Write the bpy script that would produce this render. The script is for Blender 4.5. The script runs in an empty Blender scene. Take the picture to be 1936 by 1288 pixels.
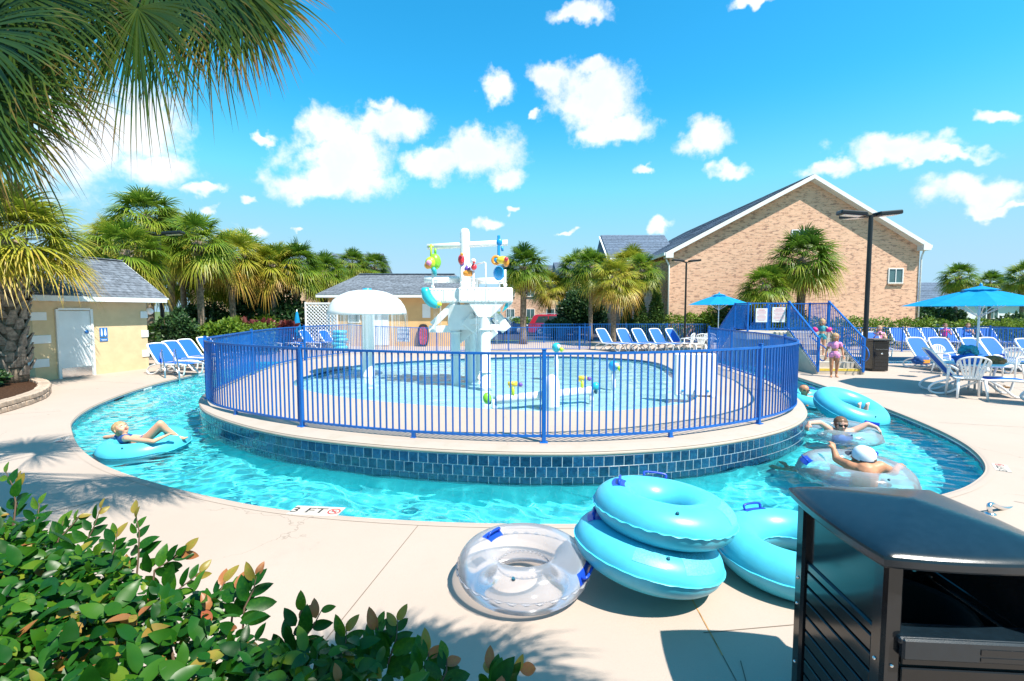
import bpy, bmesh, math, random
import numpy as np
from mathutils import Vector, Matrix, noise

R = math.radians
PI = math.pi
rnd = random.Random(11)
S = bpy.context.scene
COL = S.collection

# ---------------------------------------------------------------- camera
CAM_H, FPX, PITCH = 2.05, 900.0, R(3.62)
cam = bpy.data.cameras.new('camera')
cam.sensor_width = 36.0
cam.lens = 36.0 * FPX / 1936.0
cam.clip_start, cam.clip_end = 0.05, 4000
camo = bpy.data.objects.new('camera', cam)
camo.location = (0, 0, CAM_H)
camo.rotation_euler = (PI / 2 - PITCH, 0, 0)
COL.objects.link(camo)
S.camera = camo

# ---------------------------------------------------------------- light
SUN_EL = R(58)
SUN_AZ = math.atan2(0.75, -0.66)          # clockwise from +Y
sun_dir = Vector((math.sin(SUN_AZ) * math.cos(SUN_EL), math.cos(SUN_AZ) * math.cos(SUN_EL), math.sin(SUN_EL)))
sl = bpy.data.lights.new('sun', 'SUN')
sl.energy = 5.0
sl.angle = R(0.5)
sl.color = (1.0, 0.935, 0.835)
sl.cycles.is_caustics_light = True
so = bpy.data.objects.new('sun', sl)
so.rotation_euler = (-sun_dir).to_track_quat('-Z', 'Y').to_euler()
so.location = (0, 0, 30)
COL.objects.link(so)

W = bpy.data.worlds.new('World')
S.world = W
W.use_nodes = True
W.cycles.sampling_method = 'MANUAL'
W.cycles.sample_map_resolution = 256


class NT:
    """tiny node-tree helper"""
    def __init__(s, tree):
        s.t = tree; s.n = tree.nodes; s.l = tree.links
    def new(s, typ, **kw):
        nd = s.n.new(typ)
        for k, v in kw.items():
            if k.startswith('i_'):
                s.set(nd, k[2:], v)
            else:
                setattr(nd, k, v)
        return nd
    def set(s, nd, key, v):
        key = int(key) if str(key).isdigit() else key
        sock = nd.inputs[key]
        if hasattr(v, 'is_linked') or hasattr(v, 'links'):
            s.l.new(v, sock)
        else:
            if isinstance(v, (tuple, list)) and len(v) == 3 and sock.type == 'RGBA':
                v = (*v, 1)
            sock.default_value = v
    def math(s, op, a, b=0.0, c=0.0, clamp=False):
        nd = s.n.new('ShaderNodeMath'); nd.operation = op; nd.use_clamp = clamp
        s.set(nd, 0, a); s.set(nd, 1, b)
        if op in ('MULTIPLY_ADD', 'SMOOTH_MAX', 'SMOOTH_MIN', 'COMPARE'): s.set(nd, 2, c)
        return nd.outputs[0]
    def vmath(s, op, a, b=(0, 0, 0), scale=None):
        nd = s.n.new('ShaderNodeVectorMath'); nd.operation = op
        s.set(nd, 0, a); s.set(nd, 1, b)
        if scale is not None: s.set(nd, 'Scale', scale)
        return nd.outputs['Value'] if op in ('DOT_PRODUCT', 'LENGTH') else nd.outputs['Vector']
    def mix(s, f, a, b, blend='MIX'):
        nd = s.n.new('ShaderNodeMix'); nd.data_type = 'RGBA'; nd.blend_type = blend
        s.set(nd, 0, f); s.set(nd, 6, a); s.set(nd, 7, b)
        return nd.outputs[2]
    def ramp(s, f, a, b, lo=0.0, hi=1.0):
        nd = s.n.new('ShaderNodeMapRange'); nd.interpolation_type = 'SMOOTHSTEP'
        s.set(nd, 0, f); s.set(nd, 1, a); s.set(nd, 2, b); s.set(nd, 3, lo); s.set(nd, 4, hi)
        return nd.outputs[0]
    def noise(s, vec, scale, detail=4, rough=.55, out=0, dim='3D'):
        nd = s.n.new('ShaderNodeTexNoise'); nd.noise_dimensions = dim
        if vec is not None: s.l.new(vec, nd.inputs['Vector'])
        nd.inputs['Scale'].default_value = scale
        nd.inputs['Detail'].default_value = detail
        nd.inputs['Roughness'].default_value = rough
        return nd.outputs[out]


def pix_dir(px, py):
    a = (px - 968) / FPX; b = (644 - py) / FPX
    c, s_ = math.cos(PITCH), math.sin(PITCH)
    return Vector((a, c + b * s_, -s_ + b * c))


def G(px, py, z=0.0):
    """where the sight line of a photograph point meets the level z"""
    r = pix_dir(px, py); t = (z - CAM_H) / r.z
    return Vector((r.x * t, r.y * t, z))


def AT(px, py, Y):
    r = pix_dir(px, py); t = Y / r.y
    return Vector((r.x * t, Y, CAM_H + r.z * t))


# sky: Nishita, a little more saturated, with fair-weather cumulus
nt = NT(W.node_tree)
nt.n.clear()
outw = nt.new('ShaderNodeOutputWorld')
bg = nt.new('ShaderNodeBackground')
bg.inputs['Strength'].default_value = 0.15
nt.l.new(bg.outputs[0], outw.inputs[0])
sky = nt.new('ShaderNodeTexSky', sky_type='NISHITA')
sky.sun_disc = False
sky.sun_elevation = SUN_EL
sky.sun_rotation = SUN_AZ
sky.air_density = 1.0
sky.dust_density = 0.6
sky.ozone_density = 2.0
hs = nt.new('ShaderNodeHueSaturation')
hs.inputs['Saturation'].default_value = 1.38
hs.inputs['Hue'].default_value = 0.478
nt.l.new(sky.outputs[0], hs.inputs['Color'])
skycol = nt.mix(1.0, hs.outputs[0], (0.50, 0.98, 1.06), 'MULTIPLY')
skycol = nt.mix(1.0, skycol, (1.85, 2.95, 3.95), 'DARKEN')
sep0 = nt.new('ShaderNodeSeparateXYZ'); nt.l.new(nt.new('ShaderNodeTexCoord').outputs['Generated'], sep0.inputs[0])
skycol = nt.mix(nt.ramp(sep0.outputs[2], -.05, .40, .97, 0.0), skycol, (1.74, 2.86, 3.62))
tc = nt.new('ShaderNodeTexCoord')
D0 = tc.outputs['Generated']
warp = nt.noise(D0, 10.0, 3, .6, out=1)
warp2 = nt.noise(D0, 38.0, 3, .6, out=1)
w1 = nt.vmath('SCALE', nt.vmath('SUBTRACT', warp, (.5, .5, .5)), scale=0.085)
w2 = nt.vmath('SCALE', nt.vmath('SUBTRACT', warp2, (.5, .5, .5)), scale=0.03)
DW = nt.vmath('ADD', nt.vmath('ADD', D0, w1), w2)
# centre x, centre y, half width, half height (photograph pixels), strength
CLOUDS = [(640, 305, 105, 68, 1.0), (620, 345, 135, 36, 1.0), (610, 250, 60, 45, 1.0), (745, 235, 82, 40, .9), (905, 290, 78, 48, 1.0), (830, 308, 90, 34, .85),
          (950, 335, 45, 26, .8), (720, 200, 30, 26, .7), (1120, 185, 95, 58, 1.0), (1160, 240, 80, 30, 1.0), (1050, 150, 45, 30, .9), (1120, 130, 30, 24, .8),
          (940, 165, 42, 34, .75), (1330, 262, 62, 32, .9), (1375, 328, 46, 20, .7), (1220, 326, 38, 11, .55), (500, 258, 34, 14, .6), (260, 250, 95, 80, 1.0),
          (300, 325, 80, 36, .95), (380, 362, 48, 16, .7), (460, 390, 22, 11, .6), (1105, 28, 72, 26, .75), (1420, 4, 60, 14, .6), (925, 422, 30, 18, .7),
          (1248, 424, 30, 17, .6), (1008, 222, 14, 14, .5), (1700, 285, 150, 34, .62), (1850, 370, 130, 40, .5), (1570, 318, 70, 22, .5), (560, 432, 14, 8, .5),
          (470, 436, 44, 14, .5), (1075, 440, 22, 8, .4), (975, 400, 16, 9, .5), (1900, 220, 60, 26, .35), (1760, 300, 170, 18, .45), (1880, 395, 110, 16, .45), (1650, 300, 60, 26, .6), (160, 260, 110, 120, .8), (385, 395, 26, 14, .5)]
# plan of the sky ahead: direction divided by its forward share, clouds as warped ellipses in it
sepw = nt.new('ShaderNodeSeparateXYZ'); nt.l.new(DW, sepw.inputs[0])
inv = nt.math('DIVIDE', 1.0, nt.math('MAXIMUM', sepw.outputs[1], .02))
UV = nt.vmath('SCALE', DW, scale=inv)
dmin = None
for (cx, cy, hw, hh, st) in CLOUDS:
    c = pix_dir(cx, cy); c = c / c.y
    sx, sz = FPX / hw / (.45 + .6 * st), FPX / hh / (.45 + .6 * st)
    ma = nt.n.new('ShaderNodeVectorMath'); ma.operation = 'MULTIPLY_ADD'
    nt.l.new(UV, ma.inputs[0]); ma.inputs[1].default_value = (sx, 0, sz); ma.inputs[2].default_value = (-c.x * sx, 0, -c.z * sz)
    d = nt.vmath('DOT_PRODUCT', ma.outputs[0], ma.outputs[0])
    dmin = d if dmin is None else nt.math('MINIMUM', dmin, d)
dens = nt.math('SUBTRACT', 1.35, nt.math('SQRT', dmin))
# the same kind of sky goes on all round
sepd = nt.new('ShaderNodeSeparateXYZ'); nt.l.new(D0, sepd.inputs[0])
rest = nt.ramp(nt.noise(DW, 3.3, 2, .55), .57, .72, -.4, .8)
infront = nt.ramp(sepd.outputs[1], .35, .62)
rest = nt.math('SUBTRACT', rest, nt.math('MULTIPLY', infront, 2.0))
dens = nt.math('MAXIMUM', dens, rest)
fine = nt.noise(D0, 20.0, 5, .66)
dens = nt.math('ADD', dens, nt.math('MULTIPLY', nt.math('SUBTRACT', fine, .5), 1.5))
cmask = nt.ramp(dens, .18, .92)
shade = nt.math('MULTIPLY', nt.ramp(nt.noise(DW, 14.0, 2, .5), .35, .7, .84, 1.0), nt.ramp(dens, .3, 1.3, 1.04, .93))
ccol = nt.new('ShaderNodeCombineColor')
nt.set(ccol, 0, nt.math('MULTIPLY', shade, 4.6)); nt.set(ccol, 1, nt.math('MULTIPLY', nt.math('POWER', shade, .8), 4.7)); nt.set(ccol, 2, nt.math('MULTIPLY', nt.math('POWER', shade, .45), 4.85))
final = nt.mix(nt.math('MULTIPLY', cmask, .96), skycol, ccol.outputs[0])
nt.l.new(final, bg.inputs['Color'])

vs = S.view_settings
vs.view_transform = 'Standard'
vs.look = 'None'
vs.exposure = 0.86
vs.gamma = 1.0
vs.use_curve_mapping = False
S.render.engine = 'CYCLES'
S.cycles.use_denoising = True
S.cycles.max_bounces = 10
S.cycles.diffuse_bounces = 3
S.cycles.glossy_bounces = 4
S.cycles.transmission_bounces = 8
S.cycles.transparent_max_bounces = 24
S.cycles.sample_clamp_indirect = 6.0
S.cycles.caustics_refractive = True
S.cycles.caustics_reflective = False
S.cycles.blur_glossy = 0.5

# ---------------------------------------------------------------- materials
MATS = {}


def mat(name, col, rough=.55, spec=.5, metal=0.0, var=0.0, vscale=6.0, var2=None, bump=0.0, bscale=60.0, transl=0.0, coat=0.0, alpha=1.0, sub=0.0, rnd_h=0.0):
    m = bpy.data.materials.new(name); m.use_nodes = True
    t = NT(m.node_tree); p = t.n['Principled BSDF']
    p.inputs['Roughness'].default_value = rough
    p.inputs['Specular IOR Level'].default_value = spec
    p.inputs['Metallic'].default_value = metal
    p.inputs['Coat Weight'].default_value = coat
    p.inputs['Alpha'].default_value = alpha
    if sub:
        p.inputs['Subsurface Weight'].default_value = sub
        p.inputs['Subsurface Radius'].default_value = (.02, .01, .006)
    c = col
    co = t.new('ShaderNodeTexCoord').outputs['Object']
    out = None
    if var or rnd_h:
        base = t.new('ShaderNodeRGB'); base.outputs[0].default_value = (*col, 1)
        out = base.outputs[0]
        if var:
            n = t.noise(co, vscale, 5, .6)
            lo = tuple(x * (1 - var) for x in col); hi = tuple(min(1, x * (1 + var)) for x in (var2 or col))
            out = t.mix(t.ramp(n, .3, .7), lo, hi)
        if rnd_h:
            oi = t.new('ShaderNodeObjectInfo')
            h = t.new('ShaderNodeHueSaturation')
            t.set(h, 'Value', t.math('ADD', 1.0 - rnd_h, t.math('MULTIPLY', oi.outputs['Random'], 2 * rnd_h)))
            t.set(h, 'Color', out); out = h.outputs[0]
        t.l.new(out, p.inputs['Base Color'])
    else:
        p.inputs['Base Color'].default_value = (*col, 1)
    if bump:
        b = t.new('ShaderNodeBump'); b.inputs['Strength'].default_value = bump; b.inputs['Distance'].default_value = .02
        t.l.new(t.noise(co, bscale, 4, .6), b.inputs['Height'])
        t.l.new(b.outputs[0], p.inputs['Normal'])
    if transl:
        tr = t.new('ShaderNodeBsdfTranslucent'); mx = t.new('ShaderNodeMixShader')
        mx.inputs[0].default_value = transl
        if out is not None: t.l.new(out, tr.inputs[0])
        else: tr.inputs[0].default_value = (*col, 1)
        t.l.new(p.outputs[0], mx.inputs[1]); t.l.new(tr.outputs[0], mx.inputs[2])
        t.l.new(mx.outputs[0], t.n['Material Output'].inputs[0])
    MATS[name] = m
    return m


def leafmat(name, cols, scale=3.0, rough=.5, transl=.35, spec=.4):
    """foliage: hue runs between several real leaf colours by a per-leaf attribute and noise"""
    m = bpy.data.materials.new(name); m.use_nodes = True
    t = NT(m.node_tree); p = t.n['Principled BSDF']
    p.inputs['Roughness'].default_value = rough; p.inputs['Specular IOR Level'].default_value = spec
    at = t.new('ShaderNodeAttribute', attribute_name='tone')
    rp = t.new('ShaderNodeValToRGB')
    el = rp.color_ramp.elements
    for i, c in enumerate(cols):
        pos = i / (len(cols) - 1)
        if i < 2: e = el[i]; e.position = pos
        else: e = el.new(pos)
        e.color = (*c, 1)
    nz = t.noise(t.new('ShaderNodeTexCoord').outputs['Object'], scale, 3)
    f = t.math('ADD', at.outputs['Fac'], t.math('MULTIPLY', t.math('SUBTRACT', nz, .5), .35), clamp=True)
    t.l.new(f, rp.inputs[0])
    t.l.new(rp.outputs[0], p.inputs['Base Color'])
    tr = t.new('ShaderNodeBsdfTranslucent'); mx = t.new('ShaderNodeMixShader'); mx.inputs[0].default_value = transl
    t.l.new(rp.outputs[0], tr.inputs[0])
    t.l.new(p.outputs[0], mx.inputs[1]); t.l.new(tr.outputs[0], mx.inputs[2])
    t.l.new(mx.outputs[0], t.n['Material Output'].inputs[0])
    MATS[name] = m
    return m


mat('blue_paint', (.002, .108, .42), .38, .4, var=.12, vscale=3, rnd_h=.06)
mat('white_plastic', (.80, .80, .79), .38, .5, var=.03, vscale=4)
mat('white_gel', (.82, .82, .81), .25, .5, var=.03, vscale=2, coat=.3)
mat('white_paint', (.78, .79, .79), .5, .4, var=.04, vscale=3)
mat('sling_blue', (.014, .12, .55), .7, .3, var=.10, vscale=90, bump=.1, bscale=300)
mat('umbrella_blue', (.007, .30, .62), .75, .2, var=.06, vscale=5, transl=.3)
mat('tube_blue', (.075, .50, .66), .36, .45, var=.09, vscale=3.5, bump=.05, bscale=14)
mat('tube_print', (.10, .50, .64), .45, .5, var=.30, vscale=80)
mat('tube_seam', (.08, .60, .78), .35, .5)
mat('vinyl_handle', (.01, .06, .48), .3, .5, coat=.2)
mat('vinyl_dark', (.012, .10, .16), .4)
mat('black_plastic', (.012, .013, .015), .13, .5, var=.2, vscale=9)
mat('lid_plastic', (.006, .014, .022), .20, .6, var=.15, vscale=25, bump=.06, bscale=420)
mat('black_metal', (.010, .011, .013), .35, .5)
mat('dark_hole', (.004, .004, .004), .8)
mat('steel', (.72, .72, .73), .18, .5, metal=1.0)
mat('stucco', (.66, .51, .31), .85, .2, var=.07, vscale=2.5, bump=.25, bscale=180)
mat('stucco_orange', (.66, .42, .20), .85, .2, var=.06, vscale=1.5, bump=.25, bscale=120)
mat('trim_white', (.74, .76, .76), .5, .4, var=.05, vscale=3)
mat('door_white', (.70, .75, .77), .4, .5, var=.06, vscale=1.6)
mat('shingle', (.135, .155, .185), .85, .2, var=.38, vscale=7, bump=.3, bscale=90, rnd_h=.14)
mat('shingle_blue', (.10, .135, .19), .85, .2, var=.30, vscale=6, rnd_h=.12)
mat('sign_blue', (.015, .16, .48), .4)
mat('print_navy', (.03, .05, .22), .5)
mat('print_red', (.55, .05, .05), .5)
mat('print_black', (.03, .03, .03), .6)
mat('trunk', (.21, .165, .125), .9, .1, var=.4, vscale=9, bump=.6, bscale=30)
mat('trunk_boot', (.24, .20, .17), .9, .1, var=.35, vscale=14, bump=.4, bscale=40)
mat('twig', (.10, .06, .035), .8)
mat('mulch', (.055, .028, .016), .95, .1, var=.5, vscale=25, bump=.8, bscale=45)
mat('paver', (.40, .31, .24), .85, .2, var=.25, vscale=12, bump=.35, bscale=60, rnd_h=.12)
mat('concrete', (.50, .44, .37), .85, .2, var=.10, vscale=3, bump=.2, bscale=60)
mat('yellow_paint', (.62, .45, .06), .6, var=.15, vscale=8)
mat('skin', (.62, .34, .22), .5, .4, var=.06, vscale=8, sub=.08)
mat('skin_tan', (.47, .22, .12), .5, .4, var=.08, vscale=8, sub=.08)
mat('skin_pink', (.66, .37, .28), .5, .4, var=.06, vscale=8, sub=.08)
mat('hair_blond', (.40, .26, .12), .6, var=.35, vscale=40, bump=.5, bscale=90)
mat('hair_brown', (.13, .07, .035), .6, var=.35, vscale=40, bump=.5, bscale=90)
mat('cloth_pink', (.80, .28, .50), .8, var=.12, vscale=15)
mat('cloth_hotpink', (.75, .03, .26), .5)
mat('cloth_teal', (.04, .30, .36), .8, var=.4, vscale=18)
mat('cloth_floral', (.72, .74, .80), .8, var=.0)
mat('cloth_navy', (.015, .08, .26), .8, var=.3, vscale=18)
mat('cloth_blue', (.03, .15, .50), .8, var=.3, vscale=9)
mat('cap_white', (.72, .78, .86), .8, var=.06, vscale=12)
mat('print_pale_red', (.72, .36, .38), .5)
mat('cap_dark', (.03, .04, .06), .8)
mat('lips', (.45, .12, .11), .5)
mat('eye_white', (.7, .7, .7), .3)
mat('sunglass', (.01, .01, .012), .1)
mat('towel_brown', (.22, .12, .05), .95, var=.5, vscale=14, bump=.5, bscale=60)
mat('car_red', (.36, .012, .03), .22, .6, coat=.6)
mat('car_silver', (.45, .48, .50), .25, .6, metal=.4, coat=.5)
mat('car_navy', (.015, .05, .14), .22, .6, coat=.6)
mat('car_glass', (.03, .05, .06), .06, .8)
mat('car_chrome', (.7, .7, .7), .15, metal=1.0)
mat('headlamp', (.75, .77, .78), .1, .6)
mat('taillamp', (.5, .02, .02), .2, .6)
mat('rubber', (.015, .015, .016), .8)
mat('asphalt', (.055, .056, .06), .9, .2, var=.25, vscale=1.5, bump=.3, bscale=80)
mat('window_glass', (.06, .12, .13), .08, .7, var=.3, vscale=.8)
mat('siding', (.72, .76, .80), .7, .3, var=.04, vscale=2)
mat('toy_green', (.22, .62, .03), .35, coat=.3)
mat('toy_lime', (.45, .65, .03), .35, coat=.3)
mat('toy_yellow', (.80, .58, .04), .35, coat=.3)
mat('toy_blue', (.01, .30, .68), .35, coat=.3)
mat('toy_red', (.65, .03, .05), .35, coat=.3)
mat('toy_orange', (.80, .30, .03), .35, coat=.3)
mat('toy_purple', (.16, .07, .40), .35, coat=.3)
mat('toy_teal', (.02, .42, .50), .35, coat=.3)
mat('board_black', (.03, .025, .03), .5, var=.3, vscale=9)
mat('board_red', (.42, .06, .08), .5, var=.4, vscale=12)
mat('kid_floor', (.52, .86, .93), .6, .3, var=.05, vscale=2)
mat('grout', (.46, .56, .62), .8, .2, var=.1, vscale=20)

leafmat('palm_leaf', [(.035, .09, .012), (.08, .17, .016), (.17, .27, .022), (.34, .37, .035), (.44, .32, .06)], 1.4, .42, .38)
leafmat('palm_gold', [(.07, .13, .012), (.17, .23, .02), (.33, .35, .03), (.46, .38, .05), (.46, .27, .06)], 1.4, .42, .34)
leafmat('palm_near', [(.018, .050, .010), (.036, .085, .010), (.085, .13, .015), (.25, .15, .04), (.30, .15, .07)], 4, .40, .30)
leafmat('hedge_leaf', [(.035, .09, .008), (.08, .17, .012), (.16, .25, .02), (.26, .33, .03)], 2.0, .5, .3)
leafmat('dark_leaf', [(.012, .04, .018), (.022, .07, .025), (.05, .11, .03), (.09, .16, .03)], 2.0, .45, .25)
leafmat('shrub_leaf', [(.006, .050, .005), (.013, .090, .006), (.055, .165, .009), (.19, .25, .016), (.36, .20, .05), (.40, .11, .05)], 9.0, .38, .34, .35)
leafmat('red_leaf', [(.035, .012, .014), (.08, .018, .022), (.17, .03, .03), (.34, .08, .03)], 2.0, .45, .3)
leafmat('cypress_leaf', [(.02, .06, .012), (.05, .11, .015), (.10, .17, .02)], 3.0, .6, .2)


def clear_vinyl():
    m = bpy.data.materials.new('clear_vinyl'); m.use_nodes = True
    t = NT(m.node_tree); t.n.remove(t.n['Principled BSDF'])
    tr = t.new('ShaderNodeBsdfTransparent', i_Color=(.992, .993, .998))
    gl = t.new('ShaderNodeBsdfGlossy', i_Roughness=.16, i_Color=(1, 1, 1))
    df = t.new('ShaderNodeBsdfDiffuse', i_Color=(.86, .88, .96))
    tl = t.new('ShaderNodeBsdfTranslucent', i_Color=(.86, .88, .96))
    lw = t.new('ShaderNodeLayerWeight', i_Blend=.35)
    fr = t.new('ShaderNodeFresnel', i_IOR=1.22)
    md = t.new('ShaderNodeMixShader', i_0=.5); t.l.new(df.outputs[0], md.inputs[1]); t.l.new(tl.outputs[0], md.inputs[2])
    a = t.new('ShaderNodeMixShader'); t.l.new(t.math('ADD', .22, t.math('MULTIPLY', lw.outputs['Facing'], .30)), a.inputs[0])
    t.l.new(tr.outputs[0], a.inputs[1]); t.l.new(md.outputs[0], a.inputs[2])
    b = t.new('ShaderNodeMixShader'); t.l.new(fr.outputs[0], b.inputs[0])
    t.l.new(a.outputs[0], b.inputs[1]); t.l.new(gl.outputs[0], b.inputs[2])
    t.l.new(b.outputs[0], t.n['Material Output'].inputs[0])
    MATS['clear_vinyl'] = m


clear_vinyl()


def deck_material():
    m = bpy.data.materials.new('deck'); m.use_nodes = True
    t = NT(m.node_tree); p = t.n['Principled BSDF']
    g = t.new('ShaderNodeNewGeometry').outputs['Position']
    n1 = t.noise(g, .35, 5, .6); n2 = t.noise(g, 2.2, 6, .65); n3 = t.noise(g, 60, 3, .6)
    c = t.mix(t.ramp(n1, .3, .7), (.400, .324, .270), (.430, .352, .297))
    c = t.mix(t.math('MULTIPLY', t.ramp(n2, .55, .8), .25), c, (.32, .265, .225))
    c = t.mix(t.math('MULTIPLY', t.ramp(n3, .5, .8), .16), c, (.29, .25, .22))
    # splash marks and stains with a shape of their own, hairline cracks
    wet = t.ramp(t.noise(g, .9, 6, .72), .60, .68); drops = t.ramp(t.noise(g, 9, 3, .6), .60, .66)
    c = t.mix(t.math('MULTIPLY', t.math('MULTIPLY', wet, t.math('ADD', .35, t.math('MULTIPLY', drops, .65))), .18), c, (.24, .19, .15))
    vo = t.new('ShaderNodeTexVoronoi', feature='DISTANCE_TO_EDGE'); vo.inputs['Scale'].default_value = .33
    t.l.new(t.vmath('ADD', g, t.vmath('SCALE', t.noise(g, 2.5, 4, .6, out=1), scale=.5)), vo.inputs['Vector'])
    crack = t.math('MULTIPLY', t.math('LESS_THAN', vo.outputs['Distance'], .0016), t.ramp(t.noise(g, .5, 2), .5, .56))
    c = t.mix(t.math('MULTIPLY', crack, .45), c, (.18, .14, .11))
    t.l.new(c, p.inputs['Base Color'])
    t.l.new(t.math('SUBTRACT', .82, t.math('MULTIPLY', wet, .18)), p.inputs['Roughness']); p.inputs['Specular IOR Level'].default_value = .25
    b = t.new('ShaderNodeBump'); b.inputs['Strength'].default_value = .22; b.inputs['Distance'].default_value = .01
    t.l.new(t.noise(g, 110, 3, .6), b.inputs['Height']); t.l.new(b.outputs[0], p.inputs['Normal'])
    MATS['deck'] = m
    m = bpy.data.materials.new('coping'); m.use_nodes = True
    t = NT(m.node_tree); p = t.n['Principled BSDF']
    g = t.new('ShaderNodeNewGeometry').outputs['Position']
    c = t.mix(t.ramp(t.noise(g, 3, 6, .7), .45, .75), (.40, .345, .295), (.36, .31, .25))
    c = t.mix(t.math('MULTIPLY', t.ramp(t.noise(g, 14, 5, .7), .55, .75), .5), c, (.30, .27, .20))
    t.l.new(c, p.inputs['Base Color']); p.inputs['Roughness'].default_value = .85
    MATS['coping'] = m
    # glazed tile
    m = bpy.data.materials.new('tile'); m.use_nodes = True
    t = NT(m.node_tree); p = t.n['Principled BSDF']
    oi = t.new('ShaderNodeObjectInfo')
    co = t.new('ShaderNodeNewGeometry').outputs['Position']
    n = t.noise(co, 26, 5, .7)
    c = t.mix(t.ramp(n, .3, .7), (.004, .034, .085), (.012, .080, .17))
    h = t.new('ShaderNodeHueSaturation'); t.set(h, 'Color', c); t.set(h, 'Value', t.math('ADD', .7, t.math('MULTIPLY', oi.outputs['Random'], .65)))
    t.l.new(h.outputs[0], p.inputs['Base Color'])
    p.inputs['Roughness'].default_value = .16; p.inputs['Coat Weight'].default_value = .3
    MATS['tile'] = m
    # pool plaster
    m = bpy.data.materials.new('plaster'); m.use_nodes = True
    t = NT(m.node_tree); p = t.n['Principled BSDF']
    g = t.new('ShaderNodeNewGeometry').outputs['Position']
    c = t.mix(t.ramp(t.noise(g, 1.2, 5, .6), .3, .7), (.06, .66, .74), (.10, .76, .82))
    t.l.new(c, p.inputs['Base Color']); p.inputs['Roughness'].default_value = .7
    MATS['plaster'] = m
    # lawn
    m = bpy.data.materials.new('lawn'); m.use_nodes = True
    t = NT(m.node_tree); p = t.n['Principled BSDF']
    g = t.new('ShaderNodeNewGeometry').outputs['Position']
    c = t.mix(t.ramp(t.noise(g, .4, 6, .65), .3, .7), (.05, .09, .02), (.11, .15, .035))
    t.l.new(c, p.inputs['Base Color']); p.inputs['Roughness'].default_value = .9
    MATS['lawn'] = m
    # facing brick, warm with dark headers: colour per brick row on the surface
    m = bpy.data.materials.new('brick'); m.use_nodes = True
    t = NT(m.node_tree); p = t.n['Principled BSDF']
    oi = t.new('ShaderNodeObjectInfo')
    co = t.new('ShaderNodeTexCoord').outputs['Object']
    mp = t.new('ShaderNodeMapping'); mp.inputs['Rotation'].default_value = (PI / 2, 0, 0); t.l.new(co, mp.inputs[0])
    bt = t.new('ShaderNodeTexBrick'); t.l.new(mp.outputs[0], bt.inputs['Vector'])
    bt.inputs['Scale'].default_value = 1.0; bt.inputs['Brick Width'].default_value = .42; bt.inputs['Row Height'].default_value = .115
    bt.inputs['Mortar Size'].default_value = .008; bt.inputs['Color1'].default_value = (.76, .46, .32, 1); bt.inputs['Color2'].default_value = (.60, .33, .22, 1)
    bt.inputs['Mortar'].default_value = (.66, .49, .35, 1); bt.inputs['Bias'].default_value = -.35
    v = t.new('ShaderNodeMapping'); v.inputs['Scale'].default_value = (2.7, 2.7, 9.5); t.l.new(co, v.inputs[0])
    n = t.noise(v.outputs[0], .9, 4, .7)
    c = t.mix(t.math('MULTIPLY', t.ramp(n, .525, .585), .85), bt.outputs[0], (.30, .165, .13))
    c = t.mix(t.math('MULTIPLY', t.ramp(t.noise(co, .25, 4, .6), .3, .75), .25), c, (.72, .52, .37))
    t.l.new(c, p.inputs['Base Color']); p.inputs['Roughness'].default_value = .9; p.inputs['Specular IOR Level'].default_value = .15
    b = t.new('ShaderNodeBump'); b.inputs['Strength'].default_value = .5; b.inputs['Distance'].default_value = .02
    t.l.new(t.math('SUBTRACT', 1.0, bt.outputs['Fac']), b.inputs['Height']); t.l.new(b.outputs[0], p.inputs['Normal'])
    MATS['brick'] = m


deck_material()


def water_material(name, tint):
    m = bpy.data.materials.new(name); m.use_nodes = True
    t = NT(m.node_tree); p = t.n['Principled BSDF']
    p.inputs['Base Color'].default_value = (*tint, 1)
    p.inputs['Roughness'].default_value = 0.0
    p.inputs['IOR'].default_value = 1.33
    p.inputs['Transmission Weight'].default_value = 1.0
    MATS[name] = m


water_material('water', (.80, .985, 1.0))
water_material('water_kid', (.93, .995, 1.0))

# ---------------------------------------------------------------- mesh helpers


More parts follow.
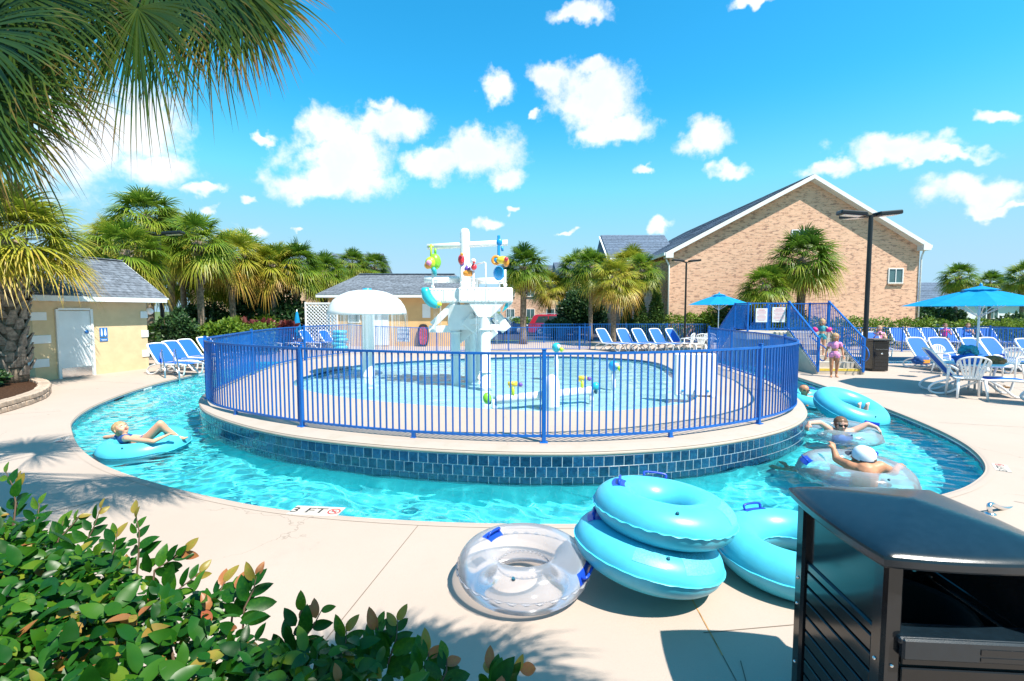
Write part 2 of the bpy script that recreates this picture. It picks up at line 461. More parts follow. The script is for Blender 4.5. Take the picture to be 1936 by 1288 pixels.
class MB:
    """collects shapes and links them as one mesh object"""
    def __init__(s):
        s.v = []; s.f = []; s.sm = []; s.tone = []; s.has_tone = False; s.ct = 0.0
    def add(s, verts, faces, smooth=False):
        o = len(s.v)
        s.v.extend([tuple(p) for p in verts])
        s.f.extend([tuple(i + o for i in fc) for fc in faces])
        s.sm.extend([smooth] * len(faces))
        s.tone.extend([s.ct] * len(verts))
        return s
    def box(s, c, sz, M=None, bev=0.0):
        x, y, z = sz[0] / 2, sz[1] / 2, sz[2] / 2
        if bev <= 0:
            vs_ = [Vector((sx * x, sy * y, sz_ * z)) for sz_ in (-1, 1) for sy in (-1, 1) for sx in (-1, 1)]
            fs = [(0, 2, 3, 1), (4, 5, 7, 6), (0, 1, 5, 4), (2, 6, 7, 3), (0, 4, 6, 2), (1, 3, 7, 5)]
        else:
            b = min(bev, x * .49, y * .49, z * .49)
            vs_ = []; idx = {}
            for sx in (-1, 1):
                for sy in (-1, 1):
                    for sz_ in (-1, 1):
                        for k in range(3):
                            p = [sx * x, sy * y, sz_ * z]
                            for j in range(3):
                                if j != k: p[j] -= (sx, sy, sz_)[j] * b
                            idx[(sx, sy, sz_, k)] = len(vs_); vs_.append(Vector(p))
            fs = []
            for k in range(3):
                a, c_ = [(1, 2), (2, 0), (0, 1)][k]
                for sg in (-1, 1):
                    loop = []
                    for (u, w) in ((-1, -1), (1, -1), (1, 1), (-1, 1)):
                        t_ = [0, 0, 0]; t_[k] = sg; t_[a] = u; t_[c_] = w
                        loop.append(idx[(*t_, k)])
                    fs.append(tuple(loop if sg > 0 else loop[::-1]))
                # edges along axis k
                for u in (-1, 1):
                    for w in (-1, 1):
                        q = []
                        for sg in (-1, 1):
                            t_ = [0, 0, 0]; t_[k] = sg; t_[a] = u; t_[c_] = w
                            q.append((idx[(*t_, a)], idx[(*t_, c_)]))
                        fc = (q[0][0], q[1][0], q[1][1], q[0][1])
                        fs.append(fc if u * w < 0 else fc[::-1])
            for sx in (-1, 1):
                for sy in (-1, 1):
                    for sz_ in (-1, 1):
                        fc = tuple(idx[(sx, sy, sz_, k)] for k in range(3))
                        fs.append(fc if sx * sy * sz_ > 0 else fc[::-1])
        if M is not None: vs_ = [M @ p for p in vs_]
        c = Vector(c)
        return s.add([p + c for p in vs_], fs)
    def bar(s, a, b, w, h=None, up=(0, 0, 1)):
        """rectangular bar from a to b"""
        a = Vector(a); b = Vector(b); h = h or w
        d = (b - a); L = d.length
        if L < 1e-6: return s
        d.normalize(); u = Vector(up)
        if abs(d.dot(u)) > .98: u = Vector((0, 1, 0))
        r = d.cross(u).normalized(); u = r.cross(d)
        vs_ = []
        for p in (a, b):
            for (i, j) in ((-1, -1), (1, -1), (1, 1), (-1, 1)):
                vs_.append(p + r * (i * w / 2) + u * (j * h / 2))
        return s.add(vs_, [(0, 1, 2, 3), (7, 6, 5, 4), (0, 4, 5, 1), (1, 5, 6, 2), (2, 6, 7, 3), (3, 7, 4, 0)])
    def tube(s, path, r, n=8, closed=False, cap=True, smooth=True):
        path = [Vector(p) for p in path]
        N = len(path)
        rr = r if isinstance(r, (list, tuple)) else [r] * N
        vs_ = []; prev = None
        for i, p in enumerate(path):
            if closed: d = path[(i + 1) % N] - path[i - 1]
            else: d = path[min(i + 1, N - 1)] - path[max(i - 1, 0)]
            d.normalize()
            if prev is None:
                u = Vector((0, 0, 1)) if abs(d.z) < .9 else Vector((1, 0, 0))
            else: u = prev
            x = d.cross(u)
            if x.length < 1e-5: x = d.orthogonal()
            x.normalize(); u = x.cross(d).normalized(); prev = u
            for k in range(n):
                a = 2 * PI * k / n
                vs_.append(p + (x * math.cos(a) + u * math.sin(a)) * rr[i])
        fs = []
        for i in range(N if closed else N - 1):
            j = (i + 1) % N
            for k in range(n):
                k2 = (k + 1) % n
                fs.append((i * n + k, i * n + k2, j * n + k2, j * n + k))
        s.add(vs_, fs, smooth)
        if cap and not closed:
            o = len(s.v) - len(vs_)
            s.f.append(tuple(o + k for k in range(n))[::-1]); s.sm.append(False)
            s.f.append(tuple(o + (N - 1) * n + k for k in range(n))); s.sm.append(False)
        return s
    def lathe(s, prof, n=24, c=(0, 0, 0), M=None, smooth=True):
        vs_ = []; c = Vector(c)
        for (r, z) in prof:
            for k in range(n):
                a = 2 * PI * k / n
                p = Vector((r * math.cos(a), r * math.sin(a), z))
                vs_.append((M @ p if M is not None else p) + c)
        fs = []
        for i in range(len(prof) - 1):
            for k in range(n):
                k2 = (k + 1) % n
                fs.append((i * n + k, i * n + k2, (i + 1) * n + k2, (i + 1) * n + k))
        return s.add(vs_, fs, smooth)
    def ball(s, c, r, n=12, M=None, sq=(1, 1, 1)):
        prof = [(max(1e-4, math.cos(a)), math.sin(a)) for a in [(-PI / 2) + PI * i / (n // 2 + 1) for i in range(n // 2 + 2)]]
        Q = Matrix.Diagonal((r * sq[0], r * sq[1], r * sq[2]))
        return s.lathe(prof, n, c, (M @ Q) if M is not None else Q)
    def torus(s, c, R_, r, n=40, m=16, M=None, wob=0.0, sz=1.0):
        vs_ = []; c = Vector(c)
        for i in range(n):
            a = 2 * PI * i / n
            for k in range(m):
                b = 2 * PI * k / m
                rr = r * (1 + wob * math.sin(a * 9 + b))
                p = Vector(((R_ + rr * math.cos(b)) * math.cos(a), (R_ + rr * math.cos(b)) * math.sin(a), rr * math.sin(b) * sz))
                vs_.append((M @ p if M is not None else p) + c)
        fs = [(i * m + k, ((i + 1) % n) * m + k, ((i + 1) % n) * m + (k + 1) % m, i * m + (k + 1) % m) for i in range(n) for k in range(m)]
        return s.add(vs_, fs, True)
    def prism(s, pts, axis, lo, hi):
        """closed 2-D outline pushed along an axis (0,1,2); outline gives the other two coordinates in order"""
        n = len(pts); vs_ = []
        for t_ in (lo, hi):
            for (a, b) in pts:
                p = [0, 0, 0]; p[axis] = t_; q = [i for i in range(3) if i != axis]; p[q[0]] = a; p[q[1]] = b
                vs_.append(p)
        fs = [tuple(range(n)), tuple(range(2 * n - 1, n - 1, -1))]
        for i in range(n):
            j = (i + 1) % n; fs.append((i, j + 0, j + n, i + n)[::-1])
        return s.add(vs_, fs)
    def quad(s, a, b, c, d, smooth=False):
        return s.add([a, b, c, d], [(0, 1, 2, 3)], smooth)
    def xf(s, M):
        s.v = [tuple(M @ Vector(p)) for p in s.v]; return s
    def mesh(s, name, m):
        me = bpy.data.meshes.new(name)
        me.from_pydata(s.v, [], s.f)
        me.polygons.foreach_set('use_smooth', s.sm)
        if s.has_tone:
            at = me.attributes.new('tone', 'FLOAT', 'POINT'); at.data.foreach_set('value', s.tone)
        me.materials.append(MATS[m])
        me.update()
        return me
    def build(s, name, m, parent=None, fixn=False):
        me = s.mesh(name, m)
        if fixn:
            bm = bmesh.new(); bm.from_mesh(me); bmesh.ops.recalc_face_normals(bm, faces=bm.faces); bm.to_mesh(me); bm.free()
        return link(name, me, parent)


def link(name, me, parent=None):
    o = bpy.data.objects.new(name, me); COL.objects.link(o)
    if parent is not None: o.parent = parent
    return o


def tag(o, label=None, cat=None, group=None, kind=None):
    if label: o['label'] = label
    if cat: o['category'] = cat
    if group: o['group'] = group
    if kind: o['kind'] = kind
    return o


def thing(name, label, cat, loc=(0, 0, 0), rz=0.0, group=None):
    o = bpy.data.objects.new(name, None); COL.objects.link(o)
    o.empty_display_size = .1
    o.location = loc; o.rotation_euler = (0, 0, rz)
    return tag(o, label, cat, group)


def copy_tree(o, parent=None):
    c = o.copy(); COL.objects.link(c); c.parent = parent
    for ch in list(o.children): copy_tree(ch, c)
    return c


def text(name, s, size, m, loc, rot, parent=None, align='CENTER', ext=0.0005, sx=1.0):
    cu = bpy.data.curves.new(name, 'FONT'); cu.body = s; cu.size = size; cu.align_x = align; cu.align_y = 'CENTER'; cu.extrude = ext
    cu.materials.append(MATS[m]); cu.resolution_u = 3
    tmp = bpy.data.objects.new(name, cu); COL.objects.link(tmp); bpy.context.view_layer.update()
    me = bpy.data.meshes.new_from_object(tmp.evaluated_get(bpy.context.evaluated_depsgraph_get())); bpy.data.objects.remove(tmp)
    o = bpy.data.objects.new(name, me); COL.objects.link(o)
    o.location = loc; o.rotation_euler = rot; o.scale = (sx, 1, 1)
    if parent is not None: o.parent = parent
    return o


def spline(pts, n, closed=False):
    """Catmull-Rom through 2-D/3-D points"""
    P = [Vector(p) for p in pts]; N = len(P); out = []
    seg = N if closed else N - 1
    for i in range(seg):
        p0 = P[(i - 1) % N] if closed or i > 0 else P[0] * 2 - P[1]
        p1, p2 = P[i], P[(i + 1) % N]
        p3 = P[(i + 2) % N] if closed or i + 2 < N else P[-1] * 2 - P[-2]
        for k in range(n):
            t = k / n
            out.append(.5 * ((2 * p1) + (p2 - p0) * t + (2 * p0 - 5 * p1 + 4 * p2 - p3) * t * t + (-p0 + 3 * p1 - 3 * p2 + p3) * t ** 3))
    if not closed: out.append(P[-1])
    return out


def resample(path, step, closed=False):
    P = list(path) + ([path[0]] if closed else [])
    out = [P[0].copy()]; acc = 0.0; target = step
    tot = sum((P[i + 1] - P[i]).length for i in range(len(P) - 1))
    n = max(1, round(tot / step)); st = tot / n; target = st
    for i in range(len(P) - 1):
        d = (P[i + 1] - P[i]).length
        while acc + d >= target - 1e-9 and d > 0:
            t = (target - acc) / d
            out.append(P[i].lerp(P[i + 1], t)); target += st
        acc += d
    if closed: out = out[:n]
    return out


def offset2(path, d, closed=True):
    """shift a plan outline sideways (left of travel is positive)"""
    N = len(path); out = []
    for i in range(N):
        a = path[(i - 1) % N] if closed or i > 0 else path[0]
        b = path[(i + 1) % N] if closed or i < N - 1 else path[-1]
        t = (b - a); nrm = Vector((-t.y, t.x)).normalized()
        out.append(path[i] + nrm * d)
    return out


def inside(poly, x, y):
    """vectorised even-odd test (numpy arrays x, y)"""
    px = np.array([p[0] for p in poly]); py = np.array([p[1] for p in poly])
    r = np.zeros(x.shape, bool); j = len(px) - 1
    for i in range(len(px)):
        c = ((py[i] > y) != (py[j] > y)) & (x < (px[j] - px[i]) * (y - py[i]) / (py[j] - py[i] + 1e-12) + px[i])
        r ^= c; j = i
    return r


def fill(name, loops, z, m, parent=None, zf=None):
    """flat sheet bounded by the first loop with the other loops cut out"""
    bm = bmesh.new(); ed = []
    for lp in loops:
        vs_ = [bm.verts.new((p[0], p[1], zf(p) if zf else z)) for p in lp]
        for i in range(len(vs_)): ed.append(bm.edges.new((vs_[i], vs_[(i + 1) % len(vs_)])))
    bmesh.ops.triangle_fill(bm, use_beauty=True, use_dissolve=False, edges=ed, normal=(0, 0, 1))
    for f in bm.faces:
        if f.normal.z < 0: f.normal_flip()
    me = bpy.data.meshes.new(name); bm.to_mesh(me); bm.free()
    me.materials.append(MATS[m])
    return link(name, me, parent)

# ---------------------------------------------------------------- setting: ground, deck, river, island
WATER_Z, ISL_Z, FLOOR_Z = -0.095, 0.30, -0.72
OUT = spline([(-10.6, 19), (-10.45, 17), (-10.25, 14.9), (-10.08, 13.4), (-9.6, 11.6), (-8.96, 10), (-8.21, 8.78), (-7.51, 8.0), (-6.51, 7.05), (-5.39, 6.19),
              (-4.18, 5.52), (-3.14, 5.06), (-2.33, 4.78), (-1.45, 4.60), (-.5, 4.49), (.6, 4.46), (2, 4.5), (3.4, 4.7), (4.9, 5.24), (5.7, 5.70), (6.28, 6.2),
              (6.81, 6.92), (7.18, 7.66), (7.5, 8.57), (7.82, 9.73), (8.2, 11.38), (8.5, 12.83), (8.78, 14.4), (9.0, 16), (9.1, 19)], 8)
OUT = resample(OUT, .15)
INN = spline([(-8.4, 19), (-7.8, 16), (-7.3, 13.5), (-6.9, 11.3), (-6.38, 9.71), (-5.62, 8.53), (-4.74, 7.68), (-3.67, 6.92), (-2.68, 6.43), (-1.49, 6.05), (-.45, 5.85),
              (.41, 5.79), (1.2, 5.83), (2.28, 6.06), (3.33, 6.52), (4.22, 7.12), (4.90, 7.85), (5.40, 8.7), (5.82, 9.7), (6.40, 11.3), (6.8, 14.4), (6.95, 17), (7.0, 19)], 8)
INN = resample(INN, .1)
CHANNEL = list(OUT) + list(reversed(INN))
POOL2 = [Vector(p) for p in ((13.6, 18.4), (27, 17.5), (27, 20.3), (13.6, 21.2))]
DECKR = [Vector(p) for p in ((-24, -6), (32, -6), (32, 31), (-24, 31))]
hole = list(OUT) + [Vector((7.0, 19)), Vector((7.0, 23)), Vector((-8.4, 23)), Vector((-8.4, 19))]
deck = fill('pool_deck', [DECKR, hole, POOL2], 0.0, 'deck'); tag(deck, kind='structure')
big = [Vector((math.cos(a) * 900, math.sin(a) * 900)) for a in [2 * PI * k / 48 for k in range(48)]]
tag(fill('ground', [big, DECKR], -0.01, 'lawn'), kind='structure')
MBp = MB(); MBp.quad((-16, 33.2, 0), (24, 33.2, 0), (24, 62, 0), (-16, 62, 0)); tag(MBp.build('parking_lot', 'asphalt'), kind='structure')

# control joints of the deck: thin recessed lines
def joint(a, b, w=.007, m='concrete'):
    a = Vector((a[0], a[1])); b = Vector((b[0], b[1])); t = (b - a).normalized(); n = Vector((-t.y, t.x)) * w / 2
    q = MB(); z = .003
    q.quad((*(a + n), z), (*(a - n), z), (*(b - n), z), (*(b + n), z)); return q.build('joint', m, deck)
mat('joint_dark', (.16, .12, .09), .9); mat('joint_rust', (.48, .25, .09), .9, var=.5, vscale=8)
for (p, q_) in (((596, 1235), (792, 992)), ((1330, 1197), (1750, 1160)), ((1400, 1250), (1440, 1400))):
    joint(G(*p), G(*q_), .006, 'joint_dark')
joint(G(1301, 1120), G(1366, 1240), .008, 'joint_rust'); joint(G(1366, 1240), G(1392, 1288), .006, 'joint_dark')
for a, b in (((7.8, 8.6), (16, 6.2)), ((8.5, 11.6), (19, 13.6)), ((-9.2, 9.6), (-12.5, 8.2)), ((-10.3, 13.2), (-12.8, 13.9)), ((9.6, 4.6), (14, 14)), ((5.4, 5.0), (8.2, 2.2)), ((-4.4, 5.1), (-6.2, 2.8)), ((11, 17.2), (20, 16.2))):
    joint(a, b, .008, 'joint_dark')


def wall_strip(name, path, z0, z1, m, parent=None, flip=False, kind=None):
    q = MB(); n = len(path)
    vs_ = [(p.x, p.y, z) for z in (z0, z1) for p in path]
    fs = [((i, i + 1, n + i + 1, n + i) if not flip else (n + i, n + i + 1, i + 1, i)) for i in range(n - 1)]
    q.add(vs_, fs, True); o = q.build(name, m, parent)
    if kind: tag(o, kind=kind)
    return o


def nosing(name, path, z, side, width, parent, m='coping'):
    """rounded coping; side=+1: the water lies to the left of travel"""
    prof = [(-width, .004), (-.05, .004), (-.02, .001), (.004, -.010), (.014, -.028), (.008, -.046), (-.012, -.058), (-.06, -.060)]
    offs = [offset2(path, side * d, False) for d, _ in prof]
    q = MB(); n = len(path); vs_ = []
    for (d, h), lp in zip(prof, offs): vs_ += [(p.x, p.y, z + h) for p in lp]
    fs = []
    for k in range(len(prof) - 1):
        for i in range(n - 1):
            f = (k * n + i, k * n + i + 1, (k + 1) * n + i + 1, (k + 1) * n + i)
            fs.append(f if side < 0 else f[::-1])
    q.add(vs_, fs, True)
    return q.build(name, m, parent)


river_wall = wall_strip('river_wall', OUT, FLOOR_Z, -.19, 'plaster', flip=True, kind='structure')
wall_strip('grout_band', offset2(OUT, .004, False), -.20, -.055, 'grout', river_wall, flip=True)
nosing('coping', OUT, 0.0, 1, .10, river_wall, 'deck')
island_wall = wall_strip('island_wall', INN, FLOOR_Z, -.19, 'plaster', kind='structure')
wall_strip('grout_band', INN, -.20, .25, 'grout', island_wall)
nosing('coping', INN, ISL_Z, -1, .30, island_wall)
# closing walls behind the visible stretch
for a, b, nm in ((OUT[0], INN[0], 'left'), (INN[-1], OUT[-1], 'right')):
    q = MB(); q.quad((a.x, a.y, FLOOR_Z), (b.x, b.y, FLOOR_Z), (b.x, b.y, .0), (a.x, a.y, .0)); q.build('end_wall', 'plaster', river_wall)
rf = fill('river_floor', [CHANNEL], FLOOR_Z, 'plaster'); tag(rf, kind='structure')

# wall tiles, each its own piece
TW, TH = .131, .132
tq = MB(); tq.box((0, 0, 0), (TW - .009, .016, TH - .009), bev=.003); tile_me = tq.mesh('tile', 'tile')
def place_tile(p, t, z, parent, out):
    o = link('tile', tile_me, parent)
    n = Vector((t.y, -t.x))
    o.location = (p.x + n.x * out, p.y + n.y * out, z); o.rotation_euler = (0, 0, math.atan2(t.y, t.x))
    return o
ntile = 0
for row in range(3):
    path = resample([p for p in INN if p.y < 11.2], TW)
    zc = .245 - TH * (row + .5)
    jq = MB()
    for i in range(len(path) - 1):
        a, b = path[i], path[i + 1]
        t = (b - a).normalized(); p = a.lerp(b, .5 + (.5 if row % 2 else 0.0)) if row % 2 else a.lerp(b, .5)
        if row < 2:
            place_tile(p, t, zc, island_wall, -.003); ntile += 1
        else:
            M = Matrix.Rotation(math.atan2(t.y, t.x), 3, 'Z'); n = Vector((t.y, -t.x))
            jq.box((p.x - n.x * .003, p.y - n.y * .003, zc), (TW - .009, .016, TH - .009), M)
    if row == 2: tag(jq.build('submerged_tiles', 'tile', island_wall), kind='stuff')
path = resample(OUT, TW)
for i in range(len(path) - 1):
    a, b = path[i], path[i + 1]; p = a.lerp(b, .5); t = (b - a).normalized()
    if (p.x < -5.9 and p.y < 15.4) or (p.x > 5.9 and p.y < 15.6):
        place_tile(p, t, -.126, river_wall, -.001)
# depth plate set into the far tiles, skimmer mouth
def on_path(path, x, y):
    i = min(range(1, len(path) - 1), key=lambda k: (path[k] - Vector((x, y))).length)
    return path[i], (path[i + 1] - path[i - 1]).normalized()
def wall_plate(name, px, py, w, h, m, out):
    g = G(px, py, -.12); p, t = on_path(OUT, g.x, g.y); n = Vector((-t.y, t.x))
    q = MB(); q.box((0, 0, 0), (w, .01, h)); o = q.build(name, m, river_wall)
    o.location = (p.x + n.x * out, p.y + n.y * out, -.125); o.rotation_euler = (0, 0, math.atan2(t.y, t.x)); return o
pl = wall_plate('depth_plate', 307, 737, .42, .125, 'white_paint', .022)
text('lettering', '3 FT', .11, 'print_black', (0, .007, 0), (PI / 2, 0, PI), pl, sx=-1 if False else 1)
wall_plate('skimmer_mouth', 224, 756, .5, .10, 'dark_hole', .02)

# island deck
KP = spline([(-5.5, 12.1), (-5.45, 13.2), (-5.2, 14.5), (-4.6, 15.7), (-2.5, 17.0), (0, 17.9), (2, 18.15), (4.0, 17.3), (4.85, 16), (4.75, 13.8), (4.3, 11.6), (3.95, 10), (3.45, 9.1),
             (2.9, 8.7), (1.96, 8.28), (.57, 8.2), (-1.25, 8.62), (-2.78, 9.2), (-4.14, 10.05), (-5.05, 11.0)], 8, True)
KP = resample(KP, .2, True)
isl = fill('island_deck', [list(INN), KP], ISL_Z, 'deck'); tag(isl, kind='structure')
q = MB(); q.quad((-8.4, 19, .3), (7.0, 19, .3), (7.0, 23, 0.0), (-8.4, 23, 0.0)); q.quad((7.0, 19, 0), (7.0, 19, .3), (7.0, 23, 0), (7.0, 23, -.01)); q.quad((-8.4, 19, .3), (-8.4, 19, 0), (-8.4, 23, -.01), (-8.4, 23, 0))
q.build('ramp', 'deck', isl)
KPc = KP + [KP[0]]
area = sum(KP[i - 1].x * KP[i].y - KP[i].x * KP[i - 1].y for i in range(len(KP)))
kw = wall_strip('pool_wall', KPc, -.15, .30, 'kid_floor', flip=(area < 0)); tag(kw, kind='structure')
# dark waterline tile round the back of the wading pool
back = [p for p in KPc if p.y > 11.3]
q = MB()
for i in range(len(KPc) - 1):
    a, b = KPc[i], KPc[i + 1]
    if min(a.y, b.y) > 11.3: q.bar((*a, .262), (*b, .262), .02, .07)
q.build('waterline_tile', 'tile', kw)
kf = fill('pool_floor', [KP], -.14, 'kid_floor'); tag(kf, kind='structure')
q = MB()
for i in range(4): q.bar((*POOL2[i], -.2), (*POOL2[(i + 1) % 4], -.2), .05, .39)
tag(q.build('pool_wall', 'tile'), kind='structure')
tag(fill('pool_floor', [POOL2], -.9, 'plaster'), kind='structure')


def water_sheet(name, poly, z, cell, amp, wl, m, seed, grow=.05, caustic=True):
    r = np.random.RandomState(seed)
    xs = np.array([p[0] for p in poly]); ys = np.array([p[1] for p in poly])
    gx = np.arange(xs.min() - .1, xs.max() + .2, cell); gy = np.arange(ys.min() - .1, ys.max() + .2, cell)
    X, Y = np.meshgrid(gx, gy)
    ins = inside(poly, X, Y)
    k = max(1, int(round(grow / cell)))
    gr = ins.copy()
    for _ in range(k):
        e = gr.copy(); e[1:] |= gr[:-1]; e[:-1] |= gr[1:]; e[:, 1:] |= gr[:, :-1]; e[:, :-1] |= gr[:, 1:]; gr = e
    Z = np.full(X.shape, z)
    # domain-warped wave trains
    wx = X + .35 * np.sin(.9 * Y + 1.3) + .12 * np.sin(3.1 * Y + 2 * X); wy = Y + .35 * np.sin(.8 * X + .4) + .12 * np.sin(2.7 * X - 1.3 * Y)
    for (L, a, nw) in wl:
        for _ in range(nw):
            th = r.uniform(0, 2 * PI); ph = r.uniform(0, 2 * PI); l = L * r.uniform(.75, 1.3)
            Z = Z + amp * a / math.sqrt(nw) * np.sin(2 * PI / l * (wx * math.cos(th) + wy * math.sin(th)) + ph)
    idx = -np.ones(X.shape, int)
    quad = gr[:-1, :-1] & gr[1:, :-1] & gr[:-1, 1:] & gr[1:, 1:]
    used = np.zeros(X.shape, bool)
    used[:-1, :-1] |= quad; used[1:, :-1] |= quad; used[:-1, 1:] |= quad; used[1:, 1:] |= quad
    idx[used] = np.arange(used.sum())
    co = np.stack([X[used], Y[used], Z[used]], 1)
    qi, qj = np.nonzero(quad)
    F = np.stack([idx[qi, qj], idx[qi, qj + 1], idx[qi + 1, qj + 1], idx[qi + 1, qj]], 1)
    me = bpy.data.meshes.new(name)
    me.vertices.add(len(co)); me.vertices.foreach_set('co', co.ravel().astype(np.float32))
    me.loops.add(F.size); me.loops.foreach_set('vertex_index', F.ravel().astype(np.int32))
    me.polygons.add(len(F)); me.polygons.foreach_set('loop_start', np.arange(0, F.size, 4, dtype=np.int32))
    me.polygons.foreach_set('use_smooth', np.ones(len(F), bool))
    me.update(calc_edges=True); me.validate()
    me.materials.append(MATS[m])
    o = link(name, me); tag(o, kind='structure')
    if caustic: o.cycles.is_caustics_caster = True
    return o


water_sheet('river_water', CHANNEL, WATER_Z, .032, .013, [(1.1, .7, 4), (.5, .5, 6), (.24, .30, 8), (.12, .10, 8)], 'water', 3)
water_sheet('wading_pool_water', KP, .225, .05, .004, [(.8, 1.0, 4), (.35, .45, 6), (.2, .15, 5)], 'water_kid', 5)
water_sheet('lap_pool_water', POOL2, -.16, .08, .006, [(.9, 1.0, 4), (.4, .5, 6)], 'water', 8)
for o in (rf, kf, river_wall, island_wall, kw): o.cycles.is_caustics_receiver = True

# ---------------------------------------------------------------- fences
def isl_z(p):
    return ISL_Z if p.y < 19 else max(0.0, ISL_Z * (1 - (p.y - 19) / 4))


def fence(name, label, path, zf, h, spacing, post_at, parts=0, post_w=.055, foot_at=(), gap=.07, pick=.019):
    """railing along a plan path: posts, two rails, pickets (the nearest ones as single pieces)"""
    root = thing(name, label, 'fence', (path[0].x, path[0].y, zf(path[0])))
    o0 = Vector(root.location)
    L = [0.0]
    for i in range(1, len(path)): L.append(L[-1] + (path[i] - path[i - 1]).length)
    def at(s):
        s = min(max(s, 0), L[-1]); i = max(k for k in range(len(L)) if L[k] <= s + 1e-9); i = min(i, len(path) - 2)
        t = (s - L[i]) / max(1e-9, L[i + 1] - L[i]); p = path[i].lerp(path[i + 1], t)
        return p, (path[i + 1] - path[i]).normalized()
    n = max(2, int(L[-1] / .12)); rp = [at(L[-1] * i / n)[0] for i in range(n + 1)]
    for nm, dz, hh, ww in (('top_rail', h - .016, .032, .034), ('bottom_rail', gap + .015, .030, .028)):
        q = MB(); vs_ = []
        offs = (offset2(rp, ww / 2, False), offset2(rp, -ww / 2, False))
        for lp, sg in ((offs[0], 1), (offs[0], -1), (offs[1], -1), (offs[1], 1)):
            vs_ += [Vector((p.x, p.y, zf(p) + dz + sg * hh / 2)) - o0 for p in lp]
        m = n + 1; fs = []
        for k in range(4):
            k2 = (k + 1) % 4
            fs += [(k * m + i, k2 * m + i, k2 * m + i + 1, k * m + i + 1) for i in range(n)]
        q.add(vs_, fs); q.build(nm, 'blue_paint', root, fixn=True)
    pq = MB(); pq.box((0, 0, (h + .035) / 2), (post_w, post_w, h + .035), bev=.006); pq.box((0, 0, h + .04), (post_w + .01, post_w + .01, .012)); pq.box((0, 0, .006), (post_w + .05, post_w + .05, .012))
    pme = pq.mesh('post', 'blue_paint')
    for s in post_at:
        p, t = at(s); o = link('post', pme, root); o.location = Vector((p.x, p.y, zf(p))) - o0; o.rotation_euler = (0, 0, math.atan2(t.y, t.x))
    if foot_at:
        fq = MB(); fq.box((0, 0, gap / 2), (.05, .04, gap)); fq.box((0, 0, .005), (.07, .06, .01)); fme = fq.mesh('foot', 'blue_paint')
        for s in foot_at:
            p, t = at(s); o = link('foot', fme, root); o.location = Vector((p.x, p.y, zf(p))) - o0; o.rotation_euler = (0, 0, math.atan2(t.y, t.x))
    hp = h - .03 - gap - .03
    kq = MB(); kq.box((0, 0, hp / 2), (pick, pick, hp)); kme = kq.mesh('picket', 'blue_paint')
    n = int(L[-1] / spacing); items = []
    for i in range(n):
        s = (i + .5) * L[-1] / n
        if any(abs(s - a) < spacing * .4 for a in post_at): continue
        items.append(at(s))
    items.sort(key=lambda it: it[0].length)
    for p, t in items[:parts]:
        o = link('picket', kme, root); o.location = Vector((p.x, p.y, zf(p) + gap + .03)) - o0; o.rotation_euler = (0, 0, math.atan2(t.y, t.x))
    if len(items) > parts:
        q = MB()
        for p, t in items[parts:]:
            q.box(Vector((p.x, p.y, zf(p) + gap + .03 + hp / 2)) - o0, (pick, pick, hp), Matrix.Rotation(math.atan2(t.y, t.x), 3, 'Z'))
        tag(q.build('pickets', 'blue_paint', root), kind='stuff')
    return root, at, L[-1]


oA, oB = offset2(INN, .44, False), offset2(INN, .13, False)
front = []
for a, b in zip(oA, oB):
    k = min(1.0, max(0.0, (a.y - 6.6) / 2.4)); front.append(a.lerp(b, k * k * (3 - 2 * k)))
front = [p for p in front if p.y < 9.9]
fp = [Vector(p) for p in ((4.1, 24.8), (0, 24.2), (-3.3, 23.0), (-5.6, 21.0), (-6.6, 18.8), (-7.2, 16.8), (-7.4, 15.3), (-7.15, 13.3), (-6.75, 11.6))]
fpath = spline(fp + [front[0]], 6)[:-1] + front + [Vector(p) for p in ((6.12, 11.3), (6.25, 12.8), (6.38, 14.4), (6.45, 15.6))]
fpath = resample(fpath, .12)
def arc_near(path, x, y):
    s = 0; best = (1e9, 0)
    for i in range(len(path)):
        if i: s += (path[i] - path[i - 1]).length
        d = (path[i] - Vector((x, y))).length
        if d < best[0]: best = (d, s)
    return best[1]
pa = [arc_near(fpath, G(px, py, ISL_Z).x, G(px, py, ISL_Z).y) for px, py in ((588, 803), (1030, 833), (1467, 808))]
Ltot = sum((fpath[i] - fpath[i - 1]).length for i in range(1, len(fpath)))
stp = pa[1] - pa[0]
posts = [pa[0] - stp * k for k in range(1, 12) if pa[0] - stp * k > .3] + pa + [pa[2] + (pa[2] - pa[1]) * k for k in (1, 2) if pa[2] + (pa[2] - pa[1]) * k < Ltot - .3] + [0.03, Ltot - .03]
feet = [arc_near(fpath, G(px, py, ISL_Z).x, G(px, py, ISL_Z).y) for px, py in ((460, 781), (790, 820), (1275, 829))]
island_fence, _, _ = fence('island_fence', 'curved bright blue metal railing standing round the wading pool island', fpath, isl_z, 1.20, .0985, posts, 300, foot_at=feet)

zero = lambda p: 0.0
pth = resample([Vector((-3.2, 30.2)), Vector((15.2, 30.2))], .5)
fence('boundary_fence', 'long blue picket fence between the far row of loungers and the parked red car', pth, zero, 1.2, .11, [0.03 + 2.6 * k for k in range(8)], 0)
pth = resample([Vector((13.9, 24.3)), Vector((24.9, 22.9))], .5)
fence('pool_fence', 'blue picket fence behind the tiled lap pool with loungers beyond', pth, zero, 1.2, .105, [0.03 + 2.75 * k for k in range(5)], 0)
pth = resample([Vector((24.95, 22.88)), Vector((26.6, 30.0))], .5)
fence('pool_fence', 'blue picket fence running back from the corner by the far hedge', pth, zero, 1.2, .105, [2.6, 5.2], 0)

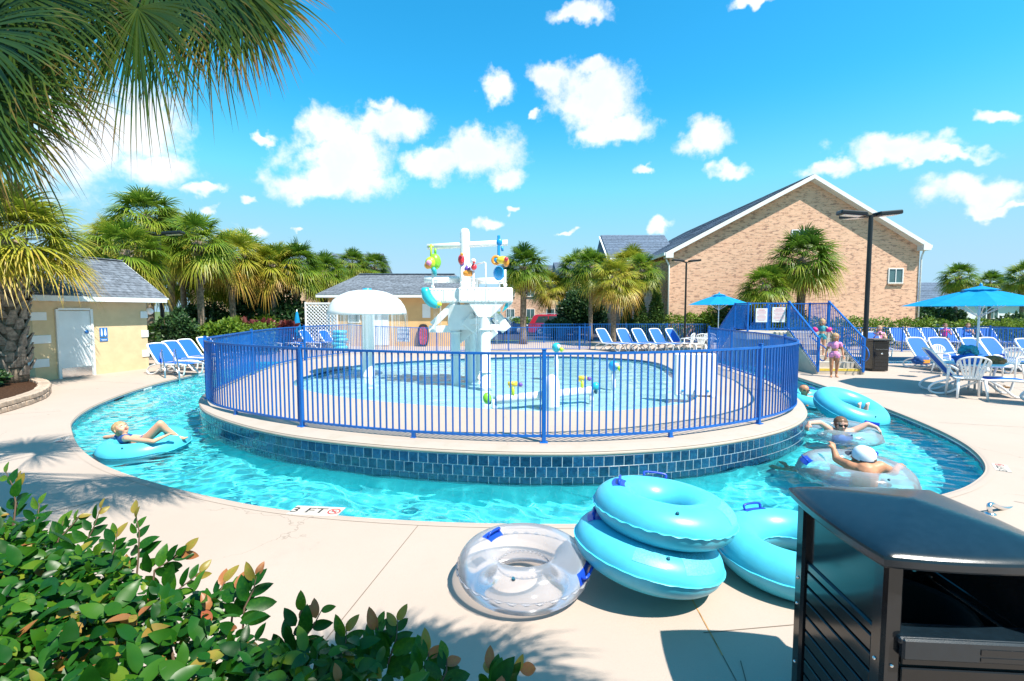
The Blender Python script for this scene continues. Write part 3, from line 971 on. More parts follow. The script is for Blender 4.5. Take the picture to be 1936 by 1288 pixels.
# white picket fence far left
wf = thing('white_picket_fence', 'low white picket fence before the red leaved plants', 'fence', (-15.6, 31, 0))
for i in range(20):
    q = MB(); q.box((i * .2, 0, .55), (.07, .02, 1.1)); q.build('picket', 'white_paint', wf)
q = MB(); q.box((1.9, .025, .95), (4, .03, .08)); q.build('top_rail', 'white_paint', wf)
q = MB(); q.box((1.9, .025, .25), (4, .03, .08)); q.build('bottom_rail', 'white_paint', wf)

# ---------------------------------------------------------------- bridge with stairs over the river
br = thing('footbridge', 'raised concrete stair bridge with blue picket railings beyond the river', 'bridge', (9.9, 15.25, 0), math.atan2(-.1, .995))
NR, RI, TR, BW = 7, .18, .29, 1.22
PZ = NR * RI; RUN = NR * TR
for k in range(NR):
    q = MB(); q.box((BW / 2, RUN / 2 + k * TR / 2, (k + .5) * RI), (BW, RUN - k * TR, RI - .003)); st = q.build('step', 'concrete', br)
    q = MB(); q.box((BW / 2, k * TR + .02, (k + 1) * RI + .001), (BW, .05, .006)); q.build('nosing', 'yellow_paint' if k == 0 else 'trim_white', st)
    if k == 0:
        q = MB(); q.box((BW / 2, -.004, RI * .78), (BW, .006, RI * .36)); q.build('painted_riser', 'yellow_paint', st)
for sx in (-.07, BW + .07):
    q = MB(); q.prism([(-.05, 0), (RUN, 0), (RUN, PZ), (RUN - .05, PZ + .06), (RUN - .1, PZ + .04), (-.05, .14)], 0, sx - .05, sx + .05); q.build('stringer', 'concrete', br, fixn=True)
PL0, PL1, PB = -1.5, BW + .12, 1.35
q = MB(); q.box(((PL0 + PL1) / 2, RUN + PB / 2, PZ - .14), (PL1 - PL0, PB, .28), bev=.02); q.build('platform', 'concrete', br)
for x in (-.3, BW):
    q = MB(); q.box((x, RUN + PB / 2, (PZ - .28) / 2), (.22, PB - .1, PZ - .28)); q.build('pier', 'concrete', br)
for k in range(NR):
    y0 = RUN + PB; q = MB(); q.box((PL0 + .62, y0 + (RUN - k * TR) / 2, (k + .5) * RI), (1.2, RUN - k * TR, RI - .003)); q.build('back_step', 'concrete', br)


def rail_panel(a, b, h=1.05, sp=.1, ends=(1, 1)):
    a = Vector(a); b = Vector(b); up = Vector((0, 0, 1))
    q = MB(); q.bar(a + up * h, b + up * h, .05, .04); q.build('top_rail', 'blue_paint', br)
    q = MB(); q.bar(a + up * .09, b + up * .09, .03, .03); q.build('bottom_rail', 'blue_paint', br)
    n = int((Vector((b.x, b.y, 0)) - Vector((a.x, a.y, 0))).length / sp); q = MB()
    for i in range(1, n):
        p = a.lerp(b, i / n); q.bar(p + up * .1, p + up * h, .019)
    tag(q.build('pickets', 'blue_paint', br), kind='stuff')
    for e, p in zip(ends, (a, b)):
        if e:
            q = MB(); q.bar(p - up * .02, p + up * (h + .04), .06); q.build('post', 'blue_paint', br)


LX, RX = -.07, BW + .07
rail_panel((LX, -.05, .10), (LX, RUN, PZ + .05)); rail_panel((RX, -.05, .10), (RX, RUN, PZ + .05))
rail_panel((PL0 + .03, RUN + .04, PZ), (LX, RUN + .04, PZ), ends=(1, 0)); rail_panel((RX, RUN, PZ), (RX, RUN + PB, PZ), ends=(0, 1))
rail_panel((PL0 + 1.25, RUN + PB - .03, PZ), (RX, RUN + PB - .03, PZ)); rail_panel((PL0 + .03, RUN + .04, PZ), (PL0 + .03, RUN + PB, PZ), ends=(0, 1))
for x in (PL0 + .03, PL0 + 1.25): rail_panel((x, RUN + PB, PZ), (x, RUN * 2 + PB, .1), ends=(0, 1))
for x, s in ((LX, 1), (RX, -1)):
    q = MB(); pts = spline([(x + s * .06, .5, 1.15), (x + s * .06, .05, .98), (x + s * .07, -.32, .86), (x + s * .07, -.42, .62), (x + s * .06, -.22, .45), (x + s * .05, -.05, .5)], 5)
    q.tube(pts, .019, 8); q.build('hand_rail', 'blue_paint', br)
for i, (px, wd, ht) in enumerate(((-1.02, .40, .50), (-.42, .46, .54))):
    sg = thing('rules_sign', ('narrower', 'wider')[i] + ' white notice with red lines on the bridge railing', 'sign', (0, 0, 0))
    sg.matrix_world = br.matrix_basis @ Matrix.Translation((px, RUN - .01, PZ + .36))
    q = MB(); q.box((0, 0, ht / 2), (wd, .012, ht), bev=.004); q.build('panel', 'white_paint', sg)
    for k in range(9):
        z = ht * (.90 - k * .095); w = wd * (.8 if k % 4 else .55)
        q = MB(); q.box((0, -.0075, z), (w, .003, .022 if k else .04)); q.build('printed_line', 'print_pale_red', sg)

# ---------------------------------------------------------------- buildings
def roof_courses(parent, a, b, c, d, m, course=.16, seed=1, name='shingle_course', lift=.012, tab=.9):
    """lay overlapping shingle strips on the slope a-b (eave, left to right) / d-c (ridge)"""
    a, b, c, d = map(Vector, (a, b, c, d)); r = random.Random(seed)
    nrm = (b - a).cross(d - a).normalized()
    L = ((d - a).length + (c - b).length) / 2; n = max(2, int(L / course))
    for i in range(n):
        t0, t1 = i / n, min(1.0, (i + 1.12) / n)
        l0, r0 = a.lerp(d, t0), b.lerp(c, t0); l1, r1 = a.lerp(d, t1), b.lerp(c, t1)
        W_ = (r0 - l0).length; k = max(1, int(W_ / tab)); cuts = sorted(set([0.0, 1.0] + [min(.999, max(.001, (j + r.uniform(-.3, .3)) / k)) for j in range(1, k)]))
        for u, v in zip(cuts[:-1], cuts[1:]):
            g_ = .004 / max(W_, .1); h = lift * r.uniform(.7, 1.3)
            p = [l0.lerp(r0, u + g_) + nrm * h, l0.lerp(r0, v - g_) + nrm * h, l1.lerp(r1, v - g_) + nrm * .003, l1.lerp(r1, u + g_) + nrm * .003, l0.lerp(r0, u + g_) - nrm * .004, l0.lerp(r0, v - g_) - nrm * .004]
            q = MB(); q.add(p, [(0, 1, 2, 3), (4, 5, 1, 0)]); q.build(name, m, parent)


# restroom on the left
ang = math.atan2(.97, .25)
rs = thing('restroom_building', 'small tan stucco restroom with white door and grey shingled roof', 'building', (-13.7, 13.6, 0), ang)
L_, D_, HW = 3.3, 3.7, 2.42
q = MB(); q.box((L_ / 2, D_ / 2, HW / 2), (L_, D_, HW)); q.build('wall', 'stucco', rs)
dr = MB(); dr.box((1.05, -.012, 1.02), (.86, .03, 2.03), bev=.004); door = dr.build('door', 'door_white', rs)
q = MB()
for x in (.585, 1.515): q.box((x, -.022, 1.045), (.07, .07, 2.09))
q.box((1.05, -.022, 2.09), (.86, .07, .07)); q.build('door_frame', 'trim_white', rs)
q = MB(); q.box((1.05, -.030, .16), (.82, .008, .30)); q.build('kick_plate', 'steel', door)
q = MB(); q.tube([(1.40, -.03, 1.02), (1.40, -.085, 1.02), (1.30, -.085, 1.02)], .012, 8); q.build('handle', 'steel', door)
q = MB(); q.lathe([(.001, 0), (.06, 0), (.06, .01), (.001, .01)], 16, (1.36, -.028, 1.38), Matrix.Rotation(PI / 2, 3, 'X')); q.build('door_badge', 'sign_blue', door)
for z, w in ((1.88, .34), (1.21, .42), (.52, .34)):
    q = MB(); q.box((w / 2 - .025, -.0125, z), (w + .05, .025, .24), bev=.006); q.build('quoin', 'trim_white', rs)
    q = MB(); q.box((-.0125, w / 2 + .004, z), (.025, w, .24), bev=.006); q.build('quoin', 'trim_white', rs)
    q = MB(); q.box((L_ - .10, -.0125, z + .02), (.25, .025, .24), bev=.006); q.build('quoin', 'trim_white', rs)
OV = .42; EZ = 2.44; RZ = 3.86; MID = 1.62
x0, x1, y0, y1 = -OV - .1, L_ + OV, -OV, MID * 2 + OV
q = MB(); q.box((x0 + (x1 - x0) / 2, -OV - .012, EZ - .03), (x1 - x0, .024, .17)); q.build('fascia', 'trim_white', rs)
q = MB(); q.box(((x0 + x1) / 2, (y0 + y1) / 2, EZ - .10), (x1 - x0 - .01, y1 - y0 - .01, .03)); q.build('soffit', 'trim_white', rs)
rp = MB(); rp.prism([(y0, EZ + .05), (MID, RZ), (y1, EZ + .05), (y1, EZ - .08), (y0, EZ - .08)], 0, x0, x1); roof = rp.build('roof', 'shingle', rs, fixn=True)
roof_courses(roof, (x0, y0 - .03, EZ + .045), (x1 + .02, y0 - .03, EZ + .045), (x1 + .02, MID, RZ), (x0, MID, RZ), 'shingle', .15, 3)
q = MB(); q.bar((x0, MID, RZ + .01), (x1, MID, RZ + .01), .22, .03); q.build('ridge_cap', 'shingle', roof)
q = MB()
q.bar((x1 + .012, y0, EZ + .0), (x1 + .012, MID, RZ - .05), .025, .16, up=(1, 0, 0)); q.build('rake_board', 'trim_white', rs)
q = MB(); q.ball((L_ + .10, -.02, 2.02), .12, 16); q.build('globe_lamp', 'white_gel', rs)
sg = thing('restroom_sign', 'blue restroom sign with white figures beside the white door', 'sign', (0, 0, 0)); sg.matrix_world = rs.matrix_basis @ Matrix.Translation((1.86, -.012, 1.06))
q = MB(); q.box((0, 0, .28), (.24, .012, .30), bev=.003); q.box((0, 0, .045), (.24, .012, .11), bev=.003); q.build('panel', 'sign_blue', sg)
for x, w in ((-.06, .05), (.045, .075)):
    q = MB(); q.ball((x, -.009, .38), .021, 10, sq=(1, .2, 1)); q.prism([(x - w / 2, .20), (x + w / 2, .20), (x + .02, .355), (x - .02, .355)], 1, -.010, -.006); q.box((x, -.008, .185), (.03, .004, .05)); q.build('figure', 'white_paint', sg, fixn=True)
q = MB(); q.box((0, -.0075, .05), (.18, .003, .012)); q.box((0, -.0075, .025), (.14, .003, .010)); q.build('printed_line', 'white_paint', sg)

# pool house in the middle
ph = thing('pool_house', 'low orange stucco pool house with hipped grey roof behind the wading pool', 'building', (-10.4, 27.2, 0))
PW, PD, PH = 8.0, 4.2, 2.92
q = MB(); q.box((PW / 2, PD / 2, PH / 2), (PW, PD, PH)); q.build('wall', 'stucco_orange', ph)
o_ = .55; ez, rz_ = PH + .02, 4.25; my = PD / 2; hip = 1.1
q = MB()
q.add([(-o_, -o_, ez), (PW + o_, -o_, ez), (PW + o_, PD + o_, ez), (-o_, PD + o_, ez), (hip, my, rz_), (PW - hip, my, rz_)], [(0, 1, 5, 4), (1, 2, 5), (2, 3, 4, 5), (3, 0, 4), (3, 2, 1, 0)])
roof = q.build('roof', 'shingle', ph)
roof_courses(roof, (-o_, -o_ - .02, ez), (PW + o_, -o_ - .02, ez), (PW - hip, my, rz_), (hip, my, rz_), 'shingle', .2, 5, tab=1.3)
q = MB(); q.bar((hip, my, rz_ + .02), (PW - hip, my, rz_ + .02), .28, .05); q.build('ridge_cap', 'shingle_blue', roof)
q = MB()
q.box((PW / 2, -o_ + .01, ez - .085), (PW + 2 * o_, .03, .16)); q.box((-o_ + .01, PD / 2, ez - .085), (.03, PD + 2 * o_ - .07, .16)); q.box((PW + o_ - .01, PD / 2, ez - .085), (.03, PD + 2 * o_ - .07, .16)); q.build('fascia', 'trim_white', ph)
q = MB(); q.box((PW / 2, PD / 2, ez - .17), (PW + 2 * o_ - .1, PD + 2 * o_ - .1, .02)); q.build('soffit', 'trim_white', ph)
q = MB(); q.box((5.52, -.02, 2.02), (.46, .04, .80), bev=.01); q.build('wall_board', 'trim_white', ph)
q = MB(); q.box((2.9, -.015, 1.1), (.9, .03, 2.1)); q.build('door', 'trim_white', ph)
for x in (1.4, 7.1):
    q = MB(); q.box((x, -.01, 1.7), (.7, .05, .7)); w_ = q.build('window', 'trim_white', ph); q = MB(); q.box((x, -.03, 1.7), (.58, .03, .58)); q.build('pane', 'window_glass', w_)

# white lattice screen
lt = thing('lattice_screen', 'tall white lattice screen at the corner of the orange pool house', 'screen', (-11.2, 25.9, 0))
q = MB()
for i in range(-9, 10):
    for s in (-1, 1):
        pts = []
        x_ = .85 + i * .19; lo, hi = .12, 2.42
        for z in (lo, hi): pts.append((x_ + s * (z - 1.27), z))
        (xa, za), (xb, zb) = pts
        def clip(xa, za, xb, zb):
            if xa > xb: xa, za, xb, zb = xb, zb, xa, za
            if xb < .03 or xa > 1.67: return None
            k = (zb - za) / (xb - xa)
            if xa < .03: za += k * (.03 - xa); xa = .03
            if xb > 1.67: zb += k * (1.67 - xb); xb = 1.67
            return xa, za, xb, zb
        c_ = clip(xa, za, xb, zb)
        if c_: q.bar((c_[0], .012 * s, c_[1]), (c_[2], .012 * s, c_[3]), .05, .012, up=(0, 1, 0))
tag(q.build('slats', 'white_plastic', lt), kind='stuff')
for a, b in (((0, 0, 0), (0, 0, 2.5)), ((1.7, 0, 0), (1.7, 0, 2.5))):
    q = MB(); q.bar(a, b, .08); q.build('post', 'white_plastic', lt)
for z in (.12, 2.44):
    q = MB(); q.bar((.04, 0, z), (1.66, 0, z), .07); q.build('frame_rail', 'white_plastic', lt)

# brick apartment block on the right
bb = thing('brick_building', 'two storey brick gable building with white trim and dark blue roof', 'building', (10.5, 32, 0))
BWID, BD, BA, AX = 16.65, 22.0, 10.9, 9.14
xl, zl, xr, zr, so_ = -.42, 5.86, 16.95, 6.36, .48
sl_, sr_ = (BA - zl) / (AX - xl), (BA - zr) / (xr - AX)
q = MB(); q.prism([(0, 0), (BWID, 0), (BWID, zr + (xr - BWID) * sr_ - .25), (AX, BA - .3), (0, zl - xl * sl_ - .25)], 1, 0, BD); q.build('wall', 'brick', bb, fixn=True)
rq = MB(); th = .22
rq.prism([(xl, zl), (AX, BA), (AX, BA - th), (xl, zl - th)], 1, -so_, BD + .4); roof = rq.build('roof', 'shingle_blue', bb, fixn=True)
rq = MB(); rq.prism([(AX, BA), (xr, zr), (xr, zr - th), (AX, BA - th)], 1, -so_, BD + .4); rq.build('roof_slope', 'shingle_blue', roof, fixn=True)
roof_courses(roof, (xl, BD, zl + .02), (xl, -so_, zl + .02), (AX, -so_, BA + .02), (AX, BD, BA + .02), 'shingle_blue', .32, 9, lift=.02, tab=3.0)
for (xa, za, xb, zb) in ((xl, zl, AX, BA), (AX, BA, xr, zr)):
    q = MB(); q.prism([(xa, za - .02), (xb, zb - .02), (xb, zb - .30), (xa, za - .30)], 1, -so_ - .045, -so_ - .01); q.build('rake_board', 'trim_white', bb, fixn=True)
    q = MB(); q.prism([(xa, za - .26), (xb, zb - .26), (xb, zb - .31), (xa, za - .31)], 1, -so_, -.002); q.build('soffit', 'trim_white', bb, fixn=True)
q = MB(); q.box((xl - .04, BD / 2, zl - .12), (.12, BD + 1, .2)); q.build('gutter', 'trim_white', bb)
q = MB(); q.box((xr + .04, BD / 2, zr - .12), (.12, BD + 1, .2)); q.build('gutter', 'trim_white', bb)
q = MB(); q.prism([(xr, zr - .1), (xr - .5, zr + .12), (xr - .5, zr - .36), (xr, zr - .36)], 1, -so_ - .06, -.003); q.build('eave_return', 'trim_white', bb, fixn=True)
q = MB(); q.prism([(xl, zl - .1), (xl + .5, zl + .12), (xl + .5, zl - .36), (xl, zl - .36)], 1, -so_ - .06, -.003); q.build('eave_return', 'trim_white', bb, fixn=True)
q = MB(); q.tube([(xl + .1, -.1, zl - .3), (-.06, -.08, zl - .8), (-.06, -.08, .1)], .06, 8); q.build('downspout', 'trim_white', bb)
q = MB(); q.tube([(xr - .1, -.1, zr - .3), (BWID + .06, -.08, zr - .8), (BWID + .06, -.08, .1)], .05, 8); q.build('downspout', 'trim_white', bb)


def window(parent, x, z, w, h, y=0.0, split=1):
    q = MB()
    q.box((x, y - .02, z + h / 2 - .03), (w, .08, .06)); q.box((x, y - .02, z - h / 2 + .03), (w, .08, .06))
    for sx in (-1, 1): q.box((x + sx * (w / 2 - .03), y - .02, z), (.06, .08, h - .12))
    o = q.build('window', 'trim_white', parent)
    n = split + 1
    for k in range(n):
        pw = (w - .12) / n; q = MB(); q.box((x - (w - .12) / 2 + (k + .5) * pw, y - .008, z), (pw - .05, .02, h - .12)); q.build('pane', 'window_glass', o)
    for k in range(1, n):
        q = MB(); q.box((x - (w - .12) / 2 + k * (w - .12) / n, y - .03, z), (.05, .05, h - .12)); q.build('mullion', 'trim_white', o)
    q = MB(); q.box((x, y - .05, z - h / 2 - .04), (w + .1, .14, .07)); q.build('sill', 'paver', o)
    return o


window(bb, 15.1, 4.35, 1.0, 1.0)
window(bb, 8.55, 6.9, 1.0, 1.0)
# left wing
wg = thing('brick_wing', 'lower brick wing with blue grey roof left of the big gable', 'building', (8.6, 40.5, 0))
q = MB(); q.box((2.4, 3.5, 3.2), (5.2, 7.0, 6.4)); q.build('wall', 'brick', wg)
q = MB(); q.prism([(-.6, 6.35), (3.5, 8.9), (7.6, 6.35)], 0, -.5, 5.3); roof = q.build('roof', 'shingle_blue', wg, fixn=True)
roof_courses(roof, (-.5, -.62, 6.36), (5.3, -.62, 6.36), (5.3, 3.5, 8.92), (-.5, 3.5, 8.92), 'shingle_blue', .34, 12, lift=.02, tab=2.2)
q = MB(); q.box((2.4, -.65, 6.27), (5.8, .05, .24)); q.build('fascia', 'trim_white', wg)
q = MB(); q.bar((-.52, -.6, 6.2), (-.52, 3.5, 8.75), .06, .3, up=(1, 0, 0)); q.build('rake_board', 'trim_white', wg)
window(wg, 1.2, 4.6, 1.0, 1.3); window(wg, 3.2, 4.6, 1.0, 1.3); window(wg, 1.2, 1.6, 1.0, 1.3)
# far blocks
def block(name, label, x, y, w, d, h, rh, wm, rm='shingle_blue', wins=0, cat='building', storeys=2):
    b = thing(name, label, cat, (x, y, 0))
    q = MB(); q.box((w / 2, d / 2, h / 2), (w, d, h)); q.build('wall', wm, b)
    q = MB(); q.prism([(-.5, h), (d / 2, h + rh), (d + .5, h)], 0, -.5, w + .5); rf_ = q.build('roof', rm, b, fixn=True)
    roof_courses(rf_, (-.5, -.53, h + .01), (w + .5, -.53, h + .01), (w + .5, d / 2, h + rh + .01), (-.5, d / 2, h + rh + .01), rm, .5, 3, lift=.03, tab=4)
    q = MB(); q.box((w / 2, -.52, h - .1), (w + 1, .05, .22)); q.build('fascia', 'trim_white', b)
    for k in range(wins):
        for s in range(storeys): window(b, w * (k + .5) / wins, 1.6 + s * 2.9, 1.1, 1.3)
    return b


fb = block('apartment_block', 'far brick apartment block showing between the palm trunks', -1.5, 62, 13, 9, 5.9, 2.4, 'brick', wins=5)
block('apartment_block', 'low brick block behind the palms left of the lamp', 4.6, 44, 4.0, 7, 5.2, 1.6, 'brick', wins=2)
block('apartment_block', 'brown brick block glimpsed behind the left palms', -31, 46, 17, 9, 5.6, 2.4, 'brick', wins=6)
wh = block('white_house', 'white sided house far behind the hedge at the right', 50, 60, 19, 9, 3.2, 2.6, 'siding', wins=0)
for x in (5.0, 9.1, 10.6, 14.2): window(wh, x, 1.7, 1.1, 1.4)
q = MB(); q.box((7.2, -.03, 1.1), (1.0, .06, 2.2)); q.build('door', 'trim_white', wh)
# balcony building right of the gable
bl = thing('balcony', 'white balcony with dark railing beside the brick gable', 'balcony', (28.4, 40, 0))
q = MB(); q.box((2.0, .9, 2.55), (3.6, 1.8, .25)); q.build('slab', 'trim_white', bl)
for x in (.4, 3.6):
    q = MB(); q.box((x, .1, 1.2), (.25, .25, 2.4)); q.build('column', 'trim_white', bl)
q = MB(); q.bar((.2, 0, 3.75), (3.8, 0, 3.75), .06); q.build('rail', 'black_metal', bl)
q = MB()
for i in range(30): q.bar((.25 + i * .12, 0, 2.68), (.25 + i * .12, 0, 3.75), .03)
tag(q.build('balusters', 'black_metal', bl), kind='stuff')
q = MB(); q.box((2.2, 4, 2.8), (4.0, 4, 5.6)); q.build('wall', 'siding', bl)

# ---------------------------------------------------------------- vegetation
def basis(d, roll=0.0):
    d = d.normalized(); u = Vector((0, 0, 1))
    if abs(d.z) > .97: u = Vector((1, 0, 0))
    s = d.cross(u).normalized(); n = s.cross(d).normalized()
    if roll:
        M = Matrix.Rotation(roll, 3, d); s = M @ s; n = M @ n
    return d, s, n


def fan_frond(q, base, d, pet, L, nl, droop, tone, r, spread=R(118), w=.045, segs=4, stem=.018, fan=None, tipt=.22):
    """a costapalmate fan leaf: arching stalk, then split leaflets whose tips hang"""
    e, s, n = basis(d, r.uniform(-.5, .5))
    down = Vector((0, 0, -1))
    pts = [base + e * pet * t + down * (pet * droop * .35 * t * t) for t in (0, .33, .66, 1)]
    q.ct = min(1, tone + .25)
    q.tube(pts, [stem, stem * .8, stem * .6, stem * .5], 4, cap=False)
    C = pts[-1]; e2 = (pts[-1] - pts[-2]).normalized(); e2, s2, n2 = basis(e2)
    s = (s - e2 * s.dot(e2)).normalized(); n = s.cross(e2).normalized()
    if n.z < 0: n = -n
    if fan is not None:
        e2 = Vector(fan).normalized(); n = Vector((r.uniform(-.3, .3), -1, r.uniform(0, .5))); s = e2.cross(n).normalized(); n = s.cross(e2).normalized()
    for i in range(nl):
        th = -spread + 2 * spread * (i + .5) / nl + r.uniform(-.02, .02)
        ll = L * (.62 + .38 * math.cos(th * .62)) * r.uniform(.86, 1.06)
        dir_ = (e2 * math.cos(th) + s * math.sin(th) + n * (.18 * math.cos(th * .5) + r.uniform(-.06, .10))).normalized()
        side = dir_.cross(n).normalized()
        q.ct = min(1, max(0, tone + r.uniform(-.12, .12)))
        dr = droop * r.uniform(.7, 1.35)
        vs_ = []; ww = w * (.7 + .3 * math.cos(th * .6))
        for k in range(segs):
            t = k / segs
            wk = ww * (.35 + 1.3 * t if t < .45 else .935 * (1 - (t - .45) / .62))
            p = C + dir_ * ll * t + down * (dr * ll * t * t * (.35 + .65 * t))
            o0 = len(vs_)
            vs_.append(p - side * wk / 2 + n * .008); vs_.append(p + side * wk / 2 + n * .008)
        tip = C + dir_ * ll + down * (dr * ll)
        vs_.append(tip)
        fs = [(2 * k, 2 * k + 1, 2 * k + 3, 2 * k + 2) for k in range(segs - 1)] + [(2 * segs - 2, 2 * segs - 1, 2 * segs)]
        o0 = len(q.v); q.add(vs_, fs)
        for k in range(3): q.tone[o0 + 2 * segs - k] = min(1, q.ct + tipt * r.uniform(.6, 1.3))


def palm_crown(seed, nf=42, pet=.85, L=1.0, nl=30, tone0=.31, low=-.72, w=.066, gold=.0, dead=6):
    r = random.Random(seed); q = MB(); q.has_tone = True
    for i in range(nf):
        f = (i + .5) / nf
        el = math.asin(1 - (1 - low) * f ** 1.05) if (1 - (1 - low) * f ** 1.05) > -1 else -1.3
        az = i * 2.39996 + r.uniform(-.3, .3)
        el += r.uniform(-.12, .12)
        d = Vector((math.cos(az) * math.cos(el), math.sin(az) * math.cos(el), math.sin(el)))
        tone = tone0 + gold + (.42 * max(0, f - .5) / .5) + r.uniform(-.10, .12)
        fan_frond(q, Vector((0, 0, -.25 * f)) + d * .06, d, pet * r.uniform(.75, 1.1), L * r.uniform(.85, 1.1), nl, .30 + .45 * f * r.uniform(.6, 1.3), tone, r, w=w)
    # a few dead fronds under the crown
    for i in range(dead):
        az = r.uniform(0, 2 * PI); d = Vector((math.cos(az) * .45, math.sin(az) * .45, -.9))
        fan_frond(q, Vector((0, 0, -.3)), d, pet * .7, L * .7, max(10, nl // 2), .5, .92, r, w=w)
    q.ct = 0
    return q


CROWN = {}
def crown_mesh(key, **kw):
    m = kw.pop('m', 'palm_leaf')
    if key not in CROWN: CROWN[key] = palm_crown(**kw).mesh('crown', m)
    return CROWN[key]


crown_mesh('a', seed=1); crown_mesh('b', seed=2, nf=46, tone0=.30); crown_mesh('c', seed=3, nf=40, gold=.08, m='palm_leaf')
crown_mesh('g', seed=4, nf=44, gold=.10, m='palm_gold'); crown_mesh('d', seed=5, nf=50, low=-.55, tone0=.20)


def trunk_mb(h, r0, boots=0, seed=0, rough=.02):
    r = random.Random(seed); q = MB()
    n = max(5, int(h / .35)); pts = []; rr = []
    for i in range(n + 1):
        t = i / n; pts.append((math.sin(t * 2.1 + seed) * .05 * h / 4, math.cos(t * 1.7 + seed) * .04 * h / 4, h * t)); rr.append(r0 * (1.22 - .35 * min(1, t * 4) + .10 * max(0, t - .75) * 4) * r.uniform(.97, 1.03))
    q.tube(pts, rr, 12)
    return q, pts, rr


def boots_mb(pts, rr, z0, z1, n, size, seed):
    r = random.Random(seed); q = MB()
    for i in range(n):
        z = z0 + (z1 - z0) * i / n + r.uniform(-.03, .03); a = i * 2.39996
        k = min(range(len(pts)), key=lambda j: abs(pts[j][2] - z)); R_ = rr[k] * .86
        d = Vector((math.cos(a), math.sin(a), 0)); s = Vector((-d.y, d.x, 0)); base = Vector((pts[k][0], pts[k][1], z)) + d * R_
        l = size * r.uniform(.8, 1.25); w = size * .42; up = Vector((0, 0, 1))
        sk = s * r.uniform(-.5, .5) * l
        top = base + d * (l * .45) + up * l * .85 + sk
        q.add([base - s * w, base + s * w, base - s * w * .8 + d * .07, base + s * w * .8 + d * .07, top - s * w * .35, top + s * w * .35, top - s * w * .35 + d * .035, top + s * w * .35 + d * .035],
              [(0, 1, 5, 4), (2, 6, 7, 3), (0, 4, 6, 2), (1, 3, 7, 5), (4, 5, 7, 6), (0, 2, 3, 1)])
    return q


def palm(label, px, base_y, crown_z, key, scale=1.0, r0=.15, boots=True, rz=0.0, name='palm_tree', group='palm trees round the pool'):
    """px: photograph column of the trunk, base_y: distance"""
    x = (px - 968) / FPX * base_y
    t = thing(name, label, 'palm tree', (x, base_y, 0), rz, group)
    seed = int(px * 7 + base_y)
    q, pts, rr = trunk_mb(crown_z, r0, seed=seed); tr = q.build('trunk', 'trunk', t)
    if boots:
        tag(boots_mb(pts, rr, crown_z * .62, crown_z * .98, 34, .26 * scale ** .5, seed).build('leaf_bases', 'trunk_boot', tr), kind='stuff')
    o = link('crown', CROWN[key], t); o.location = (pts[-1][0], pts[-1][1], crown_z); o.scale = (scale, scale, scale * .95); o.rotation_euler = (0, 0, seed * 1.3)
    return t


palm('tallest green palm behind the restroom roof', 283, 23.5, 6.7, 'b', 1.12, .19)
palm('leaning palm with long bare trunk left of the red plants', 384, 23, 5.35, 'a', 1.12, .17)
palm('low pale palm crown just over the restroom roof edge', 248, 19.5, 4.5, 'c', 1.05, .16)
palm('palm with orange brown trunk right of the bare trunk palm', 441, 25.5, 5.0, 'g', 1.08, .17)
palm('round crowned palm left of the lattice screen', 563, 28.5, 4.9, 'd', 1.08, .24)
palm('small palm half hidden between two taller palms on the left', 497, 33, 4.9, 'a', .95, .15)
palm('palm rising behind the left end of the pool house roof', 668, 37, 5.7, 'b', .95, .16)
palm('palm rising behind the middle of the pool house roof', 708, 38, 5.5, 'a', .92, .16)
palm('stout palm standing right behind the white play tower', 991, 29, 4.7, 'd', 1.05, .21)
palm('short yellowish palm between play tower and red car', 1038, 43.5, 4.3, 'g', 1.2, .17)
palm('yellow green palm in front of the brick wing', 1161, 27.5, 3.95, 'g', 1.02, .17)
palm('green palm half behind the yellow green palm', 1118, 32, 5.0, 'b', 1.05, .16)
palm('dark palm against the corner of the brick gable', 1212, 31.4, 4.7, 'a', .92, .15)
palm('large full palm before the middle of the brick gable', 1512, 28.5, 5.15, 'd', 1.4, .26)
palm('smaller palm left of the large one before the gable', 1442, 28, 3.55, 'b', 1.0, .17)
palm('far palm seen above the blue umbrella', 1806, 43, 5.1, 'a', 1.05, .16)
palm('far palm right of the umbrella top', 1868, 46, 4.7, 'b', 1.0, .16)
palm('far palm at the right edge above the hedge', 1930, 40, 4.9, 'c', 1.08, .16)
palm('low palm crown behind the first lamp post on the left', 330, 29, 4.0, 'c', 1.0, .15)
palm('palm fan crown filling the gap left of the bare trunk', 352, 27, 5.3, 'd', 1.05, .16)
palm('short bushy palm right of the bare trunk', 462, 30.5, 3.6, 'b', 1.0, .16)
palm('small palm behind the red leaved plants', 610, 34, 4.2, 'a', .9, .15)

palm('tall narrow palm at the far left behind the restroom ridge', 222, 27, 6.0, 'g', 1.1, .16)
palm('bright palm between the tallest palm and the bare trunk palm', 330, 25, 6.1, 'g', 1.1, .16)
palm('yellow green palm behind the brown trunk palm', 470, 28, 5.4, 'c', 1.1, .16)
palm('palm filling the gap left of the round crowned palm', 520, 27.5, 4.7, 'g', 1.05, .17)
palm('palm between round crowned palm and pool house', 615, 31, 4.6, 'b', 1.05, .17)
palm('bushy palm low behind the left loungers', 405, 29, 4.2, 'a', 1.1, .17)
palm('palm before the far block left of the brick wing', 1088, 43.5, 5.9, 'c', 1.35, .17)
palm('palm hugging the brick wing wall', 1190, 33, 5.2, 'g', 1.05, .16)

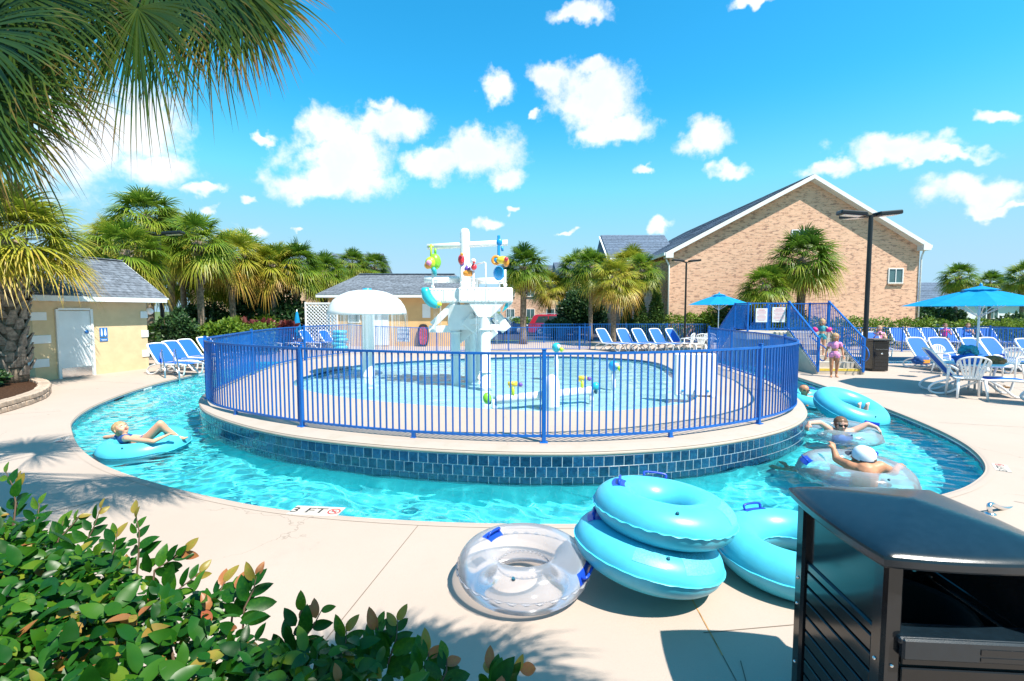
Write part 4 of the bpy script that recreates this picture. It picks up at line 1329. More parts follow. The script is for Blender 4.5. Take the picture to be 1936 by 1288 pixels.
# the palm in the planter by the restroom: thick trunk with leaf bases
t = thing('palm_tree', 'golden green palm with thick woven trunk in the stone edged planter', 'palm tree', (-13.15, 12.5, .12), 0, 'palm trees round the pool')
q, pts, rr = trunk_mb(3.75, .27, seed=5); tr = q.build('trunk', 'trunk', t)
tag(boots_mb(pts, rr, .25, 3.65, 100, .34, 4).build('leaf_bases', 'trunk_boot', tr), kind='stuff')
o = palm_crown(21, 66, 1.0, 1.1, 36, .24, -.22, .055, .02, 0).build('crown', 'palm_gold', t); o.location = (0, 0, 3.85)

# the near palm whose fronds hang into the top left of the picture
t = thing('palm_tree', 'near palm whose brown tipped fronds hang in at the top left', 'palm tree', (-4.75, 3.95, 0), 0, 'palm trees round the pool')
q, pts, rr = trunk_mb(4.75, .17, seed=9); tr = q.build('trunk', 'trunk', t)
tag(boots_mb(pts, rr, 2.6, 4.7, 60, .26, 6).build('leaf_bases', 'trunk_boot', tr), kind='stuff')
q = MB(); q.has_tone = True; r = random.Random(33)
cc = Vector((0, 0, 4.75))
c0 = Vector((-4.75, 3.95, 0))
for i in range(34):
    az = i * 2.39996 + r.uniform(-.25, .25); f = (i + .5) / 34; el = math.asin(max(-.9, .95 - 1.6 * f))
    if math.cos(az) > .1 and el < .9: continue
    d = Vector((math.cos(az) * math.cos(el), math.sin(az) * math.cos(el), math.sin(el)))
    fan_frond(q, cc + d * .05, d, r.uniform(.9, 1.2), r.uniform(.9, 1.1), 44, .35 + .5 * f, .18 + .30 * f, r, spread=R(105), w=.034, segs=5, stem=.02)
# long stalked fronds reaching over the deck: hub seen at (column, row, distance)
for px, py, Y, l_, dr_, tn, fx, fz in ((215, -85, 3.75, .90, .30, .26, .15, -1), (300, -95, 3.55, 1.0, .25, .22, .22, -1), (385, -95, 3.6, .94, .28, .30, .35, -1), (440, -80, 3.65, .80, .30, .34, .75, -.75), (345, -75, 3.85, .90, .3, .42, .1, -1), (255, -30, 3.4, .80, .35, .34, -.15, -1), (140, -40, 3.5, .75, .3, .25, .1, -1), (420, -55, 3.9, .85, .3, .50, .5, -.9), (465, -55, 3.8, .58, .35, .55, .9, -.5),
                              (20, -40, 3.35, .90, .3, .22, .5, -.9), (-60, 50, 3.3, 1.05, .22, .20, .95, -.35), (-75, 150, 3.3, 1.08, .2, .28, .95, -.35), (-70, 215, 3.35, .80, .25, .30, .95, -.25), (-40, 80, 3.6, .95, .3, .34, .8, -.6), (-55, 150, 3.7, .90, .3, .34, .9, -.45), (-30, 0, 3.6, .95, .3, .30, .9, -.5), (30, 60, 3.8, .70, .35, .38, .8, -.7), (-55, 110, 3.95, 1.05, .25, .32, 1, -.15), (-60, 170, 4.0, .85, .3, .36, .9, -.4)):
    hub = AT(px, py, Y) - c0; d = hub - cc; pet = d.length
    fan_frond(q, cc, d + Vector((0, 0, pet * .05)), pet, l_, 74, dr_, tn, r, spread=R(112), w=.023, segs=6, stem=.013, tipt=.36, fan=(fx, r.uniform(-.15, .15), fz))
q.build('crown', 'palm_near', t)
# palm behind the photographer, known from the frond shadow it throws on the deck
t = thing('palm_tree', 'palm throwing frond shadows on the deck before the clear ring', 'palm tree', (1.68, .25, 0), 0, 'palm trees round the pool')
q, pts, rr = trunk_mb(4.6, .16, seed=12); q.build('trunk', 'trunk', t)
o = link('crown', CROWN['b'], t); o.location = (0, 0, 4.6); o.scale = (.62, .62, .62)


def leaf_verts(p, d, n, L, w):
    """six-sided pointed leaf with a folded midrib"""
    d = d.normalized(); s = d.cross(n)
    if s.length < 1e-4: s = d.orthogonal()
    s.normalize(); n = s.cross(d)
    return ([p, p + d * L * .35 + s * w * .5 + n * w * .12, p + d * L * .72 + s * w * .38 + n * w * .10, p + d * L, p + d * L * .72 - s * w * .38 + n * w * .10, p + d * L * .35 - s * w * .5 + n * w * .12, p + d * L * .5],
            [(0, 1, 6), (1, 2, 6), (2, 3, 6), (3, 4, 6), (4, 5, 6), (5, 0, 6)])


def rdir(r):
    z = r.uniform(-1, 1); a = r.uniform(0, 2 * PI); k = math.sqrt(1 - z * z); return Vector((k * math.cos(a), k * math.sin(a), z))


def leafy(name, label, cat, loc, size, n, ls, m, seed, shape='box', group=None, stems=4, upright=.3):
    """hedge or bush: leaf-sized faces through an uneven volume on real stems"""
    r = random.Random(seed); t = thing(name, label, cat, loc, 0, group)
    sx, sy, sz = size; q = MB(); q.has_tone = True
    off = Vector((seed * 3.1, seed * 1.7, 0))
    k = 0
    while k < n:
        u, v, w = r.uniform(-1, 1), r.uniform(-1, 1), r.uniform(0, 1)
        if shape == 'box':
            e = max(abs(u), abs(v), w)
            if e < .72 and r.random() < .7: continue
            x, y = u * sx / 2, v * sy / 2
            top = sz * (.90 + .22 * noise.noise(Vector((x * 1.3, y * 1.3, 0)) + off))
            z = w * top
        elif shape == 'cone':
            rad = (1 - w) ** .8 * (1 + .25 * noise.noise(Vector((u * 2, v * 2, w * 6)) + off)) + .03
            l = math.hypot(u, v)
            if l > 1: continue
            x, y, z = u * sx / 2 * rad, v * sy / 2 * rad, w * sz
        else:
            p = Vector((u, v, w * 2 - 1)); l = p.length
            lim = .82 + .42 * noise.noise(Vector((u, v, w * 2)) * 1.7 + off)
            if l > lim or (l < .5 * lim and r.random() < .7): continue
            x, y, z = u * sx / 2, v * sy / 2, w * sz
        d = (rdir(r) + Vector((u, v, .2 + upright)) * .8).normalized()
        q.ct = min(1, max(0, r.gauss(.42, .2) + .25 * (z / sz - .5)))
        L = ls * r.uniform(.7, 1.3)
        a, f = leaf_verts(Vector((x, y, z)), d, rdir(r), L, L * .55); q.add(a, f); k += 1
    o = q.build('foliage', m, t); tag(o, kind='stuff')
    for i in range(stems):
        x, y = r.uniform(-.35, .35) * sx, r.uniform(-.35, .35) * sy
        q = MB(); q.tube([(x * .6, y * .6, 0), (x * .8, y * .8, sz * .4), (x, y, sz * .75)], [.02, .015, .008], 5); q.build('stem', 'twig', t)
    return t


H = 'clipped hedges'
leafy('hedge', 'long clipped hedge under the brick gable behind the blue fence', 'hedge', (19.5, 27.5, 0), (10.5, 1.3, 1.72), 9000, .13, 'hedge_leaf', 3, group=H, stems=10)
leafy('hedge', 'clipped hedge right of the umbrella pole by the white house', 'hedge', (27.6, 27.2, 0), (4.8, 1.3, 1.62), 4000, .13, 'hedge_leaf', 4, group=H, stems=6)
leafy('hedge', 'yellow green hedge behind the far umbrella', 'hedge', (12.6, 31.4, 0), (7.6, 1.2, 1.9), 7000, .13, 'hedge_leaf', 5, group=H, stems=8)
leafy('hedge', 'dense green hedge behind the left loungers', 'hedge', (-15.2, 22.2, 0), (8.0, 1.3, 1.55), 7000, .12, 'hedge_leaf', 6, group=H, stems=8)
leafy('hedge', 'low hedge at the edge of the parking behind the red car', 'hedge', (4.0, 42.2, 0), (16, 1.2, 1.5), 6000, .17, 'hedge_leaf', 7, group=H, stems=8)
leafy('cypress_shrub', 'narrow upright conifer nearer the brick corner', 'shrub', (9.35, 30.9, 0), (1.5, 1.5, 3.75), 5200, .13, 'cypress_leaf', 8, 'cone', 'upright conifers')
leafy('cypress_shrub', 'shorter upright conifer left of its taller twin', 'shrub', (8.35, 31.0, 0), (1.4, 1.4, 3.0), 4200, .13, 'cypress_leaf', 9, 'cone', 'upright conifers')
leafy('cypress_shrub', 'conifer tuft between palm trunk and tall conifer', 'shrub', (7.6, 31.6, 0), (1.3, 1.3, 2.2), 2600, .13, 'cypress_leaf', 10, 'cone', 'upright conifers')
B = 'bushes'
leafy('bush', 'dark bush behind the bridge signs below the palms', 'bush', (14.9, 30.0, 0), (5.0, 2.0, 3.0), 6000, .17, 'dark_leaf', 11, 'ball', B)
leafy('bush', 'yellow green bush left of the bridge railing', 'bush', (13.0, 30.6, 0), (2.6, 1.5, 2.5), 3200, .15, 'hedge_leaf', 12, 'ball', B)
leafy('bush', 'round bush right of the umbrella below the gable', 'bush', (17.6, 30.3, 0), (2.8, 1.6, 2.5), 3200, .15, 'dark_leaf', 13, 'ball', B)
leafy('bush', 'dark green thicket behind the red leaved plants', 'bush', (-14.2, 28.2, 0), (5.4, 2.4, 3.4), 6500, .22, 'dark_leaf', 14, 'ball', B)
leafy('bush', 'dark thicket under the bare trunk palm', 'bush', (-17.8, 27.2, 0), (4.0, 2.2, 2.6), 4200, .2, 'dark_leaf', 15, 'ball', B)
leafy('bush', 'bright bush between the hedge and the second lounger', 'bush', (-12.4, 20.3, 0), (2.4, 1.6, 1.75), 3400, .16, 'hedge_leaf', 16, 'ball', B)
leafy('bush', 'bush behind the hanging lamp of the restroom', 'bush', (-13.9, 19.8, 0), (1.8, 1.5, 2.2), 2600, .15, 'dark_leaf', 17, 'ball', B)
leafy('bush', 'bush right of the stout palm by the parking', 'bush', (3.2, 33.5, 0), (2.6, 1.4, 1.7), 2600, .15, 'dark_leaf', 18, 'ball', B)
leafy('bush', 'green mass under the far palms on the right', 'bush', (38.5, 44, 0), (9, 3, 2.6), 4200, .28, 'dark_leaf', 19, 'ball', B)
leafy('bush', 'bush at the right edge before the white house', 'bush', (33.0, 31.5, 0), (3.0, 2, 2.0), 2400, .18, 'dark_leaf', 20, 'ball', B)
leafy('bush', 'dark foliage under the palms beside the brick wing', 'bush', (5.4, 36.5, 0), (4.4, 2.2, 4.2), 5200, .22, 'dark_leaf', 22, 'ball', B)
leafy('bush', 'bush under the palms beyond the pool house', 'bush', (-12.8, 33.5, 0), (4.4, 2.2, 2.6), 3600, .2, 'hedge_leaf', 23, 'ball', B)
leafy('red_leaf_plant', 'dark red cordylines along the far left deck edge', 'plant', (-13.0, 25.2, 0), (2.7, .8, 1.45), 700, .36, 'red_leaf', 21, 'box', None, 8, 1.6)
for i, (px, Y, z, sc) in enumerate(((505, 27, .9, .72), (445, 24.6, 1.1, .5), (522, 28, .7, .62))):
    t = thing('fan_palm_shrub', ('low fan palm shrub right of the red leaved plants', 'small fan palm rising from the red leaved plants', 'low fan palm shrub left of the lattice screen')[i], 'shrub', ((px - 968) / FPX * Y, Y, 0), 0, 'low fan palms')
    q = MB(); q.tube([(0, 0, 0), (.03, 0, z)], [.1, .08], 8); q.build('trunk', 'trunk', t)
    o = link('crown', CROWN['c' if i else 'a'], t); o.location = (0, 0, z); o.scale = (sc, sc, sc)

# planter by the restroom: block edging, mulch, a low plant
pl = thing('stone_planter', 'curved planter of tan blocks round the thick palm trunk', 'planter', (0, 0, 0))
arc = spline([(-10.1, 8.6), (-10.35, 9.6), (-10.95, 10.9), (-12.1, 12.2), (-13.3, 12.95), (-14.6, 13.35)], 10)
for row in range(2):
    pp = resample(arc, .30); s_ = random.Random(row)
    for i in range(len(pp) - 1):
        a, b = pp[i], pp[i + 1]; t_ = (b - a).normalized(); c_ = a.lerp(b, .5 + (.5 if row else 0)); q = MB()
        q.box((0, 0, 0), (.285, .24 + s_.uniform(-.02, .02), .105), bev=.012); o = q.build('edging_block', 'paver', pl); o.location = (c_.x, c_.y, .056 + row * .113); o.rotation_euler = (0, 0, math.atan2(t_.y, t_.x) + s_.uniform(-.03, .03))
q = MB(); pp = [Vector((p.x - .1, p.y + .02)) for p in arc] + [Vector((-17, 13.0)), Vector((-17, 8.2))]
o = fill('mulch', [pp], .16, 'mulch', pl)
leafy('bush', 'low green plant in the mulch at the foot of the thick palm', 'bush', (-13.0, 11.7, .14), (.9, .8, .5), 500, .14, 'dark_leaf', 31, 'ball', B)

# foreground shrub: single leaves, stems, and the mass below
sh = thing('leafy_shrub', 'glossy green shrub with orange young leaves in the near left corner', 'shrub', (-1.2, 1.3, 0))
o0 = Vector((-1.2, 1.3, 0))
r = random.Random(77)
LV = []
for k in range(6):
    q = MB(); q.has_tone = True
    q.ct = (.10, .22, .32, .45, .72, .92)[k]
    a, f = [], []
    L, w = 1.0, .50; N = 7
    for i in range(N + 1):
        t_ = i / N; ww = w * .5 * math.sin(PI * t_ ** .8) ** .75 if 0 < t_ < 1 else 0.0
        z = -.12 * t_ * t_ * (1 + .5 * (k % 3)) + .012 * math.sin(t_ * 9 + k)
        for sdx in (-1, 0, 1): a.append(Vector((sdx * ww, L * t_, z + abs(sdx) * ww * .28)))
    for i in range(N):
        for c_ in (0, 1): f.append((i * 3 + c_, i * 3 + c_ + 1, (i + 1) * 3 + c_ + 1, (i + 1) * 3 + c_))
    q.add(a, f, True); LV.append(q)
leaf_me = [q.mesh('leaf', 'shrub_leaf') for q in LV]
POLY = [(-2.75, 2.44), (-2.2, 2.18), (-1.62, 1.88), (-1.25, 1.68), (-.90, 1.50), (-.62, 1.38), (-.36, 1.29), (-.10, 1.18), (.03, 1.12), (.06, .75), (-3.0, .7)]
def top_z(x, y): return 1.06 - .01 * (x + 1.2) + .15 * noise.noise(Vector((x * 2.6, y * 2.6, 3.3))) + .05 * noise.noise(Vector((x * 6, y * 6, 1.3)))
def leaf_mat(p, d, nrm, L):
    d = d.normalized(); s = d.cross(nrm).normalized(); n = s.cross(d)
    M = Matrix((s, d, n)).transposed().to_4x4(); M = Matrix.Translation(p) @ M @ Matrix.Scale(L, 4); return M
singles = []; mass = []
# upright sprays seen against the deck
SPR = [(60, 1010, 75, 950, 2.2, 6), (205, 1070, 222, 1005, 1.95, 7), (440, 1150, 450, 1105, 1.66, 5), (640, 1260, 655, 1190, 1.47, 6), (830, 1300, 845, 1245, 1.33, 5), (110, 1020, 150, 975, 2.05, 6), (150, 1050, 192, 958, 2.02, 9), (262, 1050, 256, 968, 2.0, 9), (292, 1078, 352, 1040, 1.95, 7), (25, 985, 38, 900, 2.3, 5), (95, 1045, 120, 985, 2.1, 6), (395, 1150, 425, 1098, 1.70, 6), (462, 1150, 486, 1085, 1.62, 6), (540, 1235, 572, 1150, 1.52, 5),
       (562, 1225, 610, 1150, 1.50, 4), (735, 1250, 752, 1170, 1.43, 8), (700, 1240, 715, 1180, 1.45, 6), (790, 1288, 812, 1228, 1.36, 5), (935, 1300, 985, 1262, 1.28, 4), (930, 1310, 925, 1262, 1.28, 4), (30, 950, 10, 890, 2.3, 4), (330, 1120, 380, 1080, 1.8, 5)]
for (ax, ay, bx, by, dp, n) in SPR:
    a = AT(ax, ay, dp - .04); b = AT(bx, by, dp + .02); a0 = Vector((a.x * .97, a.y - .12, a.z - .3))
    q = MB(); q.tube([a0 - o0, a - o0, a.lerp(b, .5) + Vector((.01, 0, .005)) - o0, b - o0], [.0045, .0036, .0026, .0014], 5); q.build('stem', 'twig', sh)
    n += 3
    for i in range(n):
        t_ = (i + .6) / n * 1.35 - .35; p = a.lerp(b, t_); sd = 1 if i % 2 else -1
        ax_ = (b - a).normalized(); side = ax_.cross(Vector((0, 1, .3))).normalized() * sd
        d = (ax_ * (.55 + .5 * t_) + side * (1.0 - .5 * t_) + rdir(r) * .38)
        k = r.choice((0, 0, 1, 1, 2)) if i < n - 2 else r.choice((3, 4, 5, 4))
        singles.append((p, d, Vector((0, -1, .6)) + rdir(r) * .4, .070 * (1.12 - .35 * t_) * r.uniform(.8, 1.3), k))
cnt = 0
while cnt < 11500:
    x, y = r.uniform(-3.0, .1), r.uniform(.7, 2.5)
    if not inside(POLY, np.array([x]), np.array([y]))[0]: continue
    dz = abs(r.gauss(0, .13)); z = top_z(x, y) - dz
    d = Vector((r.gauss(0, .8), r.gauss(0, .7) - .15, r.gauss(.35, .5)))
    if d.length < .1: continue
    nrm = Vector((.15, -.30, 1)) + rdir(r) * .6
    L = r.choice((.036, .044, .05, .056, .064, .08)) * r.uniform(.85, 1.2)
    u = r.random(); young = noise.noise(Vector((x * 4, y * 4, 8))) > .18
    k = 5 if u < (.05 if young else .006) else 4 if u < (.13 if young else .02) else 3 if u < .20 else r.choice((0, 0, 1, 1, 1, 2))
    if cnt < 220 and dz < .06 and x / y > -1.05: singles.append((Vector((x, y, z + .03)), d, nrm, L * 1.15, k))
    else: mass.append((Vector((x, y, z)), d, nrm, L, k))
    cnt += 1
singles = singles[:300]
for p, d, nrm, L, k in singles:
    o = link('leaf', leaf_me[k], sh); o.matrix_basis = leaf_mat(p - o0, d, nrm, L)
q = MB(); q.has_tone = True
for p, d, nrm, L, k in mass:
    M = leaf_mat(p - o0, d, nrm, L); b = LV[k]; q.ct = min(1, max(0, b.ct + r.gauss(0, .05))); q.add([M @ Vector(v) for v in b.v], b.f, True)
tag(q.build('foliage', 'shrub_leaf', sh), kind='stuff')
for i in range(40):
    x = r.uniform(-2.6, -.05); y = r.uniform(.85, 1.2 + .35 * -x); q = MB()
    q.tube([Vector((x, y - .1, 0)) - o0, Vector((x + r.uniform(-.1, .1), y, .6)) - o0, Vector((x + r.uniform(-.15, .15), y + r.uniform(-.1, .1), top_z(x, y) - .03)) - o0], [.012, .009, .003], 5); q.build('branch', 'twig', sh)
tag(fill('planting_bed', [[Vector(p) for p in ((-6.2, 4.3), (-3.2, 2.75), (-1.2, 1.95), (.12, 1.35), (.15, .3), (-6.2, .3))]], .004, 'mulch'), kind='structure')

# ---------------------------------------------------------------- pool toys and play tower
def rod(name, a, b, r, m, parent, n=12, cap=True):
    q = MB(); q.tube([a, Vector(a).lerp(Vector(b), .5), b], r, n); return q.build(name, m, parent)


mu = thing('mushroom_fountain', 'white mushroom fountain standing in the wading pool', 'fountain', (-4.0, 13.2, 0))
q = MB(); q.lathe([(.22, -.14), (.22, -.10), (.165, -.06), (.16, 1.95), (.20, 2.0)], 24); q.build('column', 'white_gel', mu)
prof = [(.001, 2.62), (.25, 2.605), (.5, 2.56), (.72, 2.47), (.9, 2.33), (1.0, 2.18), (1.05, 2.05), (1.07, 1.97), (1.055, 1.94), (1.0, 1.96), (.6, 1.99), (.19, 2.0)]
q = MB(); q.lathe(prof[::-1], 48); q.build('cap', 'white_gel', mu)
q = MB(); q.lathe([(.12, 2.60), (.12, 2.655), (.001, 2.665)], 16); q.build('cap_plug', 'toy_blue', mu)
m = bpy.data.materials.new('water_stream'); m.use_nodes = True; t_ = NT(m.node_tree)
t_.n.remove(t_.n['Principled BSDF']); a_ = t_.new('ShaderNodeBsdfTransparent', i_Color=(.96, .98, 1)); b_ = t_.new('ShaderNodeBsdfPrincipled'); b_.inputs['Base Color'].default_value = (.85, .9, .93, 1); b_.inputs['Roughness'].default_value = .15
mx_ = t_.new('ShaderNodeMixShader', i_0=.14); t_.l.new(a_.outputs[0], mx_.inputs[1]); t_.l.new(b_.outputs[0], mx_.inputs[2]); t_.l.new(mx_.outputs[0], t_.n['Material Output'].inputs[0]); MATS['water_stream'] = m
q = MB(); r = random.Random(5)
for i in range(150):
    a = r.uniform(0, 2 * PI); rr_ = 1.065 + r.uniform(-.005, .02); z1 = r.uniform(.23, 1.2); n_ = 4; w_ = r.uniform(.01, .05)
    d = Vector((math.cos(a), math.sin(a), 0)); s = Vector((-d.y, d.x, 0)); vs_ = []
    for k in range(n_ + 1):
        t0 = k / n_; p = d * (rr_ + .05 * t0) + Vector((0, 0, 1.95 - (1.95 - z1) * t0)); ww = w_ * (1 - .8 * t0); vs_ += [p - s * ww, p + s * ww]
    q.add(vs_, [(2 * k, 2 * k + 1, 2 * k + 3, 2 * k + 2) for k in range(n_)], True)
tag(q.build('water_curtain', 'water_stream', mu), kind='stuff')

tw = thing('play_tower', 'white water play tower with coloured toy figures in the wading pool', 'play tower', (-1.15, 11.8, 0))
def TL(px, py, Y): return AT(px, py, Y) - Vector((-1.15, 11.8, 0))
def col(px, Y, z1, r_, base=-.14):
    x = (px - 968) / FPX * Y + 1.15; q = MB(); q.lathe([(r_ * 1.3, base), (r_ * 1.3, base + .05), (r_, base + .07), (r_, z1)], 20, (x, Y - 11.8, 0)); return q.build('column', 'white_gel', tw)
col(917, 11.2, 2.3, .125); col(861, 12.0, 2.4, .125); col(889, 12.5, 1.62, .15); col(905, 12.9, 2.3, .12)
q = MB(); q.ball(((889 - 968) / FPX * 12.5 + 1.15, .7, 1.60), .17, 16); q.build('dome', 'white_gel', tw)
def bx(name, x0, x1, y0, y1, z0, z1, m='white_gel', bev=.03):
    q = MB(); q.box(((x0 + x1) / 2, (y0 + y1) / 2, (z0 + z1) / 2), (x1 - x0, y1 - y0, z1 - z0), bev=bev); return q.build(name, m, tw)
bx('platform_tray', -.10, 1.17, -.75, .70, 2.23, 2.58)
bx('platform_tray', -.93, -.16, .05, .85, 2.24, 2.60)
bx('platform_link', -.16, -.10, .1, .6, 2.26, 2.55)
q = MB(); q.prism([(.15, 2.22), (.98, 2.22), (.66, 1.90), (.36, 1.90)], 1, -.72, -.40); q.build('hopper', 'white_gel', tw, fixn=True)
q = MB(); q.prism([(-.05, 2.22), (.75, 2.22), (.40, 1.88), (.15, 1.88)], 1, .1, .5); q.build('hopper', 'white_gel', tw, fixn=True)
def brace(a, b, w=.16): 
    q = MB(); q.bar(TL(*a), TL(*b), w, w); return q.build('brace', 'white_gel', tw)
brace((812, 622, 12.0), (860, 622, 12.0), .17); brace((818, 614, 12.0), (862, 572, 12.0)); brace((922, 619, 11.3), (958, 619, 11.3), .15); brace((954, 613, 11.3), (922, 582, 11.3), .14)
brace((862, 618, 12.0), (905, 575, 12.3), .15); brace((868, 612, 11.9), (912, 606, 11.4), .14); brace((856, 624, 12.2), (880, 600, 12.6), .14)
q = MB(); q.box(TL(893, 610, 11.6), (.36, .06, .36), Matrix.Rotation(.7, 3, 'Y'), bev=.05); q.build('gusset', 'white_gel', tw)
q = MB(); pts = [TL(836 + 32 * math.cos(a), 546 + 33 * math.sin(a), 11.75) for a in [PI * (1.02 - .08 * k) for k in range(7)]]; q.tube(pts, [.09, .12, .13, .13, .12, .1, .06], 10); q.build('spout', 'toy_teal', tw)
q = MB(); q.tube([TL(826, 577, 11.75), TL(833, 574, 11.72)], [.09, .05], 10); q.build('spout_lip', 'toy_lime', tw)
q = MB(); q.prism([(1.0, 2.22), (1.16, 2.22), (.92, 2.0)], 1, -.7, -.45); q.build('corner_gusset', 'toy_teal', tw, fixn=True)
q = MB(); q.box(TL(880, 565, 11.85), (.24, .3, .22), bev=.08); q.build('nozzle_box', 'shingle', tw)
for (a_, b_, w_, h_) in (((848, 600, 11.95), (905, 600, 11.6), .05, .62), ((905, 596, 11.5), (930, 640, 11.25), .05, .42), ((862, 640, 12.1), (905, 606, 12.0), .06, .34), ((938, 598, 11.3), (958, 624, 11.3), .06, .26)):
    q = MB(); q.bar(TL(*a_), TL(*b_), w_, h_); q.build('side_panel', 'white_gel', tw)
# mast and cross arm
mx, my_ = (880 - 968) / FPX * 12.2 + 1.15, .4
q = MB(); q.lathe([(.13, 2.5), (.125, 4.0), (.10, 4.09), (.05, 4.12), (.001, 4.13)], 20, (mx, my_, 0)); q.build('mast', 'white_gel', tw)
rod('cross_arm', TL(808, 467, 12.2), TL(960, 459, 12.2), .075, 'white_gel', tw)
rod('upper_beam', TL(803, 529, 12.5), TL(868, 529, 12.5), .085, 'white_gel', tw); rod('upper_beam', TL(903, 531, 12.5), TL(957, 531, 12.5), .085, 'white_gel', tw)
q = MB(); q.box(TL(889, 536, 12.4), (.42, .3, .26), bev=.03); q.build('control_box', 'car_silver', tw)
for px, p0, p1, Y in ((818, 552, 508, 11.9), (873, 545, 500, 11.2), (895, 545, 512, 11.6), (955, 548, 510, 11.2)):
    rod('toy_post', TL(px, p0, Y), TL(px, p1, Y), .028, 'white_gel', tw, 10); q = MB(); q.ball(TL(px, p0 - 9, Y), .05, 10); q.build('post_collar', 'white_gel', tw)
q = MB(); q.tube([TL(919, 546, 11.6), TL(918, 497, 11.6), TL(916, 496, 11.6), TL(900, 500, 11.7)], .018, 8); q.build('rail_loop', 'white_gel', tw)
q = MB(); q.tube([TL(944, 546, 11.6), TL(944, 534, 11.6), TL(952, 534, 11.3)], .018, 8); q.build('rail_loop', 'white_gel', tw)
r = random.Random(8)
for (x0_, x1_, y_, z0_, z1_) in ((-.10, 1.17, -.752, 2.23, 2.58), (-.93, -.16, .048, 2.24, 2.60)):
    q = MB()
    for i in range(8):
        for z_ in (z0_ + .05, z1_ - .05): q.ball((x0_ + .06 + (x1_ - x0_ - .12) * i / 7, y_, z_), .012, 8, sq=(1, .5, 1))
    tag(q.build('bolts', 'steel', tw), kind='stuff')
    q = MB(); q.box(((x0_ + x1_) / 2, y_ + .001, (z0_ + z1_) / 2), (.008, .006, z1_ - z0_ - .04)); q.build('seam', 'car_silver', tw)
for (px, Y, zz) in ((917, 11.2, (.6, 1.6)), (861, 12.0, (.9, 1.5)), (889, 12.5, (.7,))):
    for z_ in zz:
        q = MB(); q.torus(((px - 968) / FPX * Y + 1.15, Y - 11.8, z_), .135, .018, 24, 8); q.build('flange', 'white_plastic', tw)
q = MB()
for (x_, y_, z_, l_) in ((.35, -.74, 2.25, .9), (.8, -.74, 2.25, 1.1), (-.6, .06, 2.26, 1.2), (-.75, .06, 2.26, .8), (1.1, -.7, 2.25, .7)):
    for k in range(5):
        xx = x_ + r.uniform(-.05, .05); q.tube([(xx, y_ - .02, z_), (xx + .01, y_ - .10, z_ - l_ * .3), (xx + .02, y_ - .14, z_ - l_ * r.uniform(.7, 1.1))], [.006, .005, .003], 5)
tag(q.build('water_jets', 'water_stream', tw), kind='stuff')
# figures: simple coloured shapes
def blob(name, px, py, Y, r_, m, sq=(1, 1, 1)):
    q = MB(); q.ball(TL(px, py, Y), r_, 14, sq=sq); return q.build(name, m, tw)
blob('toy_ball', 822, 495, 11.95, .185, 'toy_green', (.85, .8, 1.1)); blob('toy_ball', 814, 497, 11.85, .15, 'toy_lime', (.9, .8, 1)); blob('toy_face', 811, 497, 11.72, .07, 'cloth_pink'); blob('toy_ball', 809, 502, 11.78, .09, 'toy_orange')
rod('toy_crank', TL(815, 462, 11.9), TL(815, 490, 11.9), .025, 'toy_lime', tw, 8); rod('toy_crank', TL(810, 466, 11.9), TL(820, 466, 11.9), .022, 'toy_lime', tw, 8); rod('toy_grip', TL(823, 470, 12), TL(823, 480, 12), .03, 'toy_green', tw, 8)
q = MB(); q.tube([TL(818, 506, 11.85), TL(821, 512, 11.85), TL(824, 522, 11.9)], [.05, .06, .03], 8); q.build('toy_tail', 'toy_teal', tw)
blob('toy_bird', 872, 491, 11.15, .085, 'toy_red', (.9, .9, 1.4)); blob('toy_bird', 873, 498, 11.2, .07, 'toy_purple', (.8, .8, 1)); blob('toy_beak', 873, 481, 11.05, .035, 'toy_orange')
blob('toy_bird', 896, 505, 11.55, .07, 'toy_red', (1, .9, 1.1)); blob('toy_bird', 895, 494, 11.55, .065, 'white_gel'); blob('toy_eye', 896, 496, 11.49, .03, 'toy_red'); blob('toy_base', 886, 517, 11.7, .14, 'toy_orange', (1.1, .8, .6)); blob('toy_base', 884, 509, 11.72, .08, 'toy_purple'); blob('toy_face', 886, 503, 11.75, .08, 'white_gel')
q = MB(); q.box(TL(943, 470, 11.4), (.07, .05, .62), bev=.02); q.build('toy_arm', 'toy_blue', tw); blob('toy_knob', 944, 458, 11.4, .075, 'toy_blue', (1, .6, 1.2)); blob('toy_body', 943, 517, 11.45, .16, 'toy_blue', (.85, .8, 1.1)); rod('toy_grip', TL(949, 466, 11.5), TL(950, 475, 11.5), .03, 'toy_blue', tw, 8)
q = MB(); q.torus(TL(938, 492, 11.3), .085, .035, 20, 8, Matrix.Rotation(PI / 2, 3, 'X')); q.build('toy_ring', 'toy_orange', tw); blob('toy_eye', 938, 492, 11.3, .06, 'toy_blue', (1, .6, 1)); blob('toy_fish', 950, 492, 11.25, .12, 'toy_yellow', (1.2, .7, .8)); blob('toy_fish', 957, 496, 11.2, .09, 'toy_orange', (.8, .7, 1.2)); blob('toy_fin', 957, 490, 11.12, .05, 'toy_red')

